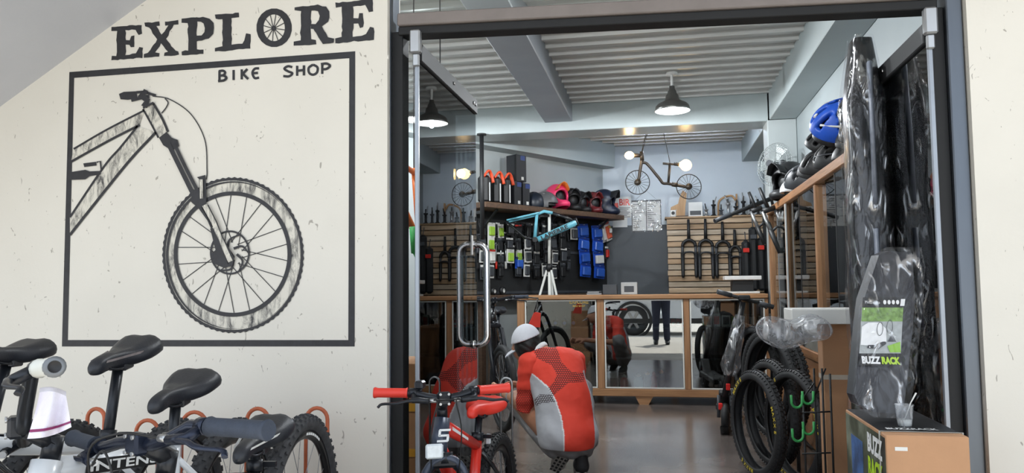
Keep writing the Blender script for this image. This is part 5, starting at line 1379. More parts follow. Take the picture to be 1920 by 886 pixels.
for s in (-.4, 0, .4): MB().bar(Vector((c.x, c.y, SZ-.06))+DW*ln*s+NW*.1, Vector((c.x, c.y, SZ-.25))+DW*ln*s-NW*.13, .02, .02).build('bracket', M_blackp, sf)
def onshelf(px, off=.14): p = dw(px, 395, off+.06); return Vector((p.x, p.y, SZ+.001))
GS = 'helmets on the slanting wall shelf'; wy = math.degrees(math.atan2(NW.y, NW.x))
M_pink = mat('hot_pink_shell', (232, 62, 110), .35, 0, .05); M_ggrey = mat('graphite_shell', (92, 92, 94), .4)
helmet('skate', 'dark helmet with light blue strap on wall shelf', onshelf(1001), wy+160, mat('navy_shell', (28, 36, 48), .4), None, group=GS, scale=1.05)
helmet('skate', 'graphite grey skate helmet on wall shelf beside the pink one', onshelf(1022, .20), wy+30, M_ggrey, None, group=GS, scale=1.1)
helmet('full', 'hot pink full-face helmet with orange visor on wall shelf', onshelf(1045, .14), wy-15, M_pink, None, -10, 0, 1.1, mat('orange_visor', (214, 120, 50), .4), group=GS)
helmet('full', 'black full-face helmet right of the pink one', onshelf(1072, .14), wy-30, M_blackp, None, 0, 0, 1.0, M_dgrey, group=GS)
helmet('full', 'black full-face helmet behind the dark red visor helmet', onshelf(1089, .10), wy-10, M_blackp, None, 0, 0, .95, M_blackp, group=GS)
helmet('full', 'full-face helmet with dark red visor and pink chin on wall shelf', onshelf(1112, .16), wy-20, mat('dark_maroon_shell', (94, 30, 34), .4), None, 0, 0, .95, mat('maroon_visor', (120, 44, 44), .4), group=GS)
helmet('full', 'black and blue full-face helmet at shelf end by the notice', onshelf(1134, .14), wy+20, mat('blue_black_shell', (24, 32, 52), .35), None, 0, 0, 1.15, M_blackp, group=GS)
for i, px in enumerate((908, 928, 946)):
    p = onshelf(px, .15); t = thing('knee_guard_set', f'black and orange knee guard set, {ORD[i]} from the pole on wall shelf', 'knee guard', p, group='knee guards on the wall shelf')
    MB().box(p+Vector((0, 0, .15)), (.10, .15, .30), RW, .03).build('pad', M_blackp, t)
    MB().tube(bez([p-DW*.05+Vector((0, 0, .28))+NW*.05, p+Vector((0, 0, .345))+NW*.07, p+DW*.05+Vector((0, 0, .31))+NW*.06, p+DW*.07+Vector((0, 0, .22))+NW*.07], 5), .022, 8, flat=.6).build('orange_edge', mat('fluor_orange', (226, 82, 46), .5), t)
    MB().box(p+Vector((0, 0, .12))+NW*.078+DW*.01, (.014, .004, .2), RW).build('white_piping', M_ptext, t)
for i, (px, z, h) in enumerate(((962, 0, .27), (978, 0, .26), (969, .262, .30))):
    p = onshelf(px, .15)+Vector((0, 0, z+(.011 if z else 0))); t = thing('helmet_carton', ('black carton with blue top and white label, left of pair', 'black carton with blue top and white label, right of pair', 'tall black carton with blue corner standing on the pair')[i]+' on wall shelf', 'box', p, group='black cartons on the wall shelf')
    MB().box(p+Vector((0, 0, h/2)), (.11 if not z else .16, .16, h), RW, .003).build('carton_body', mat('slate_carton', (34, 36, 40), .55), t)
    MB().box(p+Vector((0, 0, h-.035))+NW*.081+DW*.02, (.07, .004, .05), RW).build('blue_corner', mat('deep_blue_print', (40, 62, 120), .5), t)
    MB().box(p+Vector((0, 0, .035))+NW*.081+DW*.015, (.035, .004, .035), RW).build('white_label', M_white, t); MB().tube([p+Vector((0, 0, h))-DW*.02, p+Vector((0, 0, h+.02)), p+Vector((0, 0, h))+DW*.02], .006, 6).build('hang_loop', M_blackp, t)
# black ceiling pole beside the shelf
pt = atD(903, 256, 7.75); t = thing('ceiling_pole', 'slim black pole dropping from the beam to the wall shelf', 'pole', (pt.x, pt.y, 1.6))
MB().cyl((pt.x, pt.y, 1.62), (pt.x, pt.y, 2.70), .022, 14).build('pole_tube', M_blackp, t); MB().cyl((pt.x, pt.y, 2.685), (pt.x, pt.y, 2.70), .05, 16).build('flange', M_blackp, t); MB().bar((pt.x, pt.y, 1.9), Vector((pt.x, pt.y, 1.9))-NW*.55, .03, .03).build('shelf_arm', M_blackp, t)

# carded products on the pegboard
def pack(name, label, px, py, wpx, hpx, m, hm, bm, off=.045, group=None, tilt=0, thick=.03):
    off += .034; p = dw(px, py, off); k = (p-EYEV).dot(HAX)/FPX; w, h = wpx*k*1.12, hpx*k
    Mr = RW @ Matrix.Rotation(R_(tilt), 3, 'Y')
    t = thing(name, label, 'product pack', p-Vector((0, 0, h/2)), group=group)
    MB().box(p, (w, .005, h), Mr).build('backing_card', m, t)
    MB().box(p+NW*(.003+thick/2)+Mr @ Vector((0, 0, -h*.08)), (w*.74, thick, h*.62), Mr, .008).build('blister', bm, t)
    MB().box(p+NW*.004+Mr @ Vector((0, 0, h*.40)), (w*.9, .006, h*.14), Mr).build('header', hm, t)
    MB().tube([p+Vector((0, 0, h*.44))-NW*(off-.031), p+Vector((0, 0, h*.44))+NW*.03], .003, 5).build('peg', M_alu, t)
    return t
G1 = 'blue packs at the right of the pegboard'
n = 0
for r, y in enumerate((432, 457, 481, 506)):
    for cc, x in enumerate((1093, 1119)):
        pack('blue_pack', f'blue brake-pad pack, {("left","right")[cc]} column, {ORD[r]} from the top', x+r*1.5, y+cc*3, 27, 25, M_blue, mat('dark_blue_print', (24, 52, 130), .5), mat('blue_blister', (48, 92, 180), .3) if (r, cc) != (2, 1) else M_white, .06+.03*cc, G1, (-4, 5, -3, 4)[r], .035)
pack('striped_card_pack', 'red and white striped card at the pegboard right end', 1139, 432, 15, 38, M_white, M_redpaint, mat('orange_red_print', (214, 96, 66), .5), .10, None, -18)
pack('striped_card_pack', 'pale striped card behind the red striped one', 1131, 436, 13, 36, mat('pale_grey_card', (186, 186, 182), .6), M_dgrey, M_white, .07, None, -16)
pack('lime_tag_pack', 'small lime green tag pack above the striped cards', 1143, 431, 7, 14, M_lime, M_lime, M_white, .13)
pack('red_light_pack', 'red tail light pack at lower right of pegboard', 1137, 473, 9, 24, M_dgrey, M_white, M_redpaint, .06)
pack('emblem_pack', 'grey shield-shaped emblem pack left of the blue packs', 1076, 436, 18, 26, mat('pale_grey_card', (186, 186, 182), .6), M_dgrey, M_dgrey, .06)
pack('blue_bag_pack', 'blue pouch pack in the lower left of pegboard', 973, 492, 18, 22, M_blue, M_dgrey, mat('blue_blister', (48, 92, 180), .3), .05)
rp = random.Random(12)
M_k2 = mat('faded_black_card', (40, 42, 44), .5, 0, .2, 20)
pal = [(M_blackp, M_dgrey, M_blackp, 'black'), (M_dgrey, M_white, M_blackp, 'dark grey white-topped'), (M_blackp, M_white, M_dgrey, 'black white-topped'), (M_white, M_blackp, M_dgrey, 'white black-topped'), (M_dgrey, M_blackp, M_dgrey, 'dark grey'), (M_white, M_white, M_lime, 'white lime-filled'), (M_blackp, M_redpaint, M_dgrey, 'black red-topped'), (M_white, M_redpaint, M_white, 'white red-topped')]
rows = [(432, [0, 5, 5, 2, 6, 0, 4, 1, 0, 0]), (457, [4, 5, 0, 2, 0, 3, 0, 1, 4, 0]), (481, [3, 7, 2, 5, 5, 3, 1, 0, 3, 2]), (507, [1, 3, 0, None, 4, 3, 0, 3, 3, 0])]
for r, (y, ks) in enumerate(rows):
    for i, kx in enumerate(ks):
        if kx is None: continue
        m, hm, bm, nm_ = pal[kx]; x = 905+i*16.8+rp.uniform(-2, 2)
        pack('carded_part', f'{nm_} carded part, {ORD[r]} pegboard row, {ORD[i]} from the pole', x, y+rp.uniform(-3, 3), rp.uniform(13, 18), rp.uniform(22, 30), m, hm, bm, .035+.03*(i % 2), 'carded parts on the pegboard', rp.uniform(-4, 4), .02)
for r, y in enumerate((425, 446, 470, 494)):
    for i in range(11):
        pack('hanging_part', f'black bagged part behind the carded ones, {ORD[r]} row, {ORD[i]} from the pole', 899+i*16.6+rp.uniform(-3, 3), y+rp.uniform(-4, 4), rp.uniform(8, 13), rp.uniform(16, 24), (M_blackp, M_k2, M_dgrey)[(i+r) % 3], (M_blackp, M_dgrey, M_white, M_blackp)[(i*3+r) % 4], (M_blackp, M_dgrey, M_k2)[(i+2*r) % 3], .016, 'bagged parts at the back of the pegboard', rp.uniform(-8, 8), .008)
for i in range(4):
    p = dw(930+i*9, 470, .08); t = thing('hex_tool', f'chromed hand tool hung beside the pole, {ORD[i]} from left', 'tool', p, group='hand tools on the pegboard'); MB().tube([p+Vector((0, 0, .06)), p-Vector((0, 0, .12))], .008, 8).build('tool_shank', M_alu, t); MB().tube([p-Vector((0, 0, .12)), p-Vector((0, 0, .2))], .014, 8).build('tool_handle', (M_redpaint, M_blackp, M_white, M_blackp)[i], t); MB().torus(p+Vector((0, 0, .075)), NW, .014, .004, 12, 5).build('tool_eye', M_alu, t)
# low bench under the pegboard
a, b = dw(890, 560, .15), dw(1130, 560, .15)
t = thing('work_bench', 'dark narrow work bench under the pegboard', 'bench', ((a.x+b.x)/2, (a.y+b.y)/2, 0)); c = (a+b)/2
MB().box((c.x, c.y, 1.03), ((b-a).length*.94, .24, .05), RW, .004).build('bench_top', M_darkwood, t)
for s in (-.42, 0, .42):
    for q in (-.08, .08): MB().box(Vector((c.x, c.y, .5))+DW*(b-a).length*s+NW*q, (.06, .06, 1.0), RW).build('leg', M_darkwood, t)
for i, (px, r) in enumerate(((942, .045), (925, .04))):
    p = dw(px, 530, .14); p.z = 1.056+r; t = thing('tape_roll', ('white-faced roll of rim tape on work bench', 'dark roll of rim tape near the pole on bench')[i], 'tape roll', p-Vector((0, 0, r))); MB().lathe([(r*.5, -.02), (r, -.02), (r, .02), (r*.5, .02), (r*.5, -.02)], p, (NW+DW*.3), 24).build('roll', M_blackp, t); MB().lathe([(r*.42, -.021), (r*.52, -.0215), (r*.52, .0215), (r*.42, .021), (r*.42, -.021)], p, (NW+DW*.3), 20).build('core', M_white, t)

# ---------------- repair stand with the sky-blue frame
DS = 8.55; S_ = lambda x, y, d=0: atD(x, y, DS+d)
c = S_(1030, 545); st = thing('repair_stand', 'silver tripod bicycle repair stand behind the counter', 'repair stand', (c.x, c.y, 0))
ap = S_(1030, 503); MB().cyl((ap.x, ap.y, .55), (ap.x, ap.y, ap.z), .018, 12).build('mast', M_whitetrim, st); MB().cyl(ap, S_(1030, 398), .017, 12).build('upper_mast', M_whitetrim, st)
MB().cyl(S_(1030, 508), S_(1030, 494), .035, 14).build('collar', M_blackp, st); MB().cyl((ap.x, ap.y, .50), (ap.x, ap.y, .58), .032, 14).build('lower_collar', M_blackp, st)
for k in range(3):
    a = R_(200+120*k); e = Vector((math.cos(a), math.sin(a), 0)); lg = MB().cyl(ap+e*.03-Vector((0, 0, .02)), Vector((ap.x, ap.y, .02))+e*.42, .013, 10).build('leg', M_whitetrim, st); MB().ell(Vector((ap.x, ap.y, .018))+e*.42, .018, 10, 6).build('foot', M_blackp, lg)
MB().bar(S_(1030, 404), S_(1008, 404, -.06), .03, .03).build('clamp_arm', M_blackp, st); MB().box(S_(1008, 405, -.06), (.05, .06, .07), None, .01).build('clamp_jaw', M_blackp, st)
bf = thing('frameset', 'sky-blue bare bicycle frame with black lettering clamped in the stand', 'bike frame', S_(1010, 450, -.1)); F_ = lambda x, y: S_(x, y, -.10)
MB().tube([F_(1007, 398), F_(1003, 445)], [.017, .02], 12).build('seat_tube', M_teal, bf)
MB().tube([F_(1006, 402), F_(1020, 396), F_(1036, 399)], [.016, .018, .018], 12).build('top_tube_stub', M_teal, bf)
MB().tube([F_(1080, 417), F_(1008, 449)], [.036, .032], 12).build('down_tube', M_teal, bf)
for d, s in ((-.04, 0), (.04, 3)): MB().tube([F_(1010, 399+s)+HAX*d*.4, F_(950, 413+s)+HAX*d], [.012, .010], 8).build('seat_stay', M_teal, bf); MB().tube([F_(1005, 449)+HAX*d*.4, F_(985, 446)+HAX*d, F_(950, 415)+HAX*d], [.014, .012, .010], 8).build('chain_stay', M_black_frame, bf)
MB().tube([F_(1036, 399), F_(1060, 407), F_(1080, 416)], [.016, .017, .018], 12).build('top_tube', M_black_frame, bf); MB().tube([F_(1077, 409), F_(1083, 424)], .024, 12).build('head_tube', M_black_frame, bf)
MB().cyl(F_(1003, 449)-HAX*.04, F_(1003, 449)+HAX*.04, .028).build('bottom_bracket', M_blackp, bf)
mb = MB(); ex = F_(1080, 417)-F_(1008, 449); ey = Vector((0, 0, 1)); text_on(mb, 'LAPIERRE', F_(1016, 450)-HAX*.040, ex, ex.cross(HAX), h=.046, w=.32, bold=.03); mb.build('lettering', M_btext, bf)

# ---------------- dark bicycle parked by the counter's left end, red pouch hung on it
p = camw(-0.12, 7.3); h = heading(3)
_t, _w, gcb, _k = bike('city_bike', 'dark bicycle parked beyond the crouching man at the left counter end', (p.x, p.y, 0.0), h, .34, (.22, .93), (.92, 1.03), 20, .30, M_black_frame, None, tm=M_tyre_new, knobs=False, cables=False, disc=False)
p = atD(1002, 600, 6.0); t = thing('red_pouch', 'bright red triangular fabric pouch above the crouching man', 'pouch', p)
MB().prism([p+HRX*x+Vector((0, 0, z)) for x, z in ((-.055, -.05), (.045, -.055), (.05, .055), (.0, .065), (-.02, .02))], HAX*.05).build('pouch_body', mat('red_nylon', (214, 56, 40), .7, 0, .08), t)
MB().tube([p+Vector((0, 0, .06)), p+HRX*.03+Vector((0, 0, .17))], .005, 6).build('pouch_strap', M_blackp, t); MB().tube([p+HRX*.03+Vector((0, 0, .17)), gcb(.90, .27, 1.05)], .006, 6).build('hanger_wire', M_blackp, t)

# ---------------- electric scooter with wrapped stem
K = lambda x, y, d=0: atD(x, y, 6.0+d)
sc_ = thing('electric_scooter', 'black folding electric scooter with plastic-wrapped stem', 'scooter', K(1362, 805)); sc_.location.z = 0; sc_.matrix_basis = Matrix.Translation(sc_.location)
wc = K(1360, 778); wc.z = .115; hv = (HRX*.33+HAX*.94).normalized()                       # deck runs back to the right
MB().tube([wc+Vector((0, 0, .16)), K(1393, 566)], [.026, .022], 14).build('stem', M_blackp, sc_)
hb = K(1395, 560); hd_ = (K(1440, 571, .0)-K(1368, 551)).normalized()
hbo = MB().tube([hb-hd_*.21, hb+hd_*.23], .014, 10).build('handlebar', M_blackp, sc_); MB().tube([hb-hd_*.215, hb-hd_*.10], .019, 12).build('grip', M_dgrey, hbo); MB().tube([hb+hd_*.12, hb+hd_*.235], .019, 12).build('grip', M_dgrey, hbo)
MB().box(hb+Vector((0, 0, .01)), (.09, .06, .04), None, .008).build('display', M_blackp, hbo); MB().tube([hb+hd_*.09, hb+hd_*.17-HAX*.04-Vector((0, 0, .03))], .006, 6).build('brake_lever', M_blackp, hbo)
wx = hv.cross(Vector((0, 0, 1))).normalized()
for q in (wc, Vector((wc.x, wc.y, .115))+hv*.86):
    w_ = MB().torus(q, wx, .085, .028, 30, 10).build('wheel', M_tyre_new, sc_); MB().lathe([(0, -.03), (.06, -.025), (.06, .025), (0, .03)], q, wx, 18).build('hub_motor', M_blackp, w_)
MB().bar(wc+hv*.12+Vector((0, 0, .06)), wc+hv*.78+Vector((0, 0, .04)), .16, .06, ch=.012).build('deck', M_blackp, sc_); MB().bar(wc+Vector((0, 0, .20)), wc+hv*.16+Vector((0, 0, .05)), .09, .05, ch=.01).build('neck', M_blackp, sc_)
for s in (-1, 1): MB().tube([wc+wx*s*.05, wc+wx*s*.045+Vector((0, 0, .17))], .014, 8).build('fork_leg', M_dgrey, sc_)
for s, z in ((-1, .12), (1, .27)): MB().box(wc-hv*.045+wx*s*.03+Vector((0, 0, z-.03)), (.03, .03, .05), None, .004).build('red_reflector', mat('red_reflector', (226, 40, 36), .3), sc_)
MB().torus(wc, wx, .135, .012, 16, 6, 3, 20, 140).build('mudguard', M_blackp, sc_)
fl = [wc+Vector((0, 0, .16))+(K(1393, 566)-wc-Vector((0, 0, .16)))*t for t in (.22, .32, .45, .6, .75, .86)]
wr = MB().tube(fl, [.04, .075, .062, .058, .046, .032], 14, cap=False); wr.v = [tuple(Vector(v)+Vector((math.sin(i*2.1), math.cos(i*1.7), 0))*.008) for i, v in enumerate(wr.v)]; wr.build('bubble_wrap', film('bubble_wrap_film', (.86, .87, .9), .22, .25, .28), sc_)

# ---------------- tyres heaped before the showcase
M_ytxt = mat('yellow_tyre_print', (214, 190, 60), .6)
def ring_text(mb, s, C, ax, R, a0, h, off):
    u, w = frame_of(ax)
    ang = a0
    for ch in s:
        vs, fs, wd = text_polys(ch, .02); d = u*math.cos(ang)+w*math.sin(ang); t_ = Vector(ax).cross(d)
        mb.add([C+d*(R+y*h)-t_*(x*h-wd*h/2)+Vector(ax)*off for x, y in vs], fs); ang -= (wd*h*1.18)/R
def tyre(label, C, ax, R=.335, r=.027, text=None, knob=True, a0=2.0):
    ax = Vector(ax).normalized(); C = Vector(C); lowest = R*math.sqrt(max(0, 1-ax.z**2)); C.z = lowest+.004 if C.z == 0 else C.z
    t = thing('tyre', label, 'tyre', (C.x, C.y, C.z-lowest), group='loose tyres heaped by the showcase')
    prof = []
    for k in range(13):
        a = R_(-125+250*k/12); prof.append((R-r+r*math.cos(a), r*math.sin(a)))
    for k in range(12, -1, -1):
        a = R_(-125+250*k/12); prof.append((R-r+r*.86*math.cos(a), r*.86*math.sin(a)))
    mb = MB(); mb.lathe(prof+[prof[0]], C, ax, 56); cs = mb.build('casing', M_tyre_new, t)
    if knob:
        mb = MB(); u, w = frame_of(ax); n = 70
        for i in range(n):
            for lat in (-.7, 0, .7):
                a = 2*math.pi*(i+(.5 if lat == 0 else 0))/n; d = u*math.cos(a)+w*math.sin(a); nn = (d*math.cos(lat)+ax*math.sin(lat)); tt = ax.cross(d); mb.box(C+d*(R-r)+nn*r*1.02, (r*.5, r*.4, r*.25), Matrix((tt, tt.cross(nn), nn)).transposed())
        mb.build('tread_knobs', M_tyre_new, t)['kind'] = 'stuff'
    if text:
        for s in (1, -1):
            for k_ in range(3): mb = MB(); ring_text(mb, text, C, ax*s, R-r*1.35, a0+k_*2*math.pi/3, r*.72, r*1.03); mb.build('tyre_lettering', M_ytxt, t)
    return t
def tax(deg, tilt=0): return Vector((math.cos(R_(deg))*math.cos(R_(tilt)), math.sin(R_(deg))*math.cos(R_(tilt)), math.sin(R_(tilt))))
TN = Vector((math.cos(R_(-160)), math.sin(R_(-160)), 0))
for (px, D, R, r, tx, lb) in ((1420, 4.60, .31, .034, 'MAXXIS', 'foremost black knobby tyre of the heap with yellow lettering'), (1447, 4.85, .33, .034, None, 'knobby tyre just behind the foremost one in heap'), (1490, 4.45, .32, .032, 'MAXXIS', 'tyre behind the wire rack with yellow lettering')):
    q = atD(px, 790, D); tyre(lb, (q.x, q.y, 0), TN, R, r, tx, True, 3.6)
for i in range(5):
    sN = 2.478+.072*i; X_t = .735+(-.03, .03, -.01, .035, -.02)[i]; tyre(f'black tyre standing in the row along the showcase, {ORD[i]} from the door', (X_t, (sN-.9397*X_t)/.342, .475), TN, .345, .035, None, i < 5)
t = thing('tyre_stand', 'low black bar stand carrying the row of tyres', 'stand', (.75, 5.4, 0))
for x_ in (.70, .81): MB().bar((x_, 5.0, .112), (x_, 6.1, .112), .02, .02).build('rail', M_blackp, t)
for x_ in (.70, .81):
    for y_ in (5.01, 6.09): MB().span((x_-.01, y_-.01, 0), (x_+.01, y_+.01, .103)).build('leg', M_blackp, t)

# ---------------- wire rack with green hooks
Wk = lambda x, y, d=0: atD(x, y, 3.72+d)
t = thing('wire_rack', 'black wire display rack with green double hooks beside the tall box', 'rack', Wk(1525, 886)); t.location.z = 0; t.matrix_basis = Matrix.Translation(t.location)
for (x, yt, d) in ((1506, 745, 0), (1526, 690, .04), (1541, 690, .0), (1556, 700, -.04)):
    p = Wk(x, yt, d); MB().tube([(p.x, p.y, 0), p], .005, 8).build('rod', M_blackp, t)
for y in (773, 850): MB().tube([Wk(1504, y), Wk(1558, y-2, -.04)], .004, 6).build('cross_wire', M_blackp, t)
MB().tube([Wk(1506, 745), Wk(1526, 718, .04)], .004, 6).build('brace', M_blackp, t); MB().tube([Wk(1526, 745, .04), Wk(1548, 690)], .004, 6).build('brace', M_blackp, t)
for (x, y) in ((1494, 752), (1515, 745), (1496, 815), (1516, 802)):
    c = Wk(x, y, -.02); r = .026
    MB().tube([c+HRX*(-r*math.cos(math.pi*k/10))-Vector((0, 0, 1))*(r*1.1*math.sin(math.pi*k/10)) + (Vector((0, 0, .03)) if k in (0, 10) else Vector((0, 0, 0))) for k in range(11)], .0062, 8).build('green_hook', M_green, t); MB().tube([c+HRX*r, Wk(1507 if x < 1500 else 1526, y+6, .0)], .004, 6).build('hook_stem', M_blackp, t)

# ---------------- tall cardboard box, white flat box in a bag on top
p = atD(1546, 760, 3.98); bx0, by0 = p.x, p.y; bz = atD(1546, 606, 3.98).z
bx1 = .99; by1 = by0+.12
t = thing('tall_carton', 'tall brown cardboard carton standing in front of the showcase', 'box', ((bx0+bx1)/2, (by0+by1)/2, 0))
MB().span((bx0, by0, 0), (bx1, by1, bz), .003).build('carton_body', M_card, t); zt_ = atD(1580, 706, 3.98).z
MB().span((bx0-.001, by0-.0015, zt_-.012), (bx1+.001, by0-.0003, zt_+.012)).build('tape', mat('pale_packing_tape', (206, 196, 180), .3), t)
MB().span((bx0-.0015, by0, zt_-.012), (bx0-.0003, by1-.01, zt_+.012)).build('tape', mat('pale_packing_tape', (206, 196, 180), .3), t); MB().span((bx1-.05, by0-.0025, zt_-.006), (bx1-.01, by0-.0016, zt_+.006)).build('print_mark', M_btext, t)
a = atD(1493, 616, 3.80); b = atD(1612, 586, 3.80); zz = bz+.001
t = thing('flat_white_box', 'flat white carton on top of the tall brown carton', 'box', ((a.x+b.x)/2, by0+.06, zz)); MB().span((a.x, by0-.10, zz), (bx1+.02, by0+.16, zz+.075), .003).build('carton_body', M_white, t); MB().span((a.x+.004, by0-.096, zz+.0748), (bx1+.016, by0+.156, zz+.077)).build('lid_flap', M_white, t)
cb = atD(1466, 622, 3.80); t = thing('plastic_bag', 'crumpled clear plastic bag around the end of flat white box', 'bag', cb-Vector((0, 0, .09)))
rb = np.random.RandomState(4); ph = rb.rand(6, 3)*6
def bagf(P):
    d = smin(ell_sd(P, (0, 0, 0), (.125, .10, .075), (0, .25, 0)), ell_sd(P, (.14, .0, .02), (.09, .12, .06)), .05)
    return d+.006*np.sin(P[..., 0]*24+P[..., 2]*17)+.004*np.sin(P[..., 2]*40+P[..., 1]*22)
organic('bag_film', bagf, (-.2, -.18, -.14), (.28, .18, .14), .009, M_film2, t, Matrix.Translation(cb))

# ---------------- rack carton in the doorway with leaning pack and cup on it
X0, X1, Y0, Y1, ZT = .655, .885, 2.505, 3.005, .672
def photo_print():
    m = bpy.data.materials.new('printed_photo_green_black'); nt, b_ = nodes_of(m); N, L2 = nt.nodes, nt.links
    tc = N.new('ShaderNodeTexCoord'); nz = N.new('ShaderNodeTexNoise'); nz.inputs['Scale'].default_value = 7; nz.inputs['Detail'].default_value = 6; L2.new(tc.outputs['Object'], nz.inputs[0])
    r = N.new('ShaderNodeValToRGB'); r.color_ramp.elements[0].position = .3; r.color_ramp.elements[0].color = lin((22, 24, 24)); r.color_ramp.elements[1].position = .75; r.color_ramp.elements[1].color = lin((150, 158, 140))
    e = r.color_ramp.elements.new(.5); e.color = lin((70, 78, 60)); L2.new(nz.outputs[0], r.inputs[0]); L2.new(r.outputs[0], b_.inputs['Base Color']); return m
M_photo = photo_print()
t = thing('rack_carton', 'brown carton with printed bike-rack side and lime lettering in the doorway', 'box', ((X0+X1)/2, (Y0+Y1)/2, 0))
MB().span((X0, Y0, -.02), (X1, Y1, ZT), .003).build('carton_body', M_card, t)
MB().span((X0-.0015, Y0+.004, .02), (X0-.0003, Y1-.004, ZT-.01)).build('printed_side', M_photo, t)
MB().span((X0+.003, Y0+.06, ZT-.0003), (X1-.003, Y1-.004, ZT+.001)).build('printed_top', mat('black_print_top', (34, 34, 36), .45, 0, .6, 6), t)
mb = MB(); text_on(mb, 'BUZZ', (X0-.003, Y0+.20, .585), (0, -1, 0), (0, 0, 1), w=.17, h=.062, bold=.05); mb.build('lettering', M_ptext, t)
mb = MB(); text_on(mb, 'RACK', (X0-.003, Y0+.20, .51), (0, -1, 0), (0, 0, 1), w=.17, h=.062, bold=.05); mb.build('lettering', mat('lime_print', (176, 214, 40), .5), t)
MB().span((X0-.0028, Y0+.27, .42), (X0-.0016, Y0+.42, .60)).build('blue_picture', mat('blue_picture_print', (62, 98, 150), .5, 0, .5, 14), t)
mb = MB(); text_on(mb, 'BUZZRACK', (X0+.03, Y0+.09, ZT+.0022), (1, 0, 0), (0, 1, 0), w=.15, h=.03, bold=.03); mb.build('lettering', M_ptext, t)
MB().span((X0+.025, Y0-.0015, ZT-.045), (X0+.06, Y0-.0003, ZT-.034)).build('sticker', M_white, t)
MB().tube([(X0-.002, Y0+.055, .0), (X0-.002, Y0+.055, ZT+.002), (X1+.002, Y0+.055, ZT+.002), (X1+.002, Y0+.055, 0)], .003, 6).build('packing_strap', mat('clear_strap', (170, 168, 160), .4), t)
# leaning shrink-wrapped pack
Pk = lambda x, y, d: atD(x, y, d)
t = thing('wrapped_rack_pack', 'black car bike-rack pack in crinkled clear wrap leaning in the doorway', 'package', (X0+.1, 2.78, ZT))
FB_ = [(1604, 740, 2.66), (1613, 640, 2.72), (1622, 560, 2.77), (1650, 478, 2.82), (1668, 470, 2.83), (1712, 474, 2.83), (1718, 560, 2.77), (1707, 680, 2.70), (1695, 776, 2.64), (1640, 772, 2.64), (1612, 758, 2.65)]
FB_ = [(x-2, y, d-.08) for x, y, d in FB_]
mb = MB(); mb.prism([Pk(*q) for q in FB_], (HAX*.06)); mb.build('pack_body', mat('charcoal_pack', (38, 40, 46), .4, 0, .1), t)
def quad(x0, y0, x1, y1, off): 
    dd = lambda y: 2.745-(y-478)*.00062-off-.022
    sh = lambda y: -(y-570)*.055
    return [Pk(x0+sh(y1), y1, dd(y1)), Pk(x1+sh(y1), y1, dd(y1)), Pk(x1+sh(y0), y0, dd(y0)), Pk(x0+sh(y0), y0, dd(y0))]
lbq = MB(); lbq.poly(quad(1617, 557, 1694, 684, .0)); lb = lbq.build('paper_label', M_btext, t)
mb = MB(); mb.poly(quad(1616, 576, 1694, 662, .002)); 
mb.cur = 0; lp = mb.build('label_photo', mat('pale_sky_print', (168, 174, 174), .5, 0, .1, 40), lb)
mb = MB(); mb.poly(quad(1617, 576, 1694, 602, .004)); mb.build('hedge_print', mat('hedge_green_print', (112, 146, 74), .5, 0, .45, 60), lp)
mb = MB(); pts = [(1618, 612), (1630, 604), (1652, 604), (1664, 616), (1666, 640), (1644, 648), (1618, 646)]; sh = lambda x, y: Pk(x-(y-570)*.055, y, 2.745-(y-478)*.00062-.027); mb.poly([sh(*q) for q in pts]); mb.build('car_print', mat('white_car_print', (234, 236, 236), .5, 0, .02), lp)
mb = MB(); mb.poly([sh(1634, 640), sh(1662, 634), sh(1666, 644), sh(1652, 654), sh(1630, 652)]); mb.poly([sh(1668, 640), sh(1676, 626), sh(1684, 640)]); mb.poly([sh(1636, 608), sh(1650, 608), sh(1656, 616), sh(1632, 618)]); mb.build('dark_print', M_dgrey, lp)
mb = MB()
for (cx, cy) in ((1652, 616), (1670, 612)):
    for k in range(20):
        a0_, a1_ = 2*math.pi*k/20, 2*math.pi*(k+1)/20; mb.add([sh(cx+5*math.cos(a0_), cy+12*math.sin(a0_))-HAX*.002, sh(cx+5*math.cos(a1_), cy+12*math.sin(a1_))-HAX*.002, sh(cx+6*math.cos(a1_), cy+13*math.sin(a1_))-HAX*.002, sh(cx+6*math.cos(a0_), cy+13*math.sin(a0_))-HAX*.002], [(0, 1, 2, 3)])
mb.build('bike_print', M_blackp, lp)
mb = MB(); mb.poly([sh(1668, 648), sh(1692, 640), sh(1694, 660), sh(1674, 660)]); mb.build('lawn_print', mat('lawn_print', (140, 190, 60), .5), lp)
o_ = sh(1622, 681)-HAX*.004; ex = (sh(1692, 683)-sh(1620, 681)).normalized(); ey = (sh(1620, 660)-sh(1624, 682)).normalized()
mb = MB(); text_on(mb, 'BUZZ', o_, ex, ey, h=.026, w=.062, bold=.06); mb.build('lettering', M_ptext, lb)
mb = MB(); text_on(mb, 'RACK', o_+ex*.066, ex, ey, h=.026, w=.062, bold=.06); mb.build('lettering', mat('lime_print', (176, 214, 40), .5), lb)
mb = MB(); o2 = sh(1622, 570)-HAX*.003; text_on(mb, 'Mozzquito', o2, ex, ey, h=.014, w=.05); mb.build('lettering', M_ptext, lb)
mb = MB()
for k in range(4): mb.disc(sh(1658+k*8, 566)-HAX*.003, HAX, .0055, 14, 1.4)
mb.poly([sh(1688, 560)-HAX*.003, sh(1696, 560)-HAX*.003, sh(1695, 573)-HAX*.003, sh(1687, 573)-HAX*.003]); mb.build('badge_print', M_ptext, lb)
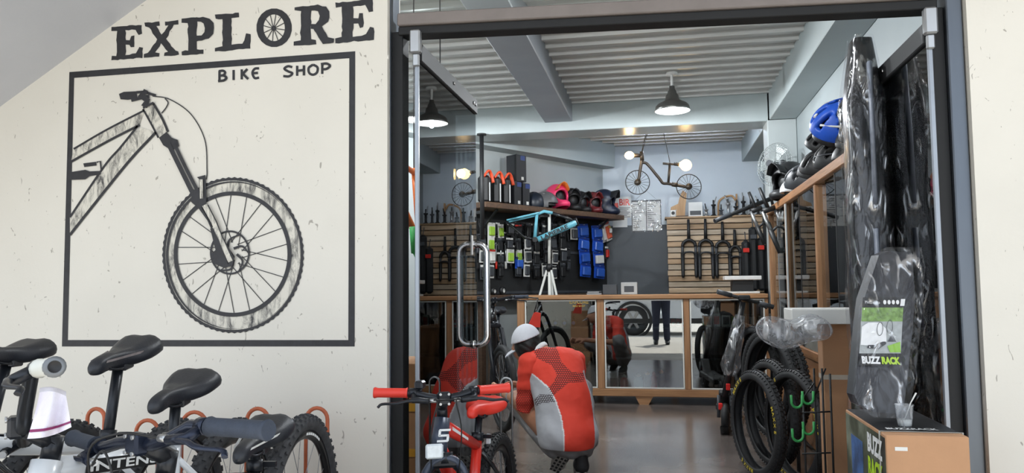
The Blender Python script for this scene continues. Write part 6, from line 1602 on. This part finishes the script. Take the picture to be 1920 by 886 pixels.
# the wrap: a creased film skin a little larger than the pack
A_ = [(1598, 745), (1606, 640), (1612, 560), (1640, 472), (1664, 463), (1728, 463), (1735, 500), (1730, 580), (1718, 690), (1704, 784), (1640, 782), (1606, 765)]
def wrapg(u, v):
    n = len(A_); k = u*n; i = int(k) % n; f = k-int(k); x = A_[i][0]+(A_[(i+1) % n][0]-A_[i][0])*f; y = A_[i][1]+(A_[(i+1) % n][1]-A_[i][1])*f
    cx, cy = 1668, 620; q = (1-v) if v > .5 else 1.0
    s = min(1.0, (1-v)*2.0); x2, y2 = cx+(x-cx)*s, cy+(y-cy)*s
    d = 2.745-(y2-478)*.00062-.045+.075*max(0, 1-v*2)*1.0 + .008*math.sin(x2*.31+y2*.17)*math.sin(y2*.23)*(1 if s > .5 else .35)
    return Pk(x2, y2, d)
MB().grid(wrapg, 72, 22, False).build('clear_wrap', film('shrink_wrap_film', (.96, .96, .97), .17, .13, .06), t)
# cup with spoon
c = atD(1697, 806, 2.46); c.z = ZT+.002; t = thing('plastic_cup', 'small clear plastic cup with spoon on the rack carton', 'cup', c)
cp = MB().lathe([(0, 0), (.020, 0), (.027, .066), (.029, .067), (.029, .070), (.0262, .068), (.019, .003), (0, .003)], c, n=24).build('cup_wall', film('frosted_cup_plastic', (.9, .92, .94), .1, .2, .5), t)
MB().lathe([(0, .004), (.0195, .004), (.0215, .024), (0, .024)], c, n=18).build('cup_contents', mat('milky_drink', (206, 206, 202), .4), t)
MB().tube([c+Vector((-.005, 0, .01)), c+HRX*.022+Vector((0, 0, .075)), c+HRX*.04+Vector((0, 0, .105))], [.003, .003, .005], 8, flat=.5).build('spoon', M_white_plastic, t)

# ---------------- tall wrapped pack leaning at the right leaf
Q = lambda x, y, d: atD(x, y, d)
t = thing('tall_wrapped_pack', 'very tall black pack in crinkled plastic wrap leaning by right door', 'package', (.85, 3.4, 0))
ringspec = [(2200, 0), ]
def tp(u, z):                                            # leaning box-like pack: u around, z height
    f = z/2.17; cx = .862+.012*f; cy = 3.44+.03*f
    w = (.074 if z < 1.9 else .074*(1-.5*(z-1.9)/.3)); d = .10 if z < 1.9 else .10*(1-.5*(z-1.9)/.3)
    a = 2*math.pi*u; c_, s_ = math.cos(a), math.sin(a); p_ = 4
    r = 1/((abs(c_)**p_+abs(s_)**p_)**(1/p_)); n_ = 1+.06*math.sin(a*3+z*5)*math.sin(z*8)+.02*math.sin(a*5+z*11)
    return Vector((cx+w*r*c_*n_, cy+d*r*s_*n_, z))
zs = [i*2.17/44 for i in range(45)]
mb = MB(); mb.loft([[tp(k/24, z) for k in range(24)] for z in zs]); bd = mb.build('pack_body', mat('black_shrink_wrap', (26, 27, 30), .25, 0, .3, 5, .5, 5, stretch=(1, 1, .4)), t)
for (z0_, z1_, off) in ((1.45, 2.05, .0), (.95, 1.35, .01)):
    pts = [tp(.72, z)+Vector((.02, -.008, 0)) for z in (z0_, (z0_+z1_)/2, z1_)]; mb = MB(); mb.tube(pts, .022, 6, flat=.5); mb.build('foam_strip', mat('grey_foam_strip', (122, 128, 140), .4, 0, .2, 20), bd)
def tpo(u, v): 
    z = .02+2.16*v; p = tp(u, z); c0 = Vector((.862+.012*z/2.17, 3.44+.03*z/2.17, z)); return c0+(p-c0)*(1.16+.05*math.sin(u*2*math.pi*5+z*6)*math.sin(z*9))
MB().grid(lambda u, v: tpo(u, v), 40, 60, False).build('clear_wrap', film('shrink_wrap_film_tall', (.96, .96, .97), .15, .12, .05), t)

# ---------------- behind the left leaf: stacked cartons, hung frames
for i, (z, h, w) in enumerate(((0, .2, .3), (.2, .16, .28), (.36, .2, .26), (.56, .22, .24))):
    t = thing('stock_carton', f'brown carton with amber band, {ORD[i]} from the floor behind the left door leaf', 'box', (-1.17, 3.5, z+.001*i), group='cartons stacked behind the left leaf')
    zz = z+.002*i; MB().span((-1.17-w/2, 3.38, zz), (-1.17+w/2, 3.75, zz+h), .003).build('carton_body', (M_card, M_card2)[i % 2], t); MB().span((-1.17-w/2-.001, 3.3785, zz+.005), (-1.17+w/2+.001, 3.3797, zz+.04)).build('amber_band', M_yellow, t)
def simple_frame(label, o, m, s=1.0):
    t = thing('frameset', label, 'bike frame', o); P = lambda y, z: Vector((o[0], o[1]+y*s, o[2]+z*s))
    MB().tube([P(0, 0), P(-.1, .45)], .017, 10).build('seat_tube', m, t); MB().tube([P(-.1, .42), P(-.62, .46)], .017, 10).build('top_tube', m, t); MB().tube([P(0, 0), P(-.6, .36)], .021, 10).build('down_tube', m, t); MB().tube([P(-.60, .34), P(-.63, .48)], .022, 10).build('head_tube', m, t)
    MB().tube([P(0, 0), P(.4, .05)], .010, 8).build('chain_stay', m, t); MB().tube([P(-.09, .4), P(.4, .05)], .009, 8).build('seat_stay', m, t)
    MB().tube([P(-.1, .45), Vector((o[0], o[1]-.1*s, HC-.04))], .004, 5).build('hanging_cord', M_blackp, t)
simple_frame('orange bare bicycle frame hung behind the left door leaf', (-1.47, 4.6, 1.42), mat('orange_frame_paint', (206, 104, 44), .35)); simple_frame('green bare bicycle frame hung below the orange one', (-1.30, 4.6, .98), M_green)
# ================================================================ PEOPLE
M_skin = mat('tan_skin', (176, 124, 96), .55, 0, .08, 30)
M_skin_d = mat('brown_skin', (148, 100, 78), .55, 0, .08, 30)
M_hair = mat('black_hair', (18, 17, 18), .5, 0, .3, 60, .5, 120)
M_trouser = mat('dark_grey_twill', (126, 126, 128), .85, 0, .12, 20, .4, 160)
M_sole = mat('grey_rubber_sole', (150, 146, 140), .7, 0, .1)
def hand_prims(wr, dirv, palm_n, side, curl=0.6):
    """palm + five unequal bent fingers, thumb from the side; returns rounded cones (a,b,ra,rb)"""
    d = Vector(dirv).normalized(); n = Vector(palm_n); n = (n-d*d.dot(n)).normalized(); s = d.cross(n)*side; wr = Vector(wr)
    out = [(wr, wr+d*.05, .021, .024), (wr+d*.02+s*.018, wr+d*.075+s*.026, .017, .015), (wr+d*.02-s*.018, wr+d*.072-s*.026, .017, .014)]
    for k, (o, l) in enumerate(((.030, .068), (.010, .078), (-.011, .072), (-.031, .056))):
        b = wr+d*.082+s*o; a1, a2, a3 = curl*.7, curl*1.6, curl*2.3
        p1 = b+(d*math.cos(a1)+n*math.sin(a1))*l*.45; p2 = p1+(d*math.cos(a2)+n*math.sin(a2))*l*.33; p3 = p2+(d*math.cos(a3)+n*math.sin(a3))*l*.22
        out += [(wr+d*.05+s*o*.8, b, .011, .0095), (b, p1, .0095, .0088), (p1, p2, .0088, .008), (p2, p3, .008, .007)]
    t0 = wr+d*.02+s*.026; t1 = t0+(d*.6+s*.6+n*.4).normalized()*.04; t2 = t1+(d*.85+n*.45).normalized()*.032
    return out+[(t0, t1, .0125, .0105), (t1, t2, .0105, .008)]
def union(prims, k=.03, fine=(), kf=.006):
    def fn(P):
        d = None
        for q in prims:
            e = ell_sd(P, *q[1:]) if q[0] == 'e' else cone_sd(P, *q)
            d = e if d is None else smin(d, e, k)
        for q in fine: d = smin(d, cone_sd(P, *q), kf)
        return d
    return fn
def in_poly(X, Y, poly):
    ins = np.zeros(X.shape, bool); n = len(poly)
    for i in range(n):
        x0, y0 = poly[i]; x1, y1 = poly[(i+1) % n]
        c = ((y0 > Y) != (y1 > Y)) & (X < (x1-x0)*(Y-y0)/((y1-y0) or 1e-9)+x0); ins ^= c
    return ins
# ---- crouching mechanic. model axes: x to the viewer's right, y away from the viewer, z up
OM = camw(0, 4.65); MM = Matrix(((HRX.x, HAX.x, 0, OM.x), (HRX.y, HAX.y, 0, OM.y), (0, 0, 1, 0), (0, 0, 0, 1)))
mo = thing('person', 'crouching person in red and grey jersey and white cap working in the shop', 'person', MM @ Vector((.30, .1, 0)))
HEAD = (.085, .30, .765)
hL = hand_prims((-.10, .56, .44), (-.5, .6, .15), (.6, .4, -.5), 1, .8); hR = hand_prims((.05, .68, .46), (-.8, .3, .1), (0, -.3, -.9), -1, .8)
body = [('e', (.33, .06, .27), (.155, .13, .13)), ('e', (.30, .13, .45), (.145, .11, .16)), ('e', (.245, .20, .62), (.165, .10, .13), (0, -.25, 0)),
        ((.20, .25, .70), (.11, .29, .73), .058, .056), ('e', HEAD, (.078, .098, .112)), ('e', (.055, .345, .735), (.06, .062, .075)), ((.02, .39, .745), (.0, .405, .735), .015, .012),
        ((.09, .165, .66), (.075, .23, .38), .052, .042), ((.075, .23, .38), (-.10, .56, .44), .040, .026), ((.385, .27, .66), (.42, .50, .42), .052, .042), ((.42, .5, .42), (.05, .68, .46), .040, .026),
        ((.25, .08, .25), (.03, .40, .40), .088, .06), ((.03, .40, .40), (.26, .07, .14), .056, .038), ((.42, .08, .25), (.44, .5, .44), .088, .06), ((.44, .5, .44), (.41, .12, .10), .056, .038)]
fine = hL+hR+[((.135, .275, .765), (.14, .265, .745), .012, .010)]
organic('body', union(body, .03, fine), (-.28, -.12, .0), (.60, .82, .92), .008, M_skin, mo, MM)
def mshirt():
    if 'jersey' in MATS: return MATS['jersey']
    m = bpy.data.materials.new('printed_jersey'); nt, b = nodes_of(m); N, L2 = nt.nodes, nt.links
    at = N.new('ShaderNodeAttribute'); at.attribute_name = 'print'
    tc = N.new('ShaderNodeTexCoord'); mp = N.new('ShaderNodeMapping'); mp.inputs['Rotation'].default_value = (0, 0, -YAW)
    L2.new(tc.outputs['Object'], mp.inputs[0]); sp = N.new('ShaderNodeSeparateXYZ'); cb = N.new('ShaderNodeCombineXYZ'); L2.new(mp.outputs[0], sp.inputs[0]); L2.new(sp.outputs[0], cb.inputs[0]); L2.new(sp.outputs[2], cb.inputs[1])
    br = N.new('ShaderNodeTexBrick'); L2.new(cb.outputs[0], br.inputs['Vector'])
    for k, v in (('Scale', 1.0), ('Mortar Size', .0022), ('Mortar Smooth', .3), ('Brick Width', .0135), ('Row Height', .0105)): br.inputs[k].default_value = v
    ml = N.new('ShaderNodeMath'); ml.operation = 'MULTIPLY'; L2.new(br.outputs['Fac'], ml.inputs[0]); L2.new(at.outputs['Alpha'], ml.inputs[1])
    mx = N.new('ShaderNodeMix'); mx.data_type = 'RGBA'; L2.new(ml.outputs[0], mx.inputs[0]); L2.new(at.outputs['Color'], mx.inputs[6]); mx.inputs[7].default_value = lin((44, 22, 24))
    L2.new(mx.outputs[2], b.inputs['Base Color']); b.inputs['Roughness'].default_value = .75
    nz = N.new('ShaderNodeTexNoise'); nz.inputs['Scale'].default_value = 9; nz.inputs['Detail'].default_value = 2; L2.new(tc.outputs['Object'], nz.inputs[0]); bp = N.new('ShaderNodeBump'); bp.inputs['Strength'].default_value = .5; bp.inputs['Distance'].default_value = .03
    L2.new(nz.outputs[0], bp.inputs['Height']); L2.new(bp.outputs[0], b.inputs['Normal']); MATS['jersey'] = m; return m
RED, GRY, WHT = np.array(lin((222, 64, 46))[:3]), np.array(lin((176, 178, 184))[:3]), np.array(lin((226, 228, 230))[:3])
def jersey_paint(V):
    D = 4.72; X = 960+V[:, 0]*1440/D; Y = 543+(1.12-V[:, 2])*1440/D
    gl = in_poly(X, Y, [(982, 693), (1006, 711), (1023, 725), (1035, 746), (1044, 773), (1048, 804), (1047, 860), (900, 860), (900, 693)])
    gr = in_poly(X, Y, [(1090, 697), (1101, 735), (1106, 773), (1106, 822), (1100, 860), (1200, 860), (1200, 690)])
    hx = in_poly(X, Y, [(1000, 671), (1030, 684), (1040, 701), (1033, 716), (1023, 725), (1031, 739), (1044, 728), (1061, 715), (1092, 715), (1092, 701), (1068, 697), (1050, 680), (1038, 640), (1000, 640)]) | in_poly(X, Y, [(998, 748), (1008, 737), (1028, 735), (1036, 748), (1012, 752), (1000, 760)])
    c = np.tile(RED, (len(V), 1)); c[gl | gr] = GRY
    e = in_poly(X, Y, [(980, 690), (1007, 709), (1025, 723), (1037, 745), (1046, 773), (1050, 804), (1049, 860), (1047, 860), (1048, 804), (1044, 773), (1035, 746), (1023, 725), (1006, 711), (982, 693)]); c[e] = WHT
    jersey_paint.mask = hx.astype(np.float32); return c
def add_alpha(o, mask):
    a = o.data.color_attributes['print']; buf = np.zeros(len(a.data)*4, np.float32); a.data.foreach_get('color', buf); buf = buf.reshape(-1, 4); buf[:, 3] = mask; a.data.foreach_set('color', buf.ravel())
torso = union([('e', (.325, .06, .24), (.185, .165, .15)), ('e', (.305, .11, .42), (.180, .14, .20)), ('e', (.255, .18, .60), (.180, .122, .15), (0, -.22, 0)), ((.14, .20, .655), (.35, .25, .66), .066, .066)], .09)
def tfn(P):
    d = torso(P)+.004*np.sin(P[..., 2]*42+P[..., 0]*26)*np.clip((.5-P[..., 2])*3, 0, 1)+.0015*np.sin(P[..., 0]*60+P[..., 2]*35)
    d = np.maximum(d, .168-P[..., 2]); d = np.maximum(d, P[..., 2]-.755)
    return np.maximum(d, .052-np.sqrt(((P-np.array([.165, .275, .735]))**2).sum(-1)))
sh_ = organic('jersey', tfn, (.05, -.14, .12), (.56, .42, .80), .0058, mshirt(), mo, MM, jersey_paint); add_alpha(sh_, jersey_paint.mask)
def sleeve(a, b, ra, rb, hexz):
    def paint(V):
        sleeve.m = ((V[:, 2] < hexz)).astype(np.float32)*.8; return np.tile(RED, (len(V), 1))
    a, b = np.array(a), np.array(b); ax = (b-a)/np.linalg.norm(b-a)
    f0 = lambda P: np.maximum(cone_sd(P, a, b, ra, rb), ((P-b)@ax)-.012)+.003*np.sin(P[..., 2]*70)
    lo = np.minimum(a, b)-.1; hi = np.maximum(a, b)+.1
    o = organic('sleeve', f0, lo, hi, .006, mshirt(), mo, MM, paint); add_alpha(o, sleeve.m)
sleeve((.105, .165, .655), (.07, .225, .375), .075, .058, .50); sleeve((.385, .27, .655), (.42, .49, .43), .075, .058, .5)
mb = MB(); cpt = Vector((.158, .272, .722)); axn = Vector((-.55, .25, .55)).normalized(); mb.torus(cpt, axn, .066, .011, 26, 8, 1.6); mb.xf(MM).build('collar', mat('white_rib_collar', (224, 226, 228), .8), mo)
tr = union([('e', (.33, .075, .20), (.150, .125, .105)), ((.25, .12, .20), (.03, .40, .40), .095, .078), ((.03, .40, .40), (.25, .09, .16), .074, .056), ((.42, .13, .20), (.44, .5, .44), .095, .078), ((.44, .5, .44), (.41, .13, .13), .074, .056)], .04)
organic('trousers', lambda P: np.maximum(np.maximum(tr(P)+.004*np.sin(P[..., 0]*50+P[..., 2]*60), P[..., 2]-.22-.9*np.clip(P[..., 1]-.16, 0, 1)), .085-P[..., 2]), (-.12, -.14, .04), (.62, .68, .60), .008, M_trouser, mo, MM)
def shoe(heel, toe, parent, up=(0, 0, 1)):
    heel, toe = Vector(heel), Vector(toe); d = (toe-heel).normalized(); u_ = Vector(up); u_ = (u_-d*d.dot(u_)).normalized(); s_ = d.cross(u_); Lh = (toe-heel).length
    M2 = MM @ Matrix(((d.x, s_.x, u_.x, heel.x), (d.y, s_.y, u_.y, heel.y), (d.z, s_.z, u_.z, heel.z), (0, 0, 0, 1)))
    f1 = union([((.03, 0, .045), (Lh*.55, 0, .040), .040, .040), ((Lh*.5, 0, .036), (Lh-.035, 0, .030), .042, .034), ((.035, 0, .06), (.045, 0, .10), .038, .040)], .03)
    o = organic('shoe', lambda P: np.maximum(f1(P), .012-P[..., 2]), (-.03, -.07, 0), (Lh+.03, .07, .16), .007, mat('black_mesh_shoe', (30, 30, 32), .7), parent, M2)
    mb = MB(); ring = lambda z, k: [M2 @ Vector((x, y*k, z)) for x, y in ((.0, -.025), (.03, -.036), (Lh*.35, -.032), (Lh*.7, -.045), (Lh*.93, -.03), (Lh, 0), (Lh*.93, .032), (Lh*.7, .045), (Lh*.35, .032), (.03, .036), (0, .025))]
    mb.loft([ring(0, .96), ring(.012, 1.04), ring(.022, 1.0)]); mb.build('sole', M_sole, o)
    mb = MB()
    for i in range(7):
        for j in (-1, 0, 1): mb.box(M2 @ Vector((.03+i*Lh*.135, j*.024, -.001)), (.016, .014, .004), M2.to_3x3())
    mb.build('tread', M_blackp, o)['kind'] = 'stuff'
shoe((.315, -.03, .165), (.24, .13, .005), mo, (.2, .75, .5)); shoe((.405, .03, .0), (.415, .30, .0), mo)
# hair and cap
hr = union([('e', (HEAD[0]+.008, HEAD[1]-.012, HEAD[2]+.004), (.086, .102, .116))], .01)
organic('hair', lambda P: np.maximum(np.maximum(hr(P)+.0015*np.sin(P[..., 2]*150+P[..., 0]*90), .690-P[..., 2]), (P[..., 1]-(HEAD[1]+.045))+1.2*(HEAD[2]-.02-P[..., 2])*.4), (-.05, .14, .66), (.22, .45, .90), .006, M_hair, mo, MM)
cpf = lambda P: np.maximum(ell_sd(P, (HEAD[0], HEAD[1]-.004, HEAD[2]+.012), (.098, .120, .120)), -(P[..., 2]-(HEAD[2]+.036)-.36*(P[..., 0]-HEAD[0])))
M_cap = mat('white_cap_twill', (206, 208, 216), .8, 0, .03, 40, .3, 300)
organic('cap', cpf, (-.08, .12, .66), (.25, .50, .93), .0055, M_cap, mo, MM)
mb = MB(); mb.grid(lambda u, v: MM @ Vector((HEAD[0]-.055-.085*v+.02*math.cos((u-.5)*3), HEAD[1]+.035+.085*v*.5+(u-.5)*.15, HEAD[2]-.002-.055*v-.09*(u-.5)**2)), 10, 6); mb.grid(lambda u, v: MM @ Vector((HEAD[0]-.055-.085*v+.02*math.cos((u-.5)*3), HEAD[1]+.035+.085*v*.5+(u-.5)*.15, HEAD[2]-.008-.055*v-.09*(u-.5)**2)), 10, 6); mb.build('cap_brim', M_cap, mo)
# small foot stool under the mechanic's work: low stand with wire hoop
c = camw(-.036, 3.78); t = thing('hoop_stand', 'thin silver wire hoop stand on the floor beside the left door', 'stand', (c.x, c.y, 0))
r = .028; top_ = atD(946, 708, 3.78).z; e = HRX
MB().tube([Vector((c.x, c.y, 0))-e*r]+[Vector((c.x, c.y, top_-r))+e*(-r*math.cos(math.pi*k/10))+Vector((0, 0, r*math.sin(math.pi*k/10))) for k in range(11)]+[Vector((c.x, c.y, 0))+e*r], .0055, 8).build('hoop', M_alu, t)
MB().bar((c.x-.12, c.y, .008), (c.x+.12, c.y, .008), .03, .016).build('foot_bar', M_alu, t)

# ---- the one who stands facing the shop at the kerb side (seen mirrored in the counter glass)
OP = Vector((0.02, -0.66, -0.02)); MP = Matrix.Translation(OP)            # faces +y
po = thing('person', 'standing person in blue shirt and dark trousers facing the shop, mirrored in glass', 'person', OP)
pb_ = [('e', (0, 0, .98), (.15, .10, .12)), ('e', (0, 0, 1.15), (.14, .10, .16)), ('e', (0, 0, 1.34), (.165, .10, .12)), ((0, 0, 1.42), (0, .02, 1.52), .055, .052), ('e', (0, .03, 1.62), (.076, .095, .115)), ('e', (0, .06, 1.57), (.055, .06, .06)), ((0, .12, 1.60), (0, .135, 1.585), .014, .012),
       ((-.09, 0, .93), (-.10, .02, .5), .085, .055), ((-.10, .02, .5), (-.11, -.01, .09), .052, .036), ((.09, 0, .93), (.10, .02, .5), .085, .055), ((.10, .02, .5), (.11, -.01, .09), .052, .036),
       ((-.19, 0, 1.38), (-.24, .08, 1.12), .05, .04), ((-.24, .08, 1.12), (-.10, .34, 1.13), .038, .027), ((.19, 0, 1.38), (.24, .08, 1.12), .05, .04), ((.24, .08, 1.12), (.10, .34, 1.13), .038, .027)]
organic('body', union(pb_, .03, hand_prims((-.10, .34, 1.13), (.35, .6, .1), (1, -.4, 0), -1, .5)+hand_prims((.10, .34, 1.13), (-.35, .6, .1), (-1, -.4, 0), 1, .5)), (-.34, -.15, .03), (.34, .50, 1.78), .011, M_skin_d, po, MP)
ts = union([('e', (0, 0, .98), (.175, .125, .14)), ('e', (0, 0, 1.15), (.165, .125, .17)), ('e', (0, 0, 1.34), (.185, .12, .13)), ((-.19, 0, 1.38), (-.235, .06, 1.18), .07, .058), ((.19, 0, 1.38), (.235, .06, 1.18), .07, .058)], .04)
organic('shirt', lambda P: np.maximum(np.maximum(ts(P), .90-P[..., 2]), P[..., 2]-1.455), (-.36, -.2, .86), (.36, .24, 1.5), .011, mat('blue_cotton_shirt', (40, 58, 150), .8, 0, .08, 10), po, MP)
tq = union([('e', (0, 0, .95), (.165, .118, .12)), ((-.09, 0, .92), (-.10, .02, .5), .10, .075), ((-.10, .02, .5), (-.11, 0, .10), .072, .062), ((.09, 0, .92), (.10, .02, .5), .10, .075), ((.10, .02, .5), (.11, 0, .10), .072, .062)], .02)
organic('trousers', lambda P: np.maximum(np.maximum(tq(P), .09-P[..., 2]), P[..., 2]-.99), (-.24, -.16, .05), (.24, .18, 1.04), .011, mat('navy_denim', (38, 44, 66), .85, 0, .15, 30), po, MP)
for s in (-1, 1):
    f1 = union([((s*.11, -.04, .05), (s*.115, .10, .04), .042, .040), ((s*.115, .1, .038), (s*.12, .17, .034), .04, .032), ((s*.11, -.02, .07), (s*.11, -.015, .11), .042, .045)], .03)
    organic('shoe', lambda P: np.maximum(f1(P), .004-P[..., 2]), (s*.115-.08, -.12, -.01), (s*.115+.08, .24, .18), .009, M_blackp, po, MP)
organic('hair', lambda P: np.maximum(ell_sd(P, (0, .015, 1.635), (.086, .104, .118)), (P[..., 1]-.075)-(P[..., 2]-1.66)), (-.12, -.12, 1.5), (.12, .16, 1.78), .009, M_hair, po, MP)
t = thing('phone', 'dark smartphone held up by the standing person', 'phone', (0, -.20, 1.10)); MB().box((0, -.204, 1.12), (.155, .009, .075), None, .003).build('phone_body', M_blackp, t); MB().box((0, -.2092, 1.12), (.14, .001, .066), None).build('phone_screen', mat('dark_screen', (20, 22, 26), .1), t)

# ================================================================ PARKED CAR ACROSS THE PAVEMENT (mirrored in the counter glass)
wx = atY(1187, 595, 19.3).x; cy = -4.2; zg = -.06
M_car = mat('silver_car_paint', (216, 219, 222), .3, 0, .03, coat=.5); M_cglass = mat('dark_car_glass', (26, 30, 36), .08, 0, .05)
ca = thing('parked_car', 'silver off-road car parked along the pavement, mirrored in the counter glass', 'car', (wx+1.3, cy-.9, zg))
prof = [(-.85, .30), (-.88, .62), (-.80, .95), (-.62, 1.05), (.55, 1.10), (1.02, 1.66), (1.3, 1.74), (3.2, 1.72), (3.55, 1.10), (3.62, .60), (3.58, .30)]
secs = [(0.0, .94), (.06, 1.0), (.5, 1.0), (1.3, 1.0), (1.74, 1.0), (1.8, .94)]
rings = []
for (yy, k) in secs: rings.append([Vector((wx+1.37+(x-1.37)*k, cy-yy-(0.16*max(0, z-1.08)/.6 if yy < .9 else -.16*max(0, z-1.08)/.6), zg+.05+(z-.05)*(.98 if k < 1 else 1))) for x, z in prof])
mb = MB(); mb.loft(rings, True, False); mb.build('car_body', M_car, ca)
for x0, x1, xt0, xt1 in ((.68, 1.68, 1.08, 1.70), (1.76, 2.62, 1.78, 2.60), (2.70, 3.30, 2.68, 3.10)):
    f_ = lambda x, z: Vector((wx+x, cy-.16*max(0, z-1.08)/.6+.006, zg+z)); MB().prism([f_(x0, 1.12), f_(x1, 1.12), f_(xt1, 1.60), f_(xt0, 1.60)], (0, -.02, 0)).build('side_window', M_cglass, ca)
for x in (.62, 1.72, 2.66): MB().span((wx+x-.004, cy+.0005, zg+.38), (wx+x+.004, cy+.003, zg+1.08)).build('door_gap', M_blackp, ca)
for x in (1.5, 2.45): MB().span((wx+x, cy+.002, zg+.98), (wx+x+.16, cy+.03, zg+1.01), .006).build('door_handle', M_chrome, ca)
MB().span((wx-.3, cy+.0, zg+.30), (wx+3.1, cy+.02, zg+.42), .006).build('side_step', M_blackp, ca)
for k, x in enumerate((0.0, 2.85)):
    for yy, s in ((cy-.12, 1), (cy-1.66, -1)):
        C0 = Vector((wx+x, yy, zg+.38)); w_ = MB().lathe([(.25, -.11), (.36, -.12), (.38, -.08), (.38, .08), (.36, .12), (.25, .125), (.24, .09)], C0, (0, s, 0), 36).build('wheel', M_tyre_new, ca)
        MB().lathe([(.0, .07), (.20, .06), (.235, .11), (.255, .115), (.255, .09), (0, .05)], C0, (0, s, 0), 30).build('rim', M_dgrey, w_)
        for j in range(6):
            a = 2*math.pi*j/6; d = Vector((math.cos(a), 0, math.sin(a))); MB().bar(C0+Vector((0, s*.10, 0))+d*.03, C0+Vector((0, s*.115, 0))+d*.24, .07, .03, (0, s, 0), .008).build('rim_spoke', M_alu, w_)
    MB().lathe([(.40, 0), (.47, 0), (.47, .03), (.40, .03), (.40, 0)], (wx+x, cy-.005, zg+.38), (0, 1, 0), 32, arc=(0, math.pi*2)).build('wheel_arch', M_blackp, ca)
